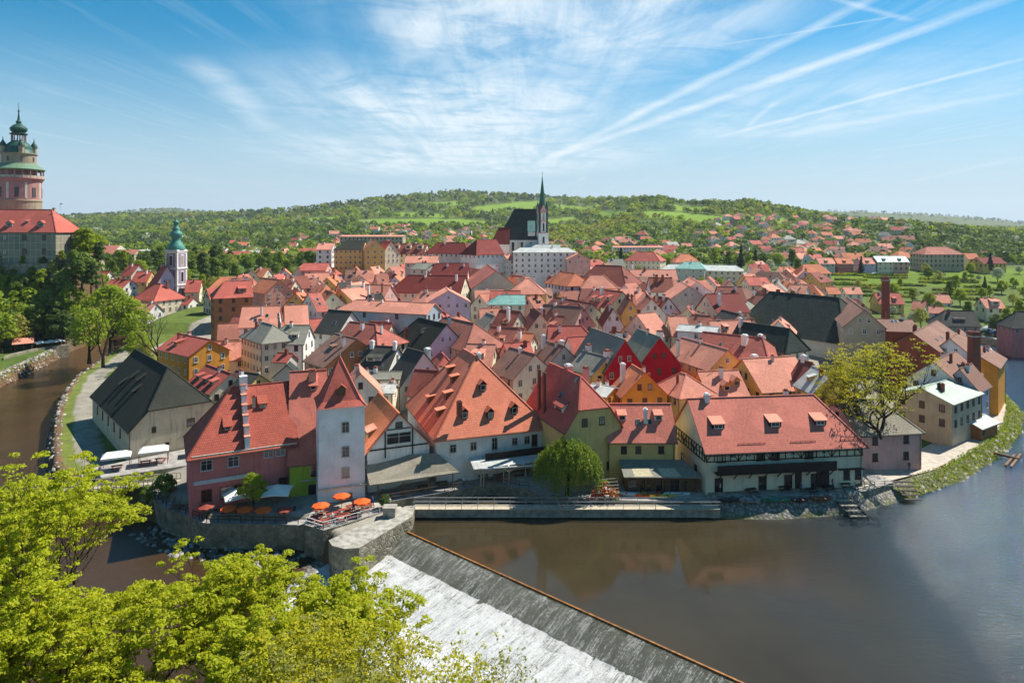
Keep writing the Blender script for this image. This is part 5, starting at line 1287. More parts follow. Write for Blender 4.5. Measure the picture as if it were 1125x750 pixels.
T('ochre gable house with a wide salmon roof in front of the yellow building', 374, 318, 398, 315, 13.5, 6, 4.2, 'salmon', 'yellow', ch=C1)
T('house with a large smooth salmon roof left of the dark red roofs', 400, 312, 430, 313, 14, 7, 6, 'salmon', 'pink', rows=1, ch=((.1, -.4, 1.2), (.5, -.9, .5)))
T('striped pale roof house sloping left beside the blue-gabled house', 338, 322, 352, 321, 14, 6.4, 5.6, 'strip', 'white', rows=1, sk=(('f', .5, 2), ('f', .5, 3.6)))
T('orange small gable house among striped roofs', 358, 318, 366, 321, 13, 4.4, 4.4, 'orange', 'cream', rows=1)
T('white house with black valley roofs above the blue-grey long house', 404, 324, 420, 323, 13.5, 4, 3, 'black', 'lav', rows=1, ch=C2)
# white town hall block and its wing
B = T('white three-storey block with a pale flat roof under the great church', 575, 273, 621, 274, 20.5, 7.4, 2.0, 'pale', 'white', (h4, h4), Y=372, rows=3, sp=3.1, style=('trim', True, 1), dz=5.0, first=2.2) if False else T('white three-storey block with a pale flat roof under the great church', 572, 272, 624, 272, 21.0, 7.4, 2.2, 'pale', 'white', (h4, h4), Y=368, rows=4, sp=3.2)
T('long white side wing of the block under the great church', 553, 280, 569, 279, 17, 6, 2.6, 'salmon', 'white', Y=375, rows=3, sp=2.4)
T('long pale house roof seen above the white block', 577, 268, 616, 269, 17, 4, 2.2, 'pale', 'cream', Y=392, rows=1)
T('pink gabled house right of the white block', 632, 275, 636, 280, 17, 6, 3, 'salmon', 'pink', Y=360, rows=1)
T('long cream school with a pale sheet roof and a green centre part', 735, 289, 808, 293, 14.5, 7, 2.6, 'pale', 'cream', (h4, h4), Y=385, rows=3, sp=3.0)
T('green-domed middle pavilion of the long cream school', 753, 287, 768, 288, 16, 7.6, 3.4, 'teal', 'sage', (h4, h4), Y=384, rows=3, sp=3.0)
T('cream house with a bright red hip roof in front of the wooded hill', 700, 276, 718, 277, 13, 7, 5.2, 'red', 'cream', (h6, h6), Y=430, rows=2)
T('orange hip-roofed square house beside the cream one under the wooded hill', 748, 279, 757, 279, 12, 6.4, 4.6, 'orange', 'greyw', (h5, h5), Y=425, rows=1)
T('long pale salmon roofed house with dark vents behind the brown roofs', 692, 296, 742, 296, 14, 5.4, 4.2, 'salmon', 'cream', rows=1, sk=(('f', .2, 2), ('f', .5, 2), ('f', .8, 2)))
T('maroon house with many red chimneys behind the centre', 712, 305, 738, 305, 14.5, 5.2, 5, 'brownred', 'white', ch=((.3, -.4, 1.4, .9, 'brick', 'brick'), (.6, -.2, 1.2, .9, 'brick', 'brick')), rows=1)
T('cream apartment house with a red roof right of the long school', 818, 304, 842, 304, 12.5, 5.4, 3.2, 'red', 'cream', rows=3, sp=2.2)
T('small white house with a grey-blue roof right of the apartment house', 848, 306, 856, 306, 11.6, 4, 3.6, 'grey', 'cream', rows=2)
T('long low orange-tiled house above the brewery roof', 852, 306, 874, 307, 10, 4.4, 3.4, 'orange', 'pink', rows=1)
T('pinkish tiled house right above the brewery ridge', 868, 312, 888, 313, 10, 4.4, 3.4, 'salmon', 'greyw', rows=1)
# right-hand valley floor
T('yellow house with a mottled red roof and dormers right of the brick chimney', 960, 321, 988, 322, 12, 5.6, 4.4, 'red', 'yellow', Y=318, rows=2, dm=(('f', .3, 1.6, 1.6, 1), ('f', .7, 1.6, 1.6, 1)))
T('white low house with a rosy tiled roof in the right valley', 1018, 323, 1042, 324, 9, 4.6, 3.4, 'salmon', 'white', Y=335, rows=1)
T('brown patch-roofed house in the right valley behind white blossom', 1003, 329, 1018, 332, 9, 5, 3.4, 'rust', 'cream', Y=315, rows=1)
T('rosy roofed lean house in front of the white low house', 1020, 335, 1037, 338, 7, 3.4, 2.4, 'salmon', 'lav', Y=300, rows=1)
T('salmon-and-brown gabled house right of the brewery ridge', 938, 326, 944, 332, 12, 5, 4.4, 'red', 'tan', Y=285, rows=1)
T('white cottage with a rosy roof between the brewery and the allotments', 925, 315, 944, 315, 8.5, 4, 3, 'salmon', 'white', Y=345, rows=1)
T('orange roofed cottage left of the white cottage below the allotments', 906, 315, 920, 315, 8.5, 4, 3, 'orange', 'greyw', Y=342, rows=1)
T('pale yellow villa with a light salmon roof on the right', 1076, 327, 1098, 328, 10.5, 5, 3.6, 'salmon', 'cream', Y=300, rows=1, sp=3, ch=C1, dm=(('f', .6, 1.4, 3.2, 1.6),))
T('dark brown hip-roofed house with a black gable on the right river bank', 1038, 340, 1070, 342, 11, 5.6, 5, 'slate', 'tan', ends=(h4, g_), Y=262, rows=1, dm=(('f', .55, 2, 4, .5),), zb=2.5)
T('dark-roofed red house at the right edge of the picture', 1117, 341, 1150, 343, 12.5, 5.0, 5.0, 'slate', 'rose', ends=(h4, g_), Y=240, rows=1, zb=2.5)
# street along the top of the allotments
for i, (px, wd, rf, wl, lab) in enumerate(((905, 9, 'salmon', 'greyw', 'grey-walled row house at the left start of the street above the allotments'), (925, 9, 'orange', 'rose', 'red gabled row house on the street above the allotments'),
    (950, 8, 'salmon', 'lav', 'lavender row house left of the green-roofed pair above the allotments'), (968, 9, 'teal', 'cream', 'cream row house with a greenish roof above the allotments'), (985, 9, 'teal', 'pink', 'rosy row house with a greenish roof next to the brown school'))):
    T(lab, px - wd, 283 - (i > 2) * 2, px + wd, 283 - (i > 2) * 2, 8.5, 5, 3.4, rf, wl, Y=430, zb=18, rows=2, sp=2.6, dm=(('f', .5, 1.2, 1.6, .9),))
T('big brown brick-like school with a flat-topped hip roof above the allotments', 1018, 271, 1040, 271, 16, 8, 4.5, 'rust', 'tan', (h6, h6), Y=440, zb=18, rows=3, sp=2.6)
T('yellow villa with a crimson roof high on the right', 1072, 283, 1098, 282, 8, 5, 3.6, 'darkred', 'yellow', Y=430, zb=19, rows=1)
T('orange tiled villa behind the yellow villa on the right', 1058, 278, 1072, 278, 8, 4.6, 3.4, 'orange', 'cream', Y=445, zb=20, rows=1)
# ------------------------------------------------------------------ castle, churches
def castle_wall_mat():
    m, nt = new_mat('wall_painted_grey'); N = NT(nt); uv = N.n('ShaderNodeUVMap').outputs[0]; g = N.n('ShaderNodeNewGeometry').outputs['Position']
    b = N.n('ShaderNodeTexBrick'); b.inputs['Scale'].default_value = 1; b.inputs['Brick Width'].default_value = 2.1; b.inputs['Row Height'].default_value = 2.7; b.inputs['Mortar Size'].default_value = .16; b.offset = 0
    b.inputs['Color1'].default_value = (.27, .24, .17, 1); b.inputs['Color2'].default_value = (.17, .18, .16, 1); b.inputs['Mortar'].default_value = (.36, .33, .25, 1); N.l(uv, b.inputs['Vector'])
    a = N.noise(g, .9, 5, .65); N.out(N.mix(N.mapr(a, .4, .7, 0, .6), b.outputs['Color'], (.17, .16, .13)), .9, spec=.15); return m
M['coppergreen'] = m_metal('copper_church_green', (.03, .16, .095), .6, .8)
M['copperpale'] = m_metal('copper_weathered', (.16, .27, .17), .6, .8)
M['castle'] = castle_wall_mat()
A = PY(-190, 272); B = PY(57, 272)
h = House('castle wing with painted grey walls and a long red roof on the wooded rock', A, B, 52.2, 8.2, 8.4, 'red', 'castle', 31, ('g', ('h', 7)), .6, cat='castle', name='castle_wing')
FOOT.append((h.c.x, h.c.y, 50, 9, h)); Lc = h.x1 - h.x0
for i in range(12):
    for z in (3.2, 8.6):
        h.win('f', Lc - 4.5 - i * 7.6, h.ze - z + .6, 1.5, 2.0, ('framedark', True, 1))
for i in range(6): h.dormer('f', Lc - 7.0 - i * 12.2, 1.6, 2.4, 1.3, 'gable', gh=1.0)
for i in range(6): h.dormer('f', Lc - 13.2 - i * 12.2, 3.0, 1.3, .7, 'shed', pitch=.4)
h.chimney(.93, .1, .6, .9, .9, 'brick', 'w_tan')
m = MB(); m.beam((Lc / 2 - 0, 0, h.zr), (Lc / 2, 0, h.zr + 2.6), .09); m.box(Lc / 2 - .02, Lc / 2 + .9, -.03, .03, h.zr + 2.0, h.zr + 2.4); m.build('weather_vane', [M['iron']], h.root)
m = MB(); m.box(-Lc / 2 - 1, Lc / 2 + 3.5, -9.6, -8.4, -6, .2); m.build('buttress_wall', [M['stone']], h.root)
# round castle tower
Yt = 288; tx, ty = PY(20.5, Yt); k = Yt / FPX
zt = lambda py: ZY(py, Yt) - 33
root = empty('castle_tower', (tx, ty, 33)); tag(root, 'round painted castle tower with an arcaded gallery and green copper spire', 'castle tower')
M['towerpink'] = m_plaster('plaster_tower_pink', (.42, .22, .20), dirt=.8); M['towerstone'] = m_plaster('plaster_tower_stone', (.36, .29, .20), dirt=.9)
R0 = 21.5 * k
m = MB(); m.lathe([(R0, -8), (R0, zt(222)), (R0, zt(222)), (R0 + .25, zt(221.5)), (R0 + .25, zt(220)), (R0 - .1, zt(219.5))], 40); m.build('stone_base', [M['towerstone']], root)
m = MB(); m.lathe([(R0 - .1, zt(219.5)), (R0 - .1, zt(200)), (R0 + .4, zt(199)), (R0 + .4, zt(198))], 40); m.build('painted_drum', [M['towerpink']], root)
for i in range(16):
    a = 2 * PI * i / 16 - PI / 2 + .15; rr = R0 - .08
    m = MB(); mt = Matrix.Rotation(a + PI / 2, 4, 'Z'); 
    m.box(-.75, .75, -rr - .08, -rr + .1, zt(217), zt(206.5), 0, mt) if i % 2 else m.box(-.45, .45, -rr - .06, -rr + .1, zt(218.5), zt(201), 1, mt)
    m.build('painted_panel' if i % 2 == 0 else 'window', [M['glass'], M['trim']], root)
# gallery
m = MB(); m.lathe([(R0 + .4, zt(198)), (R0 + .9, zt(197)), (R0 + .9, zt(196)), (R0 - 1.8, zt(196)), (R0 - 1.8, zt(187))], 40); m.build('gallery_floor', [M['towerpink']], root)
m = MB(); m.lathe([(R0 - 1.85, zt(196)), (R0 - 1.85, zt(187))], 40); m.build('gallery_wall', [M['w_cream']], root)
for i in range(20):
    a = 2 * PI * (i + .5) / 20; x, y = math.cos(a) * (R0 + .45), math.sin(a) * (R0 + .45)
    m = MB(); m.tube([(x, y, zt(196)), (x, y, zt(194)), (x, y, zt(187.4))], [.30, .22, .26], 8); m.build('column', [M['towerpink']], root)
m = MB()
m.lathe([(R0 + .62, zt(196)), (R0 + .62, zt(193.4)), (R0 + .35, zt(193.4)), (R0 + .35, zt(196))], 40); m.build('balustrade', [M['w_tan']], root)
m = MB(); m.lathe([(R0 + .2, zt(188.4)), (R0 + .9, zt(187.6)), (R0 + 1.1, zt(187)), (R0 + 1.15, zt(186.4)), (R0 * .88, zt(182)), (R0 * .78, zt(180.2))], 40); m.build('gallery_roof', [M['copperpale']], root)
R1 = R0 * .76
m = MB(); m.lathe([(R1, zt(181)), (R1, zt(170.4)), (R1 + .5, zt(169.8)), (R1 + .5, zt(169)), (R1 * .85, zt(168.6))], 32); m.build('upper_drum', [M['towerstone']], root)
for i in range(8):
    a = 2 * PI * i / 8 - PI / 2; m = MB(); mt = Matrix.Rotation(a + PI / 2, 4, 'Z'); m.box(-.4, .4, -R1 - .04, -R1 + .1, zt(178), zt(173), 0, mt); m.build('window', [M['glass']], root)
for i in range(4):
    a = PI / 4 + i * PI / 2; x, y = math.cos(a) * R1 * .86, math.sin(a) * R1 * .86
    m = MB(); m.lathe([(1.05, zt(169)), (1.05, zt(162)), (1.35, zt(161.6)), (1.15, zt(160)), (.9, zt(158)), (.35, zt(156)), (.12, zt(154)), (.05, zt(151))], 10, c=(x, y, 0)); t = m.build('turret', [M['towerstone']], root)
    m = MB(); m.lathe([(1.38, zt(161.6)), (1.2, zt(159.8)), (.93, zt(157.9)), (.38, zt(155.9)), (.14, zt(153.9)), (.06, zt(151))], 10, c=(x, y, .03)); m.build('turret_roof', [M['copperdark']], t)
m = MB(); m.lathe([(R1 * .92, zt(168.7)), (R1 * .80, zt(165)), (R1 * .74, zt(161)), (R1 * .60, zt(158)), (R1 * .44, zt(156)), (R1 * .42, zt(155))], 24); m.build('lower_dome', [M['copperdark']], root)
for i in range(8):
    a = 2 * PI * i / 8; x, y = math.cos(a) * R1 * .40, math.sin(a) * R1 * .40
    m = MB(); m.tube([(x, y, zt(155.5)), (x, y, zt(147.5))], .22, 6); m.build('lantern_column', [M['towerpink']], root)
m = MB(); m.lathe([(R1 * .50, zt(148)), (R1 * .52, zt(147)), (R1 * .36, zt(146)), (R1 * .50, zt(143)), (R1 * .50, zt(141)), (R1 * .36, zt(138.5)), (R1 * .13, zt(136)), (R1 * .17, zt(134)), (R1 * .08, zt(132)), (.18, zt(124)), (.4, zt(122)), (.1, zt(120.5)), (.05, zt(113))], 24); m.build('onion_spire', [M['copperdark']], root)

# slender church tower with a green onion top (across the river)
Yj = 322; k = Yj / FPX; tx, ty = PY(193.5, Yj); zb = 10; z_ = lambda py: ZY(py, Yj) - zb
root = empty('church_tower', (tx, ty, zb), R(-14)); tag(root, 'slender white church tower with a bright green onion-shaped copper top', 'church tower')
hw = 7.8 * k; m = MB(); m.box(-hw, hw, -hw, hw, -3, z_(274)); m.build('shaft', [M['w_white']], root)
M['towermauve'] = m_plaster('plaster_mauve', (.36, .27, .36))
for (a, b) in ((278, 293), (296, 311), (314, 326)):
    for s_ in range(4):
        mt = Matrix.Rotation(s_ * PI / 2, 4, 'Z')
        m = MB(); m.box(-hw * .72, hw * .72, -hw - .06, -hw + .05, z_(b), z_(a), 0, mt); p = m.build('panel', [M['towermauve']], root)
        if b < 320 or 1:
            w1 = .75 if b < 320 else .45
            m = MB(); m.box(-w1 - .2, w1 + .2, -hw - .10, -hw + .0, z_(b - 1) + .1, z_(a + 1.5), 1, mt); m.box(-w1, w1, -hw - .13, -hw + .02, z_(b - 1) + .4, z_(a + 2.5), 0, mt); m.build('window', [M['glass'], M['white']], p)
for py in (294.6, 312.6, 276):
    m = MB(); e = .22; m.box(-hw - e, hw + e, -hw - e, hw + e, z_(py) - .2, z_(py) + .35); m.build('cornice', [M['w_white']], root)
m = MB(); m.lathe([(hw + .5, z_(274.2)), (hw + .6, z_(273.2)), (hw * .95, z_(269)), (hw * .62, z_(265)), (hw * .50, z_(262.5)), (hw * .72, z_(260)), (hw * .85, z_(257.5)), (hw * .70, z_(255)), (hw * .42, z_(253)), (hw * .50, z_(251.5)), (hw * .38, z_(249.8)), (hw * .28, z_(249)), (hw * .28, z_(245.5)), (hw * .40, z_(244.8)), (hw * .36, z_(243.4)), (hw * .12, z_(241.8)), (.08, z_(240.5)), (.04, z_(238.5))], 16, rot=PI / 8)
m.build('copper_top', [M['copper']], root, smooth=True)

# great church with the dark green nave roof and needle spire
Yc = 405; k = Yc / FPX; zb = 14
A = PY(565, Yc + 4); B = PY(594, Yc + 4)
h = House('great church with a dark green steep nave roof', A, B, ZY(229.5, Yc), 8.5, 17.2, 'green', 'white', zb, (('h', 9), 'g'), .5, cat='church', name='church_nave', ridge=True); FOOT.append((h.c.x, h.c.y, 15, 9, h))
for i in range(4):
    h.win('f', 3 + i * 5.2, h.ze - 6, 1.4, 7, ('trim', False, 1))
    m = MB(); m.box(h.x0 + 5.4 + i * 5.2, h.x0 + 6.3 + i * 5.2, -9.8, -8.45, -3, h.ze - 2.5); m.build('buttress', [M['w_cream']], h.root)
h.dormer('f', .78 * (h.x1 - h.x0), .6, 4.2, 2.6, 'shed', pitch=.7, roof='teal', win=False)
tx, ty = PY(595.8, Yc - 5); root = empty('church_spire_tower', (tx, ty, zb), R(12)); tag(root, 'tall pale church tower with a needle-like dark green spire', 'church tower')
z_ = lambda py: ZY(py, Yc - 5) - zb; hw = 5.4 * k
m = MB(); m.box(-hw, hw, -hw, hw, -3, z_(256)); m.lathe([(hw, z_(256)), (hw, z_(233)), (hw * .9, z_(232))], 8, rot=PI / 8, sq=True); m.build('shaft', [M['w_white']], root)
for py in (256, 243.5, 233.5):
    m = MB(); m.lathe([(hw + .1, z_(py) - .3), (hw + .45, z_(py)), (hw + .45, z_(py) + .3), (hw, z_(py) + .5)], 8, rot=PI / 8, sq=True); m.build('cornice', [M['w_pink']], root)
for i in range(8):
    mt = Matrix.Rotation(i * PI / 4, 4, 'Z')
    for (a, b) in ((236, 242), (246, 254)):
        m = MB(); m.box(-.55, .55, -hw - .08, -hw + .1, z_(b), z_(a), 0, mt); m.face([tuple(mt @ Vector(q)) for q in ((-.55, -hw - .08, z_(a)), (.55, -hw - .08, z_(a)), (0, -hw - .08, z_(a) + .9))]); m.build('window', [M['glass']], root)
for i in range(4):
    mt = Matrix.Rotation(i * PI / 2, 4, 'Z'); m = MB(); m.box(-.6, .6, -hw - .06, -hw + .1, z_(272), z_(260), 0, mt); m.build('window', [M['glass']], root)
    a = PI / 4 + i * PI / 2; x, y = math.cos(a) * hw * 1.05, math.sin(a) * hw * 1.05
    m = MB(); m.lathe([(.75, z_(256)), (.75, z_(228)), (.85, z_(227.5)), (.05, z_(221))], 6, c=(x, y, 0)); m.build('pinnacle', [M['copperdark']], root)
    m = MB(); m.face([tuple(mt @ Vector(q)) for q in ((-hw * .7, -hw * .97, z_(232)), (hw * .7, -hw * .97, z_(232)), (0, -hw * .97, z_(225)))]); m.face([tuple(mt @ Vector(q)) for q in ((-hw * .7, -hw * .5, z_(232)), (0, -hw * .2, z_(225)), (hw * .7, -hw * .5, z_(232)))]); m.build('gable', [M['w_pink']], root)
m = MB(); m.lathe([(hw * .95, z_(232.2)), (hw * .86, z_(229)), (hw * .55, z_(220)), (hw * .42, z_(212)), (hw * .40, z_(211)), (.28, z_(197)), (.32, z_(196)), (.1, z_(194)), (.06, z_(188))], 8, rot=PI / 8); m.build('spire', [M['coppergreen']], root)
m = MB(); m.lathe([(.02, 0), (.42, .4), (.42, .6), (.02, 1.0)], 8, c=(0, 0, z_(192))); m.build('finial_ball', [M['yellowtrim']], root)
h = House('low side aisle of the great church with a dark red lean roof', PY(548, 384), PY(560, 384), ZY(250, 384), 5, 8.5, 'darkred', 'white', zb, (('h', 4), 'g'), .4, cat='church aisle', name='church_aisle'); FOOT.append((h.c.x, h.c.y, 8, 6, h))
# ------------------------------------------------------------------ more roofs between the named houses
LANDMARKS = [('the white tower', 372, 110), ('the pink house', 260, 108), ('the mill house', 500, 125), ('the tan house', 630, 122), ('the half-timbered house', 850, 114), ('the black barn roof', 150, 148), ('the rust-brown hotel', 258, 238),
 ('the green-topped slender tower', 193, 322), ('the yellow building', 390, 372), ('the sage gable', 545, 300), ('the great church', 585, 405), ('the white block', 600, 368), ('the crimson gables', 705, 165),
 ('the great brown roof', 668, 350), ('the long cream school', 770, 385), ('the brewery hall', 880, 200), ('the brick chimney', 973, 215), ('the brown school', 1028, 440), ('the blue-grey long house', 435, 215), ('the allotments', 1000, 400),
 ('the castle wing', 30, 270), ('the castle tower', 20, 290), ('the verdigris roof', 563, 260), ('the dark red roofs', 480, 300), ('the big spring tree', 985, 122), ('the river bend', 1090, 175), ('the foreground trees', 200, 55)]
AUTO = []   # things whose label is finished once everything stands
def auto(o, look, cat, group, x, y): AUTO.append((o, look, cat, group, x, y)); return o
def clear(x, y, r):
    for (fx, fy, a, b, H_) in FOOT:
        if abs(x - fx) > a + r + 12 or abs(y - fy) > a + r + 12: continue
        if H_ is None:
            if math.hypot(x - fx, y - fy) < a + r: return False
            continue
        c, s = math.cos(-H_.rz), math.sin(-H_.rz); dx, dy = x - fx, y - fy
        lx, ly = dx * c - dy * s, dx * s + dy * c
        if H_.x0 - r < lx < H_.x1 + r and -H_.wf - r < ly < H_.wb + r: return False
    return True
FR_ = [('salmon', 5), ('red', 3), ('orange', 3), ('brownred', 3), ('rust', 4), ('brown', 1.5), ('grey', 1), ('strip', 1.2), ('slate', .6)]
FW_ = [('white', 4), ('cream', 4), ('pink', 1.5), ('yellow', 1.5), ('greyw', 2), ('lav', 1), ('cool', 1), ('salmonw', 1)]
RN = {'salmon': 'salmon', 'red': 'red', 'orange': 'orange', 'brownred': 'maroon', 'rust': 'rusty', 'brown': 'brown', 'grey': 'grey', 'strip': 'patchy', 'slate': 'dark slate', 'pale': 'pale', 'teal': 'verdigris', 'darkred': 'dark red', 'black': 'black'}
WN = {'white': 'white', 'cream': 'cream', 'pink': 'pink', 'yellow': 'yellow', 'greyw': 'grey', 'lav': 'lavender', 'cool': 'bluish white', 'salmonw': 'salmon', 'tan': 'tan', 'blue': 'blue', 'orange': 'orange', 'rose': 'red'}
def pick(l): return rnd.choices([a for a, _ in l], [b for _, b in l])[0]
TOWNPOLY = [(-52, 150), (-70, 178), (-118, 215), (-125, 262), (-128, 300), (-135, 330), (-120, 380), (-100, 430), (110, 430), (170, 380), (172, 345), (118, 300), (110, 240), (104, 200), (88, 160), (62, 138), (30, 134), (-5, 142), (-30, 136)]
cand = []
y = 140.
while y < 425:
    x = -140.
    while x < 176:
        cand.append((x + rnd.uniform(-3, 3), y + rnd.uniform(-3, 3))); x += 7.6 + y * .012
    y += 7.0 + y * .014
pts = np.array(cand); ins = in_poly(TOWNPOLY, pts[:, 0], pts[:, 1])
nfill = 0
for (x, y), ok in zip(cand, ins):
    if not ok: continue
    if CX + FPX * x / y > 858 and y < 262: continue
    if CX + FPX * x / y < 238 or (690 < CX + FPX * x / y < 822 and y > 318) or (540 < CX + FPX * x / y < 640 and y > 318): continue
    if len(AUTO) >= 166: break
    w_ = rnd.uniform(3.2, 4.4) * (1 + y / 1400); L_ = rnd.uniform(2.5, 6.5)
    if not clear(x, y, w_ * .72): continue
    a = rnd.choice([0, PI / 2, R(20), R(-25), R(70), R(-70), R(45)]) + rnd.uniform(-.15, .15)
    dx, dy = math.cos(a) * L_ / 1, math.sin(a) * L_ / 1
    ok2 = clear(x + dx * .7, y + dy * .7, 2.0) and clear(x - dx * .7, y - dy * .7, 2.0)
    if not ok2:
        a += PI / 2; dx, dy = math.cos(a) * L_, math.sin(a) * L_
        if not (clear(x + dx * .7, y + dy * .7, 2.0) and clear(x - dx * .7, y - dy * .7, 2.0)): continue
    rf, wl = pick(FR_), pick(FW_); zg = gz(x, y); hgt = rnd.uniform(9.0, 12.2) + (1.0 if y > 240 else 0)
    if dx < 0: dx, dy = -dx, -dy
    hr = w_ * rnd.uniform(.85, 1.1)
    ends = rnd.choice([('g', 'g'), ('g', 'g'), ('g', ('h', w_ * .9)), (('h', w_ * .9), ('h', w_ * .9)), ('g', ('j', 2.5, .5))])
    H = House(None, (x - dx, y - dy), (x + dx, y + dy), zg + hgt, w_, hr, rf, wl, zg, ends, .4, group='town houses between the named ones', ridge=y < 260)
    H.auto_windows(2 if y < 300 else 1, sp=2.6, style=('frame', True, 1), skip=.15)
    if rnd.random() < .75: H.chimney(rnd.uniform(.2, .8), rnd.uniform(-.3, .3), rnd.uniform(.5, 1.1), .8, .8, 'brick', rnd.choice(['w_white', 'w_white', 'w_greyw', 'brick']))
    if rnd.random() < .5: H.dormer('f' if H.visible('f') else 'b', rnd.uniform(.3, .7), 1.4, 1.5, .9, 'shed', rel=True)
    if rnd.random() < .3: H.skylight('f' if H.visible('f') else 'b', rnd.uniform(.3, .7), 1.8, rel=True)
    FOOT.append((x, y, L_ + w_, w_, H)); nfill += 1
    if y < 330 and rnd.random() < .35: H.aerial()
    auto(H.root, f"{WN[wl]} house with a {RN[rf]} roof", 'house', 'town houses filling the old town', x, y)
print('fillers', nfill)
# ------------------------------------------------------------------ suburbs on the slopes: small houses, one mesh each
def small_house(L_, w_, hw_, hr, rf, wl, hip, floors=2):
    m = MB(); x0, x1 = -L_ / 2, L_ / 2
    m.box(x0, x1, -w_, w_, -4, hw_, 0)
    o = .5; i = w_ if hip else 0; e = .0 if hip else .3
    A_, B_ = (x0 - (o if hip else e) , x1 + (o if hip else e))
    c = [(A_, -w_ - o, hw_ - .2), (B_, -w_ - o, hw_ - .2), (B_, w_ + o, hw_ - .2), (A_, w_ + o, hw_ - .2)]; r0 = (x0 + i - (0 if hip else e), 0, hw_ + hr); r1 = (x1 - i + (0 if hip else e), 0, hw_ + hr)
    m.face([c[0], c[1], r1, r0], 1); m.face([c[2], c[3], r0, r1], 1)
    m.face([c[1], c[2], r1], 1 if hip else 0); m.face([c[3], c[0], r0], 1 if hip else 0); m.face(c[::-1], 1)
    for f in range(floors):
        z = hw_ - 1.7 - f * 2.9
        if z < .6: break
        n = max(2, int(L_ / 2.8))
        for k in range(n):
            x = x0 + L_ * (k + .5) / n
            m.face([(x - .5, -w_ - .03, z - .7), (x + .5, -w_ - .03, z - .7), (x + .5, -w_ - .03, z + .7), (x - .5, -w_ - .03, z + .7)], 2)
        for sx in (x0 - .03, x1 + .03):
            for yy in (-w_ / 2, w_ / 2):
                q = [(sx, yy - .5, z - .7), (sx, yy + .5, z - .7), (sx, yy + .5, z + .7), (sx, yy - .5, z + .7)]
                m.face(q if sx > 0 else q[::-1], 2)
    m.box(L_ * .2, L_ * .2 + .7, -.4, .4, hw_ + hr * .5, hw_ + hr + .9, 0)
    return m.mesh('house', [M['w_' + wl], M['r_' + rf], M['glass']])
SH = {}
def sub_house(x, y, scale, rf, wl, hip, big, rz):
    k = (rf, wl, hip, big)
    if k not in SH: SH[k] = small_house(*((12, 4.6, 5.2, 3.6) if big == 0 else (26, 6.5, 10, 3.2) if big == 1 else (46, 7, 11, .9)), rf, wl, hip, 2 if big == 0 else 3)
    o = link('house' if big == 0 else 'apartment_block', SH[k], None, (x, y, gz(x, y)), rz, (scale,) * 3); return o
zones = [ # px range, Y range, count, white share
 ((655, 880), (560, 900), 40), ((780, 1000), (560, 1100), 115), ((400, 560), (600, 1200), 85), ((640, 700), (560, 800), 10), ((240, 400), (640, 1050), 26), ((560, 650), (600, 900), 20), ((1000, 1120), (520, 640), 7), ((855, 1000), (470, 540), 12)]
SUBS = []; FAR = []
for (pa, pb), (ya, yb), n in zones:
    t = 0; made = 0
    while made < n and t < n * 30:
        t += 1; Y = math.exp(rnd.uniform(math.log(ya), math.log(yb))); px = rnd.uniform(pa, pb); x, y = PY(px, Y)
        if any(math.hypot(x - a, y - b) < 17 for a, b in SUBS) or not clear(x, y, 12): continue
        rf = pick([('salmon', 4), ('red', 3), ('orange', 3), ('rust', 2), ('grey', 1.5), ('slate', 1), ('brown', 1)]); wl = pick([('white', 5), ('cream', 4), ('yellow', 1), ('pink', 1), ('cool', 1)])
        big = 0; s_ = rnd.uniform(.8, 1.2)
        FAR.append((x, y, s_, rf, wl, rnd.random() < .4, rnd.uniform(-.6, .6) + rnd.choice([0, 0, PI / 2]))); SUBS.append((x, y)); made += 1
def merge_far():
    mats = {}; ml = []; V = []; F = []; MI = []; off = 0
    for (x, y, s_, rf, wl, hip, rz) in FAR:
        k = (rf, wl, hip, 0)
        if k not in SH: SH[k] = small_house(12, 4.6, 5.2, 3.6, rf, wl, hip, 2)
        me = SH[k]; c, s = math.cos(rz), math.sin(rz); z0 = gz(x, y); idx = []
        for m in me.materials:
            if m.name not in mats: mats[m.name] = len(ml); ml.append(m)
            idx.append(mats[m.name])
        V += [((v.co.x * c - v.co.y * s) * s_ + x, (v.co.x * s + v.co.y * c) * s_ + y, v.co.z * s_ + z0) for v in me.vertices]
        for p in me.polygons: F.append(tuple(off + i for i in p.vertices)); MI.append(idx[p.material_index])
        off = len(V)
    m = MB(); m.v = V; m.f = F; m.m = MI; o = m.build('far_houses', ml); tag(o, 'hundreds of small far houses scattered over the green suburb slopes', 'houses', kind='stuff')
merge_far()
for (px, Y, s_, big, rf, wl, rz, lab) in ((149, 560, 1.0, 2, 'pale', 'cool', 0, 'long white modern block among trees left of the green-topped tower'), (175, 600, .7, 2, 'grey', 'blue', .1, 'blue-grey modern block next to the long white one'),
    (90, 620, .8, 2, 'grey', 'blue', 0, 'blue-grey block just right of the castle roof'), (110, 480, 1.1, 1, 'rust', 'greyw', 0, 'long low building with a brownish roof behind the castle trees'), (134, 470, .9, 1, 'rust', 'tan', 0, 'tan long building with a dusty roof left of the tower'),
    (283, 620, .75, 1, 'pale', 'white', .15, 'tall white modern block on the wooded slope'), (262, 560, .8, 1, 'red', 'cream', 0, 'cream house with a red roof on the wooded slope'), (300, 570, .8, 1, 'salmon', 'white', .2, 'white house with a salmon roof on the wooded slope'),
    (410, 760, 1.5, 2, 'salmon', 'tan', 0, 'very long low hall with a pinkish roof on the far slope'), (342, 640, .8, 1, 'red', 'white', 0, 'white villa with a red roof above the wooded bank'), (700, 640, 1.0, 2, 'salmon', 'white', 0, 'long white block of houses at the foot of the round hill')):
    x, y = PY(px, Y); o = sub_house(x, y, s_, rf, wl, False, big, rz); tag(o, lab, 'building'); SUBS.append((x, y)); FOOT.append((x, y, 22 * s_, 22 * s_, None))
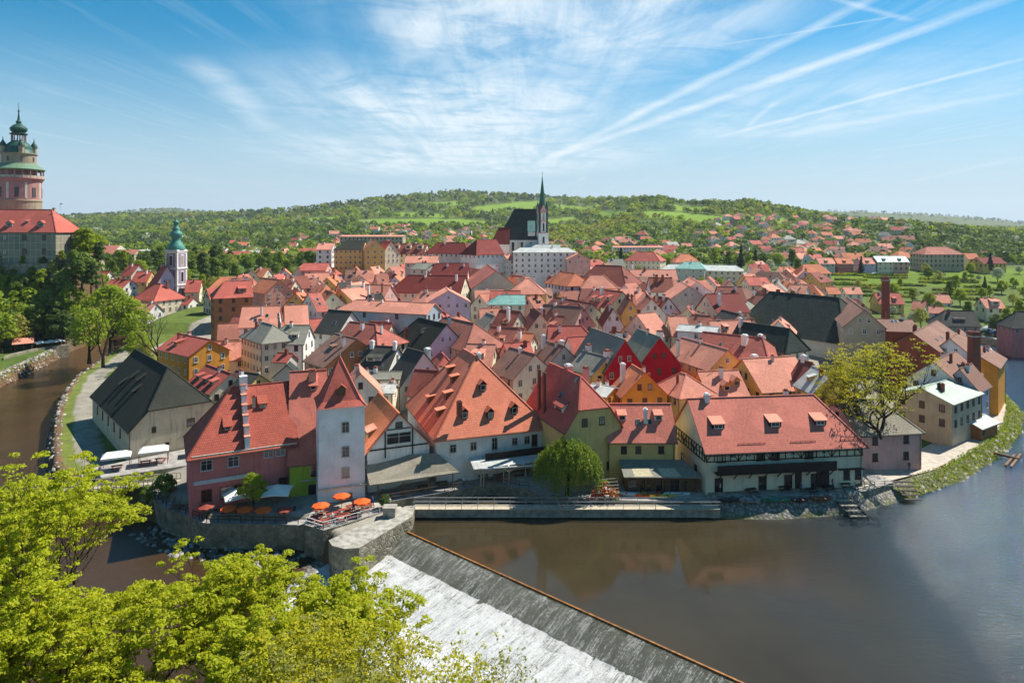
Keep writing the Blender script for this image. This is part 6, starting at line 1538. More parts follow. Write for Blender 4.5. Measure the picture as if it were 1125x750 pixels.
# ------------------------------------------------------------------ trees
PRO = {
 'dark': [tree_proto(1, 11, 4.4, .3, .2, 'dark', 18, 95, .40, name='broad_tree'), tree_proto(2, 12, 4.0, .3, .18, 'dark', 18, 95, .40, shape='tall', name='broad_tree')],
 'mid': [tree_proto(3, 11, 4.4, .3, .2, 'mid', 18, 95, .40, name='broad_tree'), tree_proto(4, 12, 4.2, .3, .2, 'mid', 16, 95, .42, shape='tall', name='broad_tree')],
 'fresh': [tree_proto(5, 11, 4.6, .3, .2, 'fresh', 18, 90, .38, name='broad_tree'), tree_proto(6, 12, 4.0, .3, .2, 'fresh', 16, 90, .38, shape='tall', name='broad_tree')],
 'olive': [tree_proto(7, 11, 4.2, .28, .22, 'olive', 16, 60, .34, name='broad_tree')],
 'blossom': [tree_proto(8, 7, 3.2, .2, .2, 'blossom', 14, 80, .28, name='blossom_tree')],
 'conifer': [tree_proto(9, 15, 2.9, .28, .08, 'conifer', 26, 70, .36, shape='cone', name='conifer')],
 'shrub': [tree_proto(10, 3.2, 1.9, .1, .05, 'fresh', 10, 60, .24, name='shrub'), tree_proto(11, 3, 2.0, .1, .05, 'mid', 10, 60, .24, name='shrub')]}
LOOK = {'dark': 'dark green leafy tree', 'mid': 'mid-green leafy tree', 'fresh': 'bright fresh-green tree', 'olive': 'brownish budding tree', 'blossom': 'white blossoming tree', 'conifer': 'dark pointed conifer', 'shrub': 'green shrub'}
def put(kind, x, y, s, grp, sz=None, z=None):
    p = rnd.choice(PRO[kind]); o = place_tree(p, x, y, gz(x, y) - .3 if z is None else z, s, None, None, sz)
    auto(o, LOOK[kind], 'tree' if kind != 'shrub' else 'shrub', grp, x, y); return o
GR = {'rock': 'trees covering the castle rock', 'bank': 'trees on the wooded bank behind the slender tower', 'town': 'trees between the town roofs', 'slope': 'trees on the allotment slope', 'hill': 'trees at the foot of the hills', 'river': 'trees along the left river arm'}
# castle rock
for px, Y, kd, s in ((4, 250, 'mid', 1.3), (22, 252, 'fresh', 1.2), (40, 252, 'mid', 1.1), (60, 253, 'dark', 1.0), (-12, 246, 'fresh', 1.5), (10, 257, 'mid', 1.3), (32, 258, 'fresh', 1.4), (55, 258, 'mid', 1.3), (76, 259, 'fresh', 1.1), (90, 262, 'mid', 1.1), (97, 272, 'fresh', 1.0),
    (-6, 261, 'mid', 1.1), (15, 262, 'mid', 1.15), (36, 262.5, 'mid', 1.05), (58, 263, 'mid', 1.1), (80, 265, 'mid', 1.0), (88, 274, 'fresh', 1.0), (84, 282, 'mid', 1.0), (100, 262, 'dark', 1.0), (104, 284, 'fresh', .9), (92, 294, 'mid', .9), (70, 252, 'dark', 1.0), (98, 304, 'mid', .9), (108, 268, 'dark', .8), (48, 264, 'dark', .9), (26, 264, 'mid', .9), (2, 264.5, 'dark', .9), (68, 265, 'fresh', .9), (18, 255.5, 'mid', 1.2), (44, 255.8, 'fresh', 1.1), (64, 256, 'mid', 1.2), (82, 256.5, 'fresh', 1.0), (30, 256.2, 'dark', 1.2), (-2, 256, 'mid', 1.2), (72, 260.5, 'mid', 1.1), (46, 260.5, 'fresh', 1.0), (24, 260, 'mid', 1.1), (4, 260, 'fresh', 1.1)):
    x, y = PY(px, Y); zz = gz(x, y); put(kd, x, y, s * (.5 if zz > 20 and px < 82 else 1.1 if zz > 6 else 1.25), GR['rock'])
for px, Y, kd, s in ((2, 238, 'fresh', 1.3), (-20, 232, 'fresh', 1.5), (14, 243, 'olive', 1.2)):
    x, y = PY(px, Y); put(kd, x, y, s, GR['river'], z=1)
# wooded bank
KB = ['dark', 'mid', 'mid', 'fresh', 'mid', 'olive', 'dark']
n = 0; taken = []
t = 0
while n < 62 and t < 4000:
    t += 1; Y = rnd.uniform(345, 530); px = rnd.uniform(96, 352); x, y = PY(px, Y)
    if px > 318 and Y < 400: continue
    if not clear(x, y, 3.5) or any(math.hypot(x - a, y - b) < 8.5 for a, b in taken): continue
    taken.append((x, y)); put(rnd.choice(KB), x, y, rnd.uniform(.9, 1.35), GR['bank']); n += 1
for px, Y, kd, s in ((124, 300, 'mid', .6), (136, 296, 'fresh', .5), (232, 330, 'olive', .9), (243, 320, 'olive', 1.0), (222, 345, 'fresh', .8), (112, 330, 'fresh', .8), (265, 340, 'blossom', 1.1), (283, 350, 'fresh', .7), (296, 350, 'mid', .7)):
    x, y = PY(px, Y); put(kd, x, y, s, GR['bank'])
# town and school trees
for px, Y, kd, s in ((404, 345, 'olive', .9), (430, 340, 'olive', .8), (388, 338, 'fresh', .55), (340, 440, 'mid', 1.4), (352, 450, 'fresh', 1.2), (655, 440, 'olive', 1.2), (662, 446, 'fresh', 1.1), (780, 366, 'fresh', .55), (790, 368, 'fresh', .5), (772, 368, 'fresh', .5), (702, 420, 'olive', .7),
    (814, 440, 'conifer', 1.1), (830, 436, 'conifer', 1.0), (682, 470, 'conifer', 1.2), (845, 425, 'blossom', 1.2), (862, 420, 'blossom', 1.1), (828, 420, 'fresh', .8), (876, 418, 'mid', .9), (893, 412, 'fresh', .9), (905, 405, 'blossom', 1.0), (855, 450, 'fresh', 1.0), (838, 460, 'mid', 1.0),
    (946, 420, 'conifer', .8), (1088, 425, 'conifer', .9), (1082, 432, 'fresh', .8), (1096, 395, 'blossom', 1.2), (1082, 372, 'conifer', .55), (296, 178, 'shrub', 1.0), (300, 182, 'shrub', .8), (899, 396, 'fresh', .7), (888, 390, 'blossom', .7),
    (720, 470, 'mid', 1.0), (735, 480, 'fresh', 1.0), (760, 470, 'mid', 1.0), (785, 480, 'fresh', 1.1), (801, 470, 'mid', 1.0), (640, 470, 'mid', 1.0), (628, 480, 'fresh', .9), (700, 480, 'mid', 1.1), (870, 470, 'mid', 1.1), (890, 480, 'fresh', 1.0)):
    x, y = PY(px, Y); put(kd, x, y, s, GR['town'])
# allotment slope
n = 0; taken = []; t = 0
while n < 58 and t < 3000:
    t += 1; px = rnd.uniform(900, 1160); Y = rnd.uniform(292, 425); x, y = PY(px, Y)
    if px < 985 and Y > 372 and rnd.random() < .85: continue
    if not clear(x, y, 3) or any(math.hypot(x - a, y - b) < 6 for a, b in taken): continue
    taken.append((x, y)); put(rnd.choice(['fresh', 'fresh', 'mid', 'blossom', 'shrub', 'shrub', 'olive']), x, y, rnd.uniform(.45, .8), GR['slope']); n += 1
for px, Y, kd, s in ((1094, 268, 'dark', .8), (1064, 300, 'mid', .7), (1106, 250, 'fresh', .6), (1120, 262, 'fresh', .7), (1003, 285, 'blossom', .9), (1012, 282, 'olive', .8)):
    x, y = PY(px, Y); put(kd, x, y, s, GR['slope'])
# woods on the hills: one mass
def woods(name, n, seed, label, zone):
    rs = np.random.RandomState(seed); P_ = []; need = n; 
    while len(P_) < n:
        m_ = 6000; px, Y = zone(rs, m_); X = (px - CX) / FPX * Y
        ok = ~is_field(X, Y)
        for (sx, sy) in SUBS: ok &= ((X - sx) ** 2 + (Y - sy) ** 2 > 150)
        for x, y in zip(X[ok], Y[ok]): P_.append((x, y))
    P_ = np.array(P_[:n]); Z = land(P_[:, 0], P_[:, 1]); K = 34
    # rock-steady clump of cards on a dome
    N_ = len(P_); Rr = rs.uniform(3.6, 6.0, N_) * (1 + np.clip((P_[:, 1] - 1000) / 1400, 0, 1.0)); con = rs.rand(N_) < np.where(P_[:, 1] > 2100, .5, .10)
    con &= vnoise(P_[:, 0], P_[:, 1], .004, 9) > -.1
    Rr = np.where(con, Rr * .62, Rr)
    d = rs.normal(0, 1, (N_, K, 3)); d /= np.linalg.norm(d, axis=2)[..., None]; d[..., 2] = np.abs(d[..., 2]) * 1.1 - .25
    st = np.where(con, 2.3, 1.05)[:, None]
    taper = np.where(con[:, None], 1 - np.clip(d[..., 2], 0, 1) * .85, 1.0)
    C = np.stack([P_[:, 0:1] + d[..., 0] * Rr[:, None] * taper, P_[:, 1:2] + d[..., 1] * Rr[:, None] * taper, Z[:, None] + Rr[:, None] * .75 + d[..., 2] * Rr[:, None] * st], -1)
    co = leaf_cards(C.reshape(-1, 3), d.reshape(-1, 3), 1.0, rs)
    co = co.reshape(N_ * K, 4, 3); cen = co.mean(1, keepdims=True); co = cen + (co - cen) * np.repeat(Rr * .36, K)[:, None, None]
    nz_ = vnoise(P_[:, 0], P_[:, 1], .01, 5) + rs.normal(0, .35, N_)
    mi = np.where(con, 4, np.where(nz_ < -.25, 0, np.where(nz_ < .25, 1, np.where(nz_ < .6, 2, 3)))); mi = np.where(rs.rand(N_) < .035, 5, mi)
    me = raw_mesh(name, co.reshape(-1, 3), np.arange(N_ * K * 4).reshape(-1, 4), [LEAF[k] for k in ('dark', 'mid', 'fresh', 'olive', 'conifer', 'blossom')], mi=np.repeat(mi, K))
    o = link(name, me); tag(o, label, 'wood', kind='stuff')
def z_far(rs, m_):
    Y = 1150 * np.exp(rs.uniform(0, math.log(2.75), m_)); px = rs.uniform(-260, 1380, m_); return px, Y
def z_mid(rs, m_):
    Y = 520 * np.exp(rs.uniform(0, math.log(2.4), m_) ** 1.0); px = rs.uniform(-100, 1300, m_)
    return px, Y
woods('far_woods', 9500, 21, 'dense mixed woods covering the far hills', z_far)
woods('suburb_woods', 5200, 22, 'leafy gardens and groves between the far houses', z_mid)
def z_ridge(rs, m_): return rs.uniform(-300, 1500, m_), rs.uniform(4700, 5400, m_)
woods('ridge_woods', 1500, 23, 'bluish wooded ridge on the horizon', z_ridge)
# trees grown limb by limb
t = branch_tree('spring_tree', 31, (65.5, 122.2, 2.2), 21.5, 1.35, 'sparse', trunk=.60, fork=.20, depth=4, kids=3, cl_r=.95, cl_n=11, leafsize=.16, upness=.50, thin=.8, bare=.30, wig=.18)
tag(t, 'large spreading yellow-green spring tree with dark limbs by the river path', 'tree')
t = branch_tree('bare_tree', 32, (-121, 202, .5), 27, .42, 'fresh', trunk=.5, fork=.22, depth=3, kids=2, cl_r=.8, cl_n=10, leafsize=.2, upness=.75, bare=.85)
tag(t, 'tall dark bare tree with upswept limbs behind the black barn roof', 'tree')
t = branch_tree('budding_tree', 33, (-103, 199, 3), 17, .5, 'olive', trunk=.45, fork=.25, depth=3, kids=2, cl_r=.6, cl_n=6, leafsize=.16, upness=.7, bare=.6)
tag(t, 'brown nearly bare tree just left of the free-standing orange house', 'tree')
for i, (px, Y, s_, lf, lab) in enumerate(((122, 232, 2.1, 'fresh', 'big yellow-green tree behind the bare tree by the left river arm'), (142, 226, 1.7, 'fresh', 'yellow-green tree right of the bare tree above the black roof'), (98, 215, 1.5, 'fresh', 'bright yellow-green tree at the left river edge'), (150, 208, 1.0, 'fresh', 'small bright tree on the garden slope behind the black roof'), (160, 200, .8, 'olive', 'small budding tree in the garden left of the orange house'))):
    x, y = PY(px, Y); p = tree_proto(50 + i, 10, 4.4, .3, .15, lf, 20, 130, .26, name='river_tree'); p.location = (x, y, gz(x, y) - .3); p.scale = (s_,) * 3; tag(p, lab, 'tree')
# foreground maples
FT = ((-34.5, 52, 21.5, .75, 'spring', .56, 34, .125, .24, 'big yellow-green maple filling the lower left corner'), (-27.5, 47.5, 15.6, .7, 'spring', .56, 34, .125, .24, 'yellow-green maple second from the left in the foreground'),
      (-20.5, 54, 15.8, .36, 'spring', .48, 34, .12, .15, 'slim yellow-green tree reaching up before the pink house wall'), (-36, 44, 15.5, .8, 'spring', .56, 34, .125, .2, 'leafy maple at the very bottom left'),
      (-18.0, 43.5, 12.6, .7, 'spring', .5, 26, .14, .25, 'half-open leafy tree in the middle of the foreground row'), (-13.0, 42.5, 12.6, .6, 'sparse', .45, 10, .12, .35, 'twiggy sparse tree left of the white foam in the foreground'),
      (-8.8, 44, 13.2, .6, 'sparse', .42, 8, .11, .45, 'thin budding tree standing before the white foam'), (-4.6, 42, 12.4, .55, 'sparse', .42, 7, .11, .5, 'small twiggy tree at the bottom before the weir'), (-45, 58, 19.5, .8, 'spring', .58, 34, .135, .2, 'yellow-green maple at the left edge before the river'),
      (-14.6, 52, 14.6, .32, 'spring', .5, 28, .13, .2, 'slender young tree before the river wall of the terrace'), (-1.4, 43, 10.8, .5, 'olive', .42, 6, .10, .5, 'lowest twiggy bush-like tree beside the weir foam'), (-10.6, 40, 13.0, .65, 'olive', .42, 8, .10, .45, 'brown twiggy tree at the bottom edge of the picture'), (-16.2, 47, 12.4, .6, 'sparse', .45, 12, .12, .3, 'pale budding tree behind the half-open leafy tree'))
for i, (x, y, H_, sp_, lf, cr, cn, ls, br_, lab) in enumerate(FT):
    t = branch_tree('foreground_tree', 70 + i, (x, y, gz(x, y)), H_, sp_, lf, trunk=.34 if i < 5 else .2, fork=.24, depth=4, kids=3, cl_r=cr, cl_n=cn, leafsize=ls, upness=.64, bare=br_, thin=.8)
    tag(t, lab, 'tree', 'trees in the foreground below the viewpoint')
# willow
root = empty('willow', (8.9, 109.9, 2)); tag(root, 'round weeping willow hanging over the mill terrace', 'willow')
rs = np.random.RandomState(5); m = MB(); m.tube([(0, 0, -1), (0, 0, 1.5), (.3, 0, 4), (.2, .1, 6)], [.4, .32, .25, .1], 8)
for i in range(9):
    a = i * .7; m.tube([(0, 0, 2.2 + i * .25), (math.cos(a) * 1.8, math.sin(a) * 1.6, 4.6 + .2 * i), (math.cos(a) * 3.2, math.sin(a) * 1.7, 5.4)], [.16, .1, .04], 5)
m.build('trunk', [M['bark']], root, uv=False); C = []; Nn = []
for i in range(620):
    a = rs.uniform(0, 2 * PI); r = 5.5 * math.sqrt(rs.uniform(0, 1)); top = 8.6 - (r / 5.3) ** 2.2 * 3.4 + math.sin(a * 4) * .5 + rs.normal(0, .35); L_ = rs.uniform(1.2, 3.2) * (.5 + r / 6); k = 26
    zz = top - np.linspace(0, L_, k); rr = r + np.linspace(0, .35, k)
    C.append(np.stack([np.cos(a) * rr + rs.normal(0, .10, k), np.sin(a) * rr * .52 + rs.normal(0, .10, k), zz], -1)); Nn.append(np.tile([math.cos(a), math.sin(a), .5], (k, 1)))
link('crown', cards_mesh('crown', leaf_cards(np.concatenate(C), np.concatenate(Nn), .15, rs, .5), LEAF['willow']), root)
p = tree_proto(91, 6.4, 2.4, .14, .3, 'fresh', 16, 130, .15, name='terrace_tree'); p.location = (-39.5, 104.3, TZ); tag(p, 'small round tree on the terrace of the pink house', 'tree')
for i, (x, y, s_, lab) in enumerate(((-56.5, 111.5, 1.2, 'green bush at the left corner of the pink house'), (-58, 108.5, .9, 'low green bush by the fence left of the pink house'), (-19.5, 104.8, .7, 'dark potted shrub by the stone pier'), (14.6, 109.6, .8, 'dark bush beside the tan house and the willow'), (21, 109, .35, 'small green plant by the glazed café front'))):
    q = tree_proto(95 + i, 3.0, 1.7, .08, .05, 'mid' if i != 2 else 'dark', 10, 90, .16, name='bush'); q.location = (x, y, 1.2 if x < -50 else 2.0); q.scale = (s_,) * 3; tag(q, lab, 'bush')
for o in list(bpy.data.objects):
    if o.parent is None and o.type == 'EMPTY' and o.name in [p.name for L_ in PRO.values() for p in L_] and o.name not in USED:
        for c in list(o.children): bpy.data.objects.remove(c)
        bpy.data.objects.remove(o)

# clipped hedges and beds on the allotment terraces
rs = np.random.RandomState(77); C = []
for Y0 in (352, 362, 372, 383, 394, 404, 413):
    for seg in range(7):
        a_ = rs.uniform(900, 1075); b_ = a_ + rs.uniform(14, 46); n_ = int((b_ - a_) * 16); px_ = rs.uniform(a_, b_, n_); Y_ = Y0 + rs.normal(0, .5, n_) + (px_ - 980) * -.05 + seg * .7
        X_ = (px_ - CX) / FPX * Y_; C.append(np.stack([X_, Y_, land(X_, Y_) + rs.uniform(0, 1.1, n_)], -1))
C = np.concatenate(C); n_ = len(C)
me = raw_mesh('allotment_hedges', leaf_cards(C, rs.normal(0, 1, (n_, 3)) + np.array([0, -.3, .5]), .42, rs), np.arange(n_ * 4).reshape(-1, 4), [LEAF['mid'], LEAF['dark'], LEAF['olive'], LEAF['fresh']], mi=np.clip((C[:, 0] * .11 + rs.uniform(0, 1.2, n_)).astype(int) % 4, 0, 3))
tag(link('allotment_hedges', me), 'rows of low hedges on the allotment terraces', 'hedges', kind='stuff')
# stones and tufts along the banks
def scatter_bank(name, n, seed, label, line, wid, zf, mats, kind):
    rs = np.random.RandomState(seed); L_ = np.array(line, float); s_ = np.r_[0, np.cumsum(np.hypot(np.diff(L_[:, 0]), np.diff(L_[:, 1])))]
    t = rs.uniform(0, s_[-1], n); px_ = np.interp(t, s_, L_[:, 0]); py_ = np.interp(t, s_, L_[:, 1]); q = np.interp(t + .5, s_, L_[:, 0]) - px_; r = np.interp(t + .5, s_, L_[:, 1]) - py_; l = np.hypot(q, r) + 1e-9
    o_ = rs.uniform(wid[0], wid[1], n); X = px_ - r / l * o_; Y = py_ + q / l * o_; Z = zf(o_, X, Y)
    if kind == 'stone':
        b = np.array([[-1, -1, -.6], [1, -1, -.6], [1, 1, -.6], [-1, 1, -.6], [-.6, -.6, .6], [.6, -.6, .6], [.6, .6, .6], [-.6, .6, .6]]); f = np.array([[4, 5, 6, 7], [0, 1, 5, 4], [1, 2, 6, 5], [2, 3, 7, 6], [3, 0, 4, 7]])
        a = rs.uniform(0, 6.28, n); sz = rs.uniform(.12, .42, n) ** 1.0; v = b[None] * (1 + rs.normal(0, .22, (n, 8, 3))) * sz[:, None, None]
        x = v[..., 0] * np.cos(a)[:, None] - v[..., 1] * np.sin(a)[:, None]; y = v[..., 0] * np.sin(a)[:, None] + v[..., 1] * np.cos(a)[:, None]
        co = np.stack([x + X[:, None], y + Y[:, None], v[..., 2] * .8 + Z[:, None]], -1).reshape(-1, 3); F = (f[None] + np.arange(n)[:, None, None] * 8).reshape(-1, 4)
        me = raw_mesh(name, co, F, mats, mi=np.repeat(rs.randint(0, len(mats), n), 5))
    else:
        C = np.stack([X, Y, Z + rs.uniform(0, .3, n)], -1); me = raw_mesh(name, leaf_cards(C, rs.normal(0, 1, (n, 3)) * .6 + np.array([0, -.5, .5]), .17, rs), np.arange(n * 4).reshape(-1, 4), mats, mi=rs.randint(0, len(mats), n))
    tag(link(name, me), label, 'stones' if kind == 'stone' else 'grass', kind='stuff')
ST = [M['st1'], M['st2'], M['st3']]
zb_ = lambda o_, X, Y: -.5 + (o_ / 3.8) * 1.95
scatter_bank('bank_stones', 650, 41, 'loose pale stones along the right river bank', A0[3:], (.3, 3.4), zb_, ST, 'stone')
scatter_bank('bank_grass', 11000, 42, 'rough spring grass on the right river bank', A0[3:], (.8, 4.2), zb_, [LEAF['fresh'], LEAF['mid'], LEAF['olive']], 'grass')
LB = [(-64, 114.5), (-74, 117), (-86, 126.5), (-97, 142.5), (-112, 166.5), (-124.5, 192.5), (-132, 222)]
zl = lambda o_, X, Y: np.array(ground_np(X, Y)) + .02
scatter_bank('shore_stones', 420, 43, 'stones at the edge of the left river arm', LB, (-2.5, .8), zl, ST, 'stone')
WBK = [(-149, 190), (-156, 218), (-163, 244), (-168, 258)]
scatter_bank('shore_stones', 700, 44, 'stones along the far shore below the castle', WBK[::-1], (-2.6, .5), zl, ST, 'stone')
FWL = [(-30, 97), (-40, 98.5), (-50, 101.5), (-58, 108)]
scatter_bank('river_rocks', 260, 45, 'dark rocks in the shallows below the pink house wall', FWL[::-1], (-2.5, 2.5), lambda o_, X, Y: -2.45 + 0 * X, ST, 'stone')
# ------------------------------------------------------------------ furniture, parasols, boats, cars, people
def parasol(x, y, z, r, h, mat, label, n=8, group=None, sq=False):
    root = empty('parasol', (x, y, z), rnd.uniform(0, 1)); tag(root, label, 'parasol', group)
    m = MB(); m.tube([(0, 0, 0), (0, 0, h + .1)], .04, 6); m.build('pole', [M['wood']], root)
    m = MB(); n = 4 if sq else n; k = r * .32
    P_ = [(math.cos(2 * PI * i / n + PI / 4) * r, math.sin(2 * PI * i / n + PI / 4) * r, h - k) for i in range(n)]
    for i in range(n):
        a, b = P_[i], P_[(i + 1) % n]; md = ((a[0] + b[0]) / 2 * .93, (a[1] + b[1]) / 2 * .93, h - k * .9)
        m.face([a, md, (0, 0, h)]); m.face([md, b, (0, 0, h)]); m.face([(a[0], a[1], a[2] - .18), (md[0], md[1], md[2] - .18), md, a]); m.face([(md[0], md[1], md[2] - .18), (b[0], b[1], b[2] - .18), b, md])
    m.build('canopy', [M[mat]], root); return root
TG = 'small orange parasols along the terrace wall'
for i, (x, y) in enumerate(((-46.2, 103.0), (-42.6, 102.5), (-40.0, 102.3), (-37.2, 102.1), (-34.0, 102.0))):
    parasol(x, y, TZ, 1.25, 2.1, 'canvasorange' if i in (1, 2, 3) else 'redwood', f"{['reddish-brown', 'orange', 'orange', 'small orange', 'dark red-brown'][i]} parasol, x from the left along the terrace wall" if False else ['leftmost reddish parasol by the river wall of the pink house', 'orange parasol second from left along the pink house wall', 'orange parasol in the middle of the river wall row', 'orange parasol fourth from left along the pink house wall', 'rightmost dark red parasol of the pink house wall row'][i], group=TG)
for x, y, lab in ((-28.4, 101.4, 'orange parasol at the left corner of the tower terrace'), (-26.2, 105.0, 'orange parasol nearest the white tower wall'), (-22.6, 102.9, 'orange parasol at the right end of the tower terrace')): parasol(x, y, 1.9, 1.35, 2.3, 'canvasorange', lab)
parasol(-42.4, 105.6, TZ, 3.1, 3.6, 'canvas', 'large white parasol left of the small terrace tree', sq=True); parasol(-36.6, 106.2, TZ, 3.1, 3.9, 'canvas', 'large white parasol right of the small terrace tree', sq=True)
def table_set(x, y, z, rz, label, mat='redwood', group='tables with benches on the river terraces'):
    root = empty('picnic_table', (x, y, z), rz); tag(root, label, 'table', group)
    m = MB(); m.box(-.9, .9, -.38, .38, .70, .76); m.build('tabletop', [M[mat]], root)
    for sy in (-1, 1):
        m = MB(); m.box(-.9, .9, sy * .72 - .14, sy * .72 + .14, .42, .47); m.build('bench', [M[mat]], root)
    for sx in (-1, 1):
        m = MB(); m.beam((sx * .65, -.7, .02), (sx * .65, -.1, .7), .07); m.beam((sx * .65, .7, .02), (sx * .65, .1, .7), .07); m.beam((sx * .65, -.72, .4), (sx * .65, .72, .4), .06); m.build('leg', [M[mat]], root)
    return root
def many(pts, z, rz, what, mat):
    pts = sorted(pts, key=lambda p: p[0] / p[1])
    for i, (x, y) in enumerate(pts): table_set(x, y, z, rz + rnd.uniform(-.2, .2), f"{what}, {'leftmost' if i == 0 else 'rightmost' if i == len(pts) - 1 else ['', 'second', 'third', 'fourth', 'fifth', 'sixth', 'seventh', 'eighth', 'ninth', 'tenth', 'eleventh'][i] + ' from left'}", mat)
many([(-28.6, 100.2), (-27.2, 99.0), (-26.6, 101.4), (-25.0, 100.4), (-25.2, 102.8), (-23.6, 101.7), (-22.2, 104.3), (-24.4, 104.4), (-28.8, 102.8)], 1.9, .55, 'red wooden table set on the tower terrace', 'redwood')
many([(-52, 106.0), (-49.6, 106.4), (-47.4, 105.2), (-44.6, 104.2), (-41.0, 103.8), (-38.2, 103.8), (-34.6, 104.4)], TZ, .1, 'brown wooden table set before the pink house', 'wood')
many([(54.6, 112.0), (51.4, 110.8), (57.0, 113.0), (53.6, 113.2), (36.2, 111.4), (38.4, 109.6), (44.0, 110.6), (48.2, 109.8)], 2.36, .2, 'dark table set before the half-timbered house', 'darkwood')
many([(-14.5, 112.0), (-11.6, 113.6), (-2.2, 117.0), (1.2, 116.6), (-5.0, 116.8)], 2.0, .5, 'brown table set under the mill canopies', 'wood')
# railings
def railing(name, pts, h, mat, label, step=1.6, bars=2, base=True, w=.07):
    c = pts[0]; root = empty(name, c); tag(root, label, name.replace('_', ' '))
    P_ = [Vector(p) - Vector(c) for p in pts]; n = 0
    m = MB()
    for a, b in zip(P_, P_[1:]):
        for k in range(bars): z = h * (1 - k / bars); m.beam(a + Vector((0, 0, z)), b + Vector((0, 0, z)), w)
    m.build('rail', [M[mat]], root)
    for a, b in zip(P_, P_[1:]):
        L_ = (b - a).length; q = max(1, int(L_ / step))
        for i in range(q + 1):
            p = a.lerp(b, i / q); m = MB(); m.beam(p, p + Vector((0, 0, h)), w * 1.3); m.build('post', [M[mat]], root)
    return root
railing('railing', [(-59.5, 112.6, TZ), (-54.4, 107.4, TZ), (-45.4, 101.5, TZ), (-31.6, 100.9, TZ)], 1.0, 'blackiron', 'thin dark railing on top of the pink house river wall')
railing('railing', [(-30.0, 99.4, 1.9), (-27.0, 97.6, 1.9), (-20.0, 103.2, 1.9)], 1.0, 'white', 'white-based railing around the tower terrace')
railing('railing', [(-20.4, 107.2, 2), (-12.5, 110.7, 2), (-3.4, 115.1, 2), (2.8, 112.5, 2)], 1.0, 'wood', 'brown wooden railing along the mossy mill quay')
railing('fence', [(57.6, 111.6, 2.4), (62.8, 108.9 + 3, 2.4)], 1.1, 'palewood', 'short wooden fence at the right corner of the half-timbered house', bars=3)
m = MB()
wb = empty('wooden_bridge', (-81, 113.5, .4)); tag(wb, 'long wooden footbridge with slatted white railings left of the pink house', 'footbridge')
A_ = Vector((0, 0, 0)); B_v = Vector((24.5, 1.0, 1.6)); nrm = Vector((-.06, 1, 0)).normalized()
m.beam(A_ + nrm * 1.1, B_v + nrm * 1.1, 2.3, .2); m.build('deck', [M['palewood']], wb)
for off in (0, 2.2):
    m = MB()
    for z in (.25, 1.15): m.beam(A_ + nrm * off + Vector((0, 0, z)), B_v + nrm * off + Vector((0, 0, z)), .12)
    m.build('rail', [M['palewood']], wb)
    for i in range(34):
        p = (A_ + nrm * off).lerp(B_v + nrm * off, i / 33); m = MB(); m.box(p.x - .07, p.x + .07, p.y - .03, p.y + .03, p.z, p.z + 1.1); m.build('slat', [M['palewood']], wb)
for i in range(4):
    p = A_.lerp(B_v, (i + .5) / 4); m = MB(); m.box(p.x - .25, p.x + .25, p.y - .2, p.y + 2.4, -4, p.z); m.build('pile', [M['wood']], wb)
# terrace of the barn with white tents
slab('terrace', [(-75.5, 122.5), (-70.6, 117.6), (-57.5, 124.6), (-58.5, 133.8), (-62, 134.5)], -1, 1.9, 'concrete', 'pale walled terrace with white tents in front of the black-roofed barn', 'terrace', 'paving')
def tent(x, y, z, L_, W_, rz, label):
    root = empty('canopy_tent', (x, y, z), rz); tag(root, label, 'tent')
    m = MB(); hz_ = 2.5; t = [(-L_ / 2, -W_ / 2, hz_), (L_ / 2, -W_ / 2, hz_), (L_ / 2, W_ / 2, hz_), (-L_ / 2, W_ / 2, hz_)]; r0, r1 = (-L_ / 2 + .8, 0, hz_ + .75), (L_ / 2 - .8, 0, hz_ + .75)
    m.face([t[0], t[1], r1, r0]); m.face([t[2], t[3], r0, r1]); m.face([t[1], t[2], r1]); m.face([t[3], t[0], r0])
    for i in range(4):
        a, b = t[i], t[(i + 1) % 4]; m.face([(a[0], a[1], a[2] - .3), (b[0], b[1], b[2] - .3), b, a])
    m.build('canopy', [M['canvas']], root)
    for a in t: m = MB(); m.beam((a[0] * .95, a[1] * .95, 0), (a[0] * .95, a[1] * .95, hz_), .09); m.build('pole', [M['wood']], root)
tent(-70.6, 121.8, 1.9, 4.6, 2.9, .42, 'leftmost white tent on the barn terrace'); tent(-65.6, 125.0, 1.9, 4.9, 3.0, .42, 'middle white tent on the barn terrace'); tent(-58.8, 130.2, 1.9, 5.0, 3.0, .42, 'rightmost white tent beside the door of the barn')
many([(-70.4, 121.6), (-66.6, 124.0), (-64.6, 125.4), (-59.4, 129.6)], 1.9, .42, 'brown table set under the white tents', 'redwood')
# dark bridge towards the church, left
db = empty('road_bridge', (*PY(172, 300), 6.0)); tag(db, 'dark wooden bridge with a railing below the slender church tower', 'bridge')
e = Vector(PY(246, 268)) - Vector(PY(172, 300)); m = MB(); e3 = Vector((e.x, e.y, 0)); m.beam((0, 0, 0), e3, 5.0, .9); m.build('deck', [M['darkwood']], db)
nr = Vector((-e3.y, e3.x, 0)).normalized()
for s_ in (-2.5, 2.5):
    m = MB(); m.beam(nr * s_ + Vector((0, 0, 1.5)), e3 + nr * s_ + Vector((0, 0, 1.5)), .14); m.beam(nr * s_ + Vector((0, 0, .9)), e3 + nr * s_ + Vector((0, 0, .9)), .10); m.build('rail', [M['darkwood']], db)
    for i in range(22): p = e3 * (i / 21) + nr * s_; m = MB(); m.beam(p, p + Vector((0, 0, 1.5)), .12); m.build('post', [M['darkwood']], db)
for i in range(1, 4): p = e3 * (i / 4); m = MB(); m.box(p.x - 1, p.x + 1, p.y - 2.2, p.y + 2.2, -10, -.4); m.build('pier', [M['stone']], db)
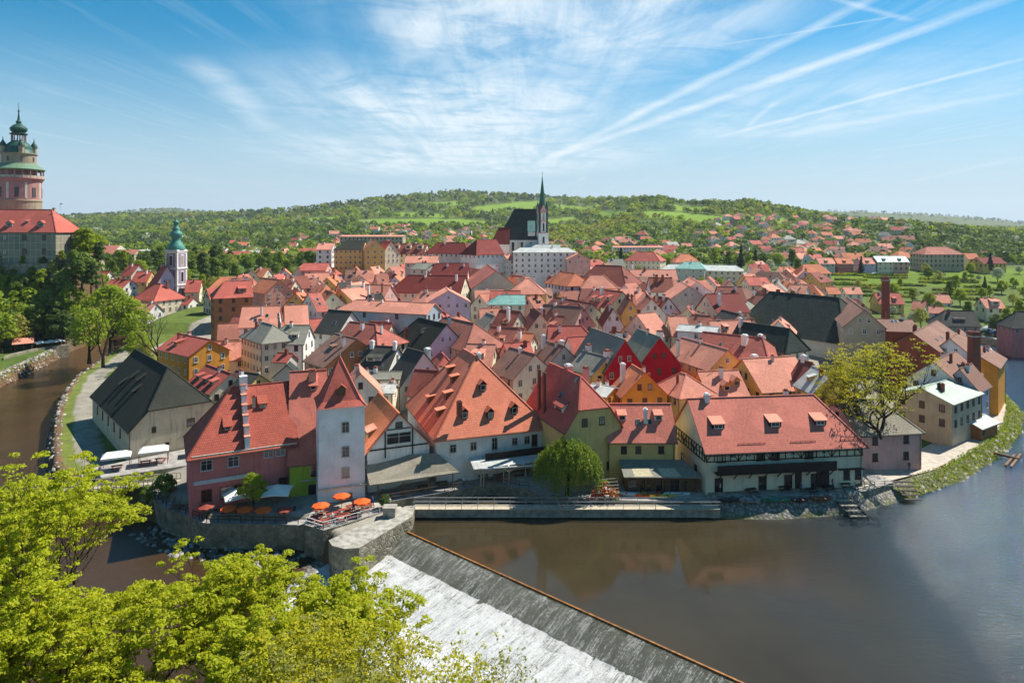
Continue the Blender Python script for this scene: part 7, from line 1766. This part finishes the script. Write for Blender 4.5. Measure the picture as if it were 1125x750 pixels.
# cafe at the foot of the rock
slab('river_wall', [PY(4, 226), PY(12, 231), PY(42, 243), PY(76, 251), PY(76, 253), PY(42, 245), PY(12, 233), PY(4, 228)], -2.5, 2.0, 'stone', 'low pale stone wall along the left river bank below the castle', 'river wall')
lean_to('canopy', 'brick-pink canopy of the cafe at the foot of the castle rock', 'canopy', PY(14, 246), PY(38, 250), 5.6, PY(37, 242), PY(13, 238), 4.2, 'r_salmon', posts=3, floor=1.2)
for px, Y, lab in ((45, 246, 'cream parasol left of the yellow one at the castle cafe'), (56, 248, 'pale yellow parasol in the middle of the castle cafe'), (64, 250, 'yellowish parasol at the right end of the castle cafe')): x, y = PY(px, Y); parasol(x, y, 1.2, 2.6, 3.2, 'canvas', lab, sq=True)
# boats, steps, shed
def boat(x, y, z, rz, L_, W_, mat, label, group='boats lying on the bank'):
    root = empty('rowing_boat', (x, y, z), rz); tag(root, label, 'boat', group); m = MB(); n = 9; rings = []
    for i in range(n):
        t = i / (n - 1) * 2 - 1; w_ = W_ / 2 * (1 - abs(t) ** 2.4) + .03; s_ = .12 * t * t
        rings.append([(t * L_ / 2, -w_, .42 + s_), (t * L_ / 2, -w_ * .55, .05 + s_), (t * L_ / 2, w_ * .55, .05 + s_), (t * L_ / 2, w_, .42 + s_), (t * L_ / 2, w_ * .9, .40 + s_), (t * L_ / 2, w_ * .5, .13 + s_), (t * L_ / 2, -w_ * .5, .13 + s_), (t * L_ / 2, -w_ * .9, .40 + s_)])
    for a, b in zip(rings, rings[1:]):
        for j in range(8): m.face([a[j], b[j], b[(j + 1) % 8], a[(j + 1) % 8]])
    m.build('hull', [M[mat]], root)
    for t in (-.25, .2): m = MB(); m.box(t * L_ - .12, t * L_ + .12, -W_ * .42, W_ * .42, .34, .38); m.build('seat', [M['wood']], root)
bz = lambda x: 1.5
for i, (x, y, mt, L_, lab) in enumerate(((34.2, 107.6, 'cardark', 3.2, 'small dark boat at the left end of the cobbled bank'), (37.5, 107.4, 'iron', 3.0, 'grey boat second on the cobbled bank'), (41.6, 107.6, 'cargreen', 4.6, 'long dark green boat in the middle of the cobbled bank'), (45.2, 107.6, 'cardark', 3.0, 'dark boat just right of the long green boat'), (48.8, 108.1, 'wood', 3.6, 'brown boat at the right end of the cobbled bank'))):
    boat(x, y, 1.85, rnd.uniform(-.1, .1), L_, 1.3, mt, lab)
for i, (x, y, mt, lab) in enumerate(((19.4, 109.4, 'white', 'white canoe nearest the willow on the quay'), (21.8, 109.0, 'canvasorange', 'orange canoe on the quay before the cafe'), (24.0, 108.7, 'yellowtrim', 'yellow canoe on the quay before the cafe'), (22.6, 110.0, 'redwood', 'red canoe behind the yellow one on the quay'), (26.4, 109.4, 'white', 'white canoe at the right end of the quay'))):
    boat(x, y, 2.02, rnd.uniform(-.12, .12), 4.2, .8, mt, lab, 'canoes on the quay')
st = empty('wooden_steps', (53.4, 110.2, 0)); tag(st, 'pale wooden steps with dark sides leading down to the water', 'steps')
for s_ in (-1, 1): m = MB(); m.beam((s_ * 1.35 - 1.0, .6, 2.5), (s_ * 1.35 + .4, -4.6, .1), .14, .22); m.build('side_board', [M['darkwood']], st)
for i in range(6): t = i / 5.5; m = MB(); m.box(-1.3 - 1.0 + 1.4 * t, 1.3 - 1.0 + 1.4 * t, .5 - 5.2 * t - .3, .5 - 5.2 * t + .25, 2.42 - 2.4 * t, 2.50 - 2.4 * t); m.build('step', [M['palewood']], st)
st = empty('wooden_steps', (65.5, 114.6, 0)); tag(st, 'dark weathered steps beside the big spring tree', 'steps')
for i in range(5): t = i / 5; m = MB(); m.box(-1.4, 1.4, -4 * t - .3, -4 * t + .3, 2.3 - 2.1 * t, 2.42 - 2.1 * t); m.build('step', [M['darkwood']], st)
lg = empty('timber_jetty', (96, 131.6, 0)); tag(lg, 'old timber jetty beams lying in the water at the grassy bank', 'jetty')
for d0, d1 in (((-3, -3.0, .15), (3, 2.8, .25)), ((-2.4, -3.6, .1), (4.6, 3.4, .2)), ((-1.6, 2, .9), (2, .4, .3))): m = MB(); m.beam(d0, d1, .4); m.build('beam', [M['wood']], lg)
sd = House('small orange-brown wooden shed with a pale roof beside the river path', PY(1062, 141), PY(1082, 146), 5.2, 2.4, 1.0, 'pale', 'darkwood', 1.6, oh=.5, cat='shed', name='shed'); sd.walls.data.materials[0] = M['orangewood']
sd.win('f', 1.4, 1.5, .8, .8, FD)
# flower frame by the willow
ff = empty('flower_frame', (14.8, 108.9, 2)); tag(ff, 'timber frame heaped with red and orange flowers beside the willow', 'flower frame')
for i in range(5): m = MB(); m.beam((-2.2, -.9 + i * .45, 1.0 + i * .35), (2.2, -.9 + i * .45, 1.3 + i * .35), .07); m.build('slat', [M['palewood']], ff)
for s_ in (-2.1, 2.1): m = MB(); m.beam((s_, -.9, 0), (s_, .95, 2.9), .12); m.beam((s_, 1.0, 0), (s_, 1.0, 3.0), .1); m.build('post', [M['wood']], ff)
rs = np.random.RandomState(8); k = 900; C = np.stack([rs.uniform(-2.2, 2.2, k), rs.normal(-.3, .5, k), np.abs(rs.normal(0, .55, k)) + .15], -1)
C[:, 2] += np.clip(1 - np.abs(C[:, 0]) / 2.4, 0, 1) * .7
me = cards_mesh('flowers', leaf_cards(C, rs.normal(0, 1, (k, 3)) + np.array([0, -.4, 1]), .16, rs), M['canvasorange']); me.materials.append(M['cloth_red']); me.materials.append(LEAF['fresh']); me.materials.append(M['canvas'])
me.polygons.foreach_set('material_index', rs.choice([0, 1, 2, 3], k, p=[.3, .3, .25, .15]).astype(np.int32)); link('flowers', me, ff)
# cars
def car(x, y, z, rz, paint, label, van=False):
    root = empty('parked_van' if van else 'parked_car', (x, y, z), rz); tag(root, label, 'van' if van else 'car', 'vehicles parked on the right bank')
    m = MB(); L_, W_ = (5.2, 1.9) if van else (4.3, 1.75); hw_ = W_ / 2
    prof = [(-L_ / 2, .35), (-L_ / 2, 1.0 if van else .85), (-L_ / 2 + .15, 2.1 if van else .95), (L_ / 2 - 1.3, 2.1) if van else (-L_ / 2 + .7, 1.42), (L_ / 2 - .8, 1.2) if van else (.45, 1.45), (L_ / 2 - .1, 1.0) if van else (1.15, .95), (L_ / 2, .8) if van else (2.05, .8), (L_ / 2, .35)]
    n = len(prof)
    for i in range(n):
        a, b = prof[i], prof[(i + 1) % n]; m.face([(a[0], -hw_, a[1]), (b[0], -hw_, b[1]), (b[0], hw_, b[1]), (a[0], hw_, a[1])][::-1])
    m.face([(p[0], -hw_, p[1]) for p in prof][::-1]); m.face([(p[0], hw_, p[1]) for p in prof]); m.build('body', [M[paint]], root)
    m = MB()
    if van: g = [(L_ / 2 - 2.2, 1.25), (L_ / 2 - 2.2, 1.95), (L_ / 2 - 1.35, 1.95), (L_ / 2 - .9, 1.25)]
    else: g = [(-1.5, .97), (-1.25, 1.36), (.4, 1.38), (1.0, .97)]
    for s_ in (-1, 1):
        q = [(p[0], s_ * (hw_ + .01), p[1]) for p in g]; m.face(q if s_ > 0 else q[::-1])
    m.build('side_windows', [M['glass']], root)
    m = MB(); a, b = (prof[3], prof[4]) if van else (prof[4], prof[5]); dx = .02; m.face([(a[0] + dx, -hw_ * .85, a[1] + dx), (b[0] + dx, -hw_ * .85, b[1] + dx), (b[0] + dx, hw_ * .85, b[1] + dx), (a[0] + dx, hw_ * .85, a[1] + dx)]); m.build('windscreen', [M['glass']], root)
    for sx in (-.31, .31):
        for sy in (-1, 1): m = MB(); m.tube([(sx * L_, sy * (hw_ - .18), .33), (sx * L_, sy * (hw_ + .02), .33)], .33, 12); m.build('wheel', [M['tyre']], root)
    return root
for px, Y, rz, pt, lab in ((1072, 276, .3, 'cardark', 'black car farthest left in the riverside car park'), (1079, 272, .25, 'cargreen', 'green car second from left in the riverside car park'), (1086, 278, .3, 'carwhite', 'white car behind the others in the riverside car park'),
    (1094, 270, .2, 'carblue', 'blue car fourth from left in the riverside car park'), (1100, 264, .2, 'cardark', 'dark car near the right edge of the riverside car park'), (1108, 262, .2, 'carblue', 'blue car farthest right in the riverside car park'),
    (1035, 418, 0, 'carwhite', 'white car on the street before the brown school'), (925, 418, 0, 'carred', 'red car on the street above the allotments'), (948, 419, 0, 'cardark', 'dark car on the street above the allotments'), (962, 418, 0, 'carwhite', 'white car left of the cream row house')):
    x, y = PY(px, Y); car(x, y, gz(x, y) + .05, rz, pt, lab)
x, y = PY(1020, 419); car(x, y, gz(x, y) + .05, 0, 'carwhite', 'white van parked before the brown school', True)
slab('river_wall', [PY(1068, 268), PY(1090, 262), PY(1120, 246), PY(1160, 236), PY(1160, 240), PY(1120, 250), PY(1090, 266), PY(1068, 272)], -3, 2.6, 'concrete', 'grey river wall below the car park on the right', 'river wall')
# people
def person(x, y, z, rz, top, legs, label, step=.25, arm=.2):
    me = bpy.data.meshes.new('person')
    V = [(0, 0, .95), (0, 0, 1.18), (0, 0, 1.42), (0, 0, 1.52), (0, .02, 1.63), (0, .02, 1.74), (.10, 0, .90), (.11, step * .6, .5), (.11, step * .7, .08), (.11, step * .7 + .14, .04), (-.10, 0, .90), (-.11, -step * .5, .5), (-.11, -step * .9, .09), (-.11, -step * .9 + .14, .05), (.19, 0, 1.40), (.25, -arm * .4, 1.12), (.24, arm * .5, .88), (-.19, 0, 1.40), (-.25, arm * .4, 1.12), (-.24, arm * .9, .9)]
    E = [(0, 1), (1, 2), (2, 3), (3, 4), (4, 5), (0, 6), (6, 7), (7, 8), (8, 9), (0, 10), (10, 11), (11, 12), (12, 13), (2, 14), (14, 15), (15, 16), (2, 17), (17, 18), (18, 19)]
    me.from_pydata(V, E, []); rad = [.14, .13, .14, .055, .09, .075, .10, .075, .05, .045, .10, .075, .05, .045, .065, .05, .04, .065, .05, .04]
    o = link('person', me); o.location = (x, y, z); o.rotation_euler = (0, 0, rz); md = o.modifiers.new('skin', 'SKIN'); me.skin_vertices.new() if not me.skin_vertices else None
    sv = me.skin_vertices[0].data
    for i, r in enumerate(rad): sv[i].radius = (r, r * .85)
    sv[0].use_root = True; s2 = o.modifiers.new('sub', 'SUBSURF'); s2.levels = 1; s2.render_levels = 1
    dg = bpy.context.evaluated_depsgraph_get(); m2 = bpy.data.meshes.new_from_object(o.evaluated_get(dg)); o.modifiers.clear(); o.data = m2
    for mm in ('skin', top, legs, 'hair'): m2.materials.append(M[mm])
    for p in m2.polygons:
        c = p.center; p.use_smooth = True
        if c.z > 1.70: k_ = 3
        elif c.z > 1.5 or (abs(c.x) > .2 and c.z < 1.0): k_ = 0
        elif c.z > .93: k_ = 1
        else: k_ = 2
        p.material_index = k_
    tag(o, label, 'person'); return o
M['skin'] = m_plain('skin', (.55, .33, .24), .6); M['hair'] = m_plain('hair_brown', (.06, .035, .02), .7)
M['cl_blue'] = m_plain('cloth_blue', (.05, .12, .35), .85); M['cl_white'] = m_plain('cloth_white', (.7, .7, .68), .85); M['cl_dark'] = m_plain('cloth_dark', (.03, .03, .04), .85); M['cl_red'] = m_plain('cloth_crimson', (.45, .04, .05), .85); M['cl_violet'] = m_plain('cloth_violet', (.20, .08, .30), .85)
for x, y, z, rz, tp, lg_, lab in ((-71.8, 118.9, 1.9, 1.2, 'cl_violet', 'cl_dark', 'person in violet walking on the barn terrace by the wooden bridge'), (24.5, 112.0 - .9, 2.02, 2.8, 'cl_white', 'cl_dark', 'person in white standing before the glazed café front'), (25.2, 111.2 - .6, 2.02, .5, 'cl_dark', 'cl_blue', 'person in dark top beside the café front'),
    (-21.5, 105.3, 1.9, 2.0, 'cl_blue', 'cl_dark', 'person in blue at the right end of the tower terrace'), (-18.8, 104.8, 1.92, .6, 'cl_white', 'cl_blue', 'person in white top standing on the stone pier'), (33.4, 109.6, 2.4, 1.9, 'cl_white', 'cl_dark', 'person in white at the left corner of the half-timbered house'),
    (95.0, 143.0, 1.58, -.5, 'cl_red', 'cl_dark', 'person in red walking along the river path'), (96.2, 143.6, 1.58, -.5, 'cl_blue', 'cl_dark', 'person in blue walking along the river path'), (52.6, 114.0 - 2.0, 2.4, .9, 'cl_red', 'cl_dark', 'person in red among the dark tables'),
    (-49.0, 105.2, 1.2, 1.0, 'cl_white', 'cl_blue', 'person in white at the left tables before the pink house'), (-43.8, 103.1, 1.2, 2.4, 'cl_red', 'cl_dark', 'person in red beside the orange parasols of the pink house'), (-33.2, 104.0, 1.2, .2, 'cl_dark', 'cl_dark', 'person in dark clothes before the green house door'),
    (-26.2, 99.6, 1.9, 1.5, 'cl_white', 'cl_dark', 'person in white between the red tables of the tower terrace'), (-24.0, 103.4, 1.9, 3.0, 'cl_dark', 'cl_blue', 'person in dark top under the parasols of the tower terrace'), (46.6, 109.9, 2.36, 1.0, 'cl_blue', 'cl_dark', 'person in blue in front of the black balcony doors'),
    (-8.0, 113.6, 2.02, .4, 'cl_white', 'cl_dark', 'person in white by the railing of the mossy quay'), (70.5, 121.2, 1.8, -.4, 'cl_dark', 'cl_blue', 'person in dark top at the near end of the river path'), (12, 106.55, 1.5, 1.57, 'cl_red', 'cl_blue', 'person in red crossing the long footbridge')):
    person(x, y, z, rz, tp, lg_, lab)
# haze
m, nt = new_mat('haze'); vv = nt.nodes.new('ShaderNodeVolumePrincipled'); oo = nt.nodes.new('ShaderNodeOutputMaterial'); nt.links.new(vv.outputs[0], oo.inputs['Volume'])
vv.inputs['Color'].default_value = (.80, .88, 1, 1); vv.inputs['Density'].default_value = .000055; vv.inputs['Anisotropy'].default_value = .2
mm = MB(); mm.box(-13500, 13500, -700, 9600, -180, 420); hz_o = mm.build('haze', [m], uv=False); tag(hz_o, kind='stuff')
# ------------------------------------------------------------------ finish the labels
ORD = ['first', 'second', 'third', 'fourth', 'fifth', 'sixth', 'seventh', 'eighth', 'ninth', 'tenth', 'eleventh', 'twelfth', 'thirteenth', 'fourteenth', 'fifteenth', 'sixteenth']
def rel_of(x, y):
    px = CX + FPX * x / max(y, 20); best = None
    for nm, lp, ly in LANDMARKS:
        d = abs(px - lp) / 45 + abs(math.log(max(y, 20) / ly)) * 2.2
        if best is None or d < best[0]: best = (d, nm, lp, ly)
    _, nm, lp, ly = best; dx = (px - lp) / 45; dy = math.log(max(y, 20) / ly) * 2.2
    if abs(dx) >= abs(dy): return f"{'right' if dx > 0 else 'left'} of {nm}"
    return f"{'behind' if dy > 0 else 'in front of'} {nm}"
B_ = {}
for (o, look, cat, group, x, y) in AUTO: B_.setdefault(f"{look} {rel_of(x, y)}", []).append((CX + FPX * x / max(y, 20), y, o, cat, group))
for lab, L_ in B_.items():
    L_.sort(key=lambda q: q[0]); n = len(L_)
    for i, (px, y, o, cat, group) in enumerate(L_):
        if n == 1: t = lab
        elif n == 2: t = f"{lab}, {'left' if i == 0 else 'right'} one of two"
        elif i == n - 1: t = f"{lab}, rightmost"
        elif i == 0: t = f"{lab}, leftmost"
        else: t = f"{lab}, {ORD[i] if i < 16 else str(i + 1)} from left"
        if len(t.split()) > 16: t = t.replace(' with a ', ', ').replace('small far ', 'far ').replace(' roof', '-roofed', 1) if False else ' '.join(t.replace('the green-topped slender tower', 'the slender tower').replace('the blue-grey long house', 'the long house').split()[:16])
        tag(o, t, cat, group)
for o in list(bpy.data.objects):
    if o.type == 'EMPTY' and o.parent is None and 'label' not in o and 'kind' not in o:
        for c in list(o.children): bpy.data.objects.remove(c)
        bpy.data.objects.remove(o)
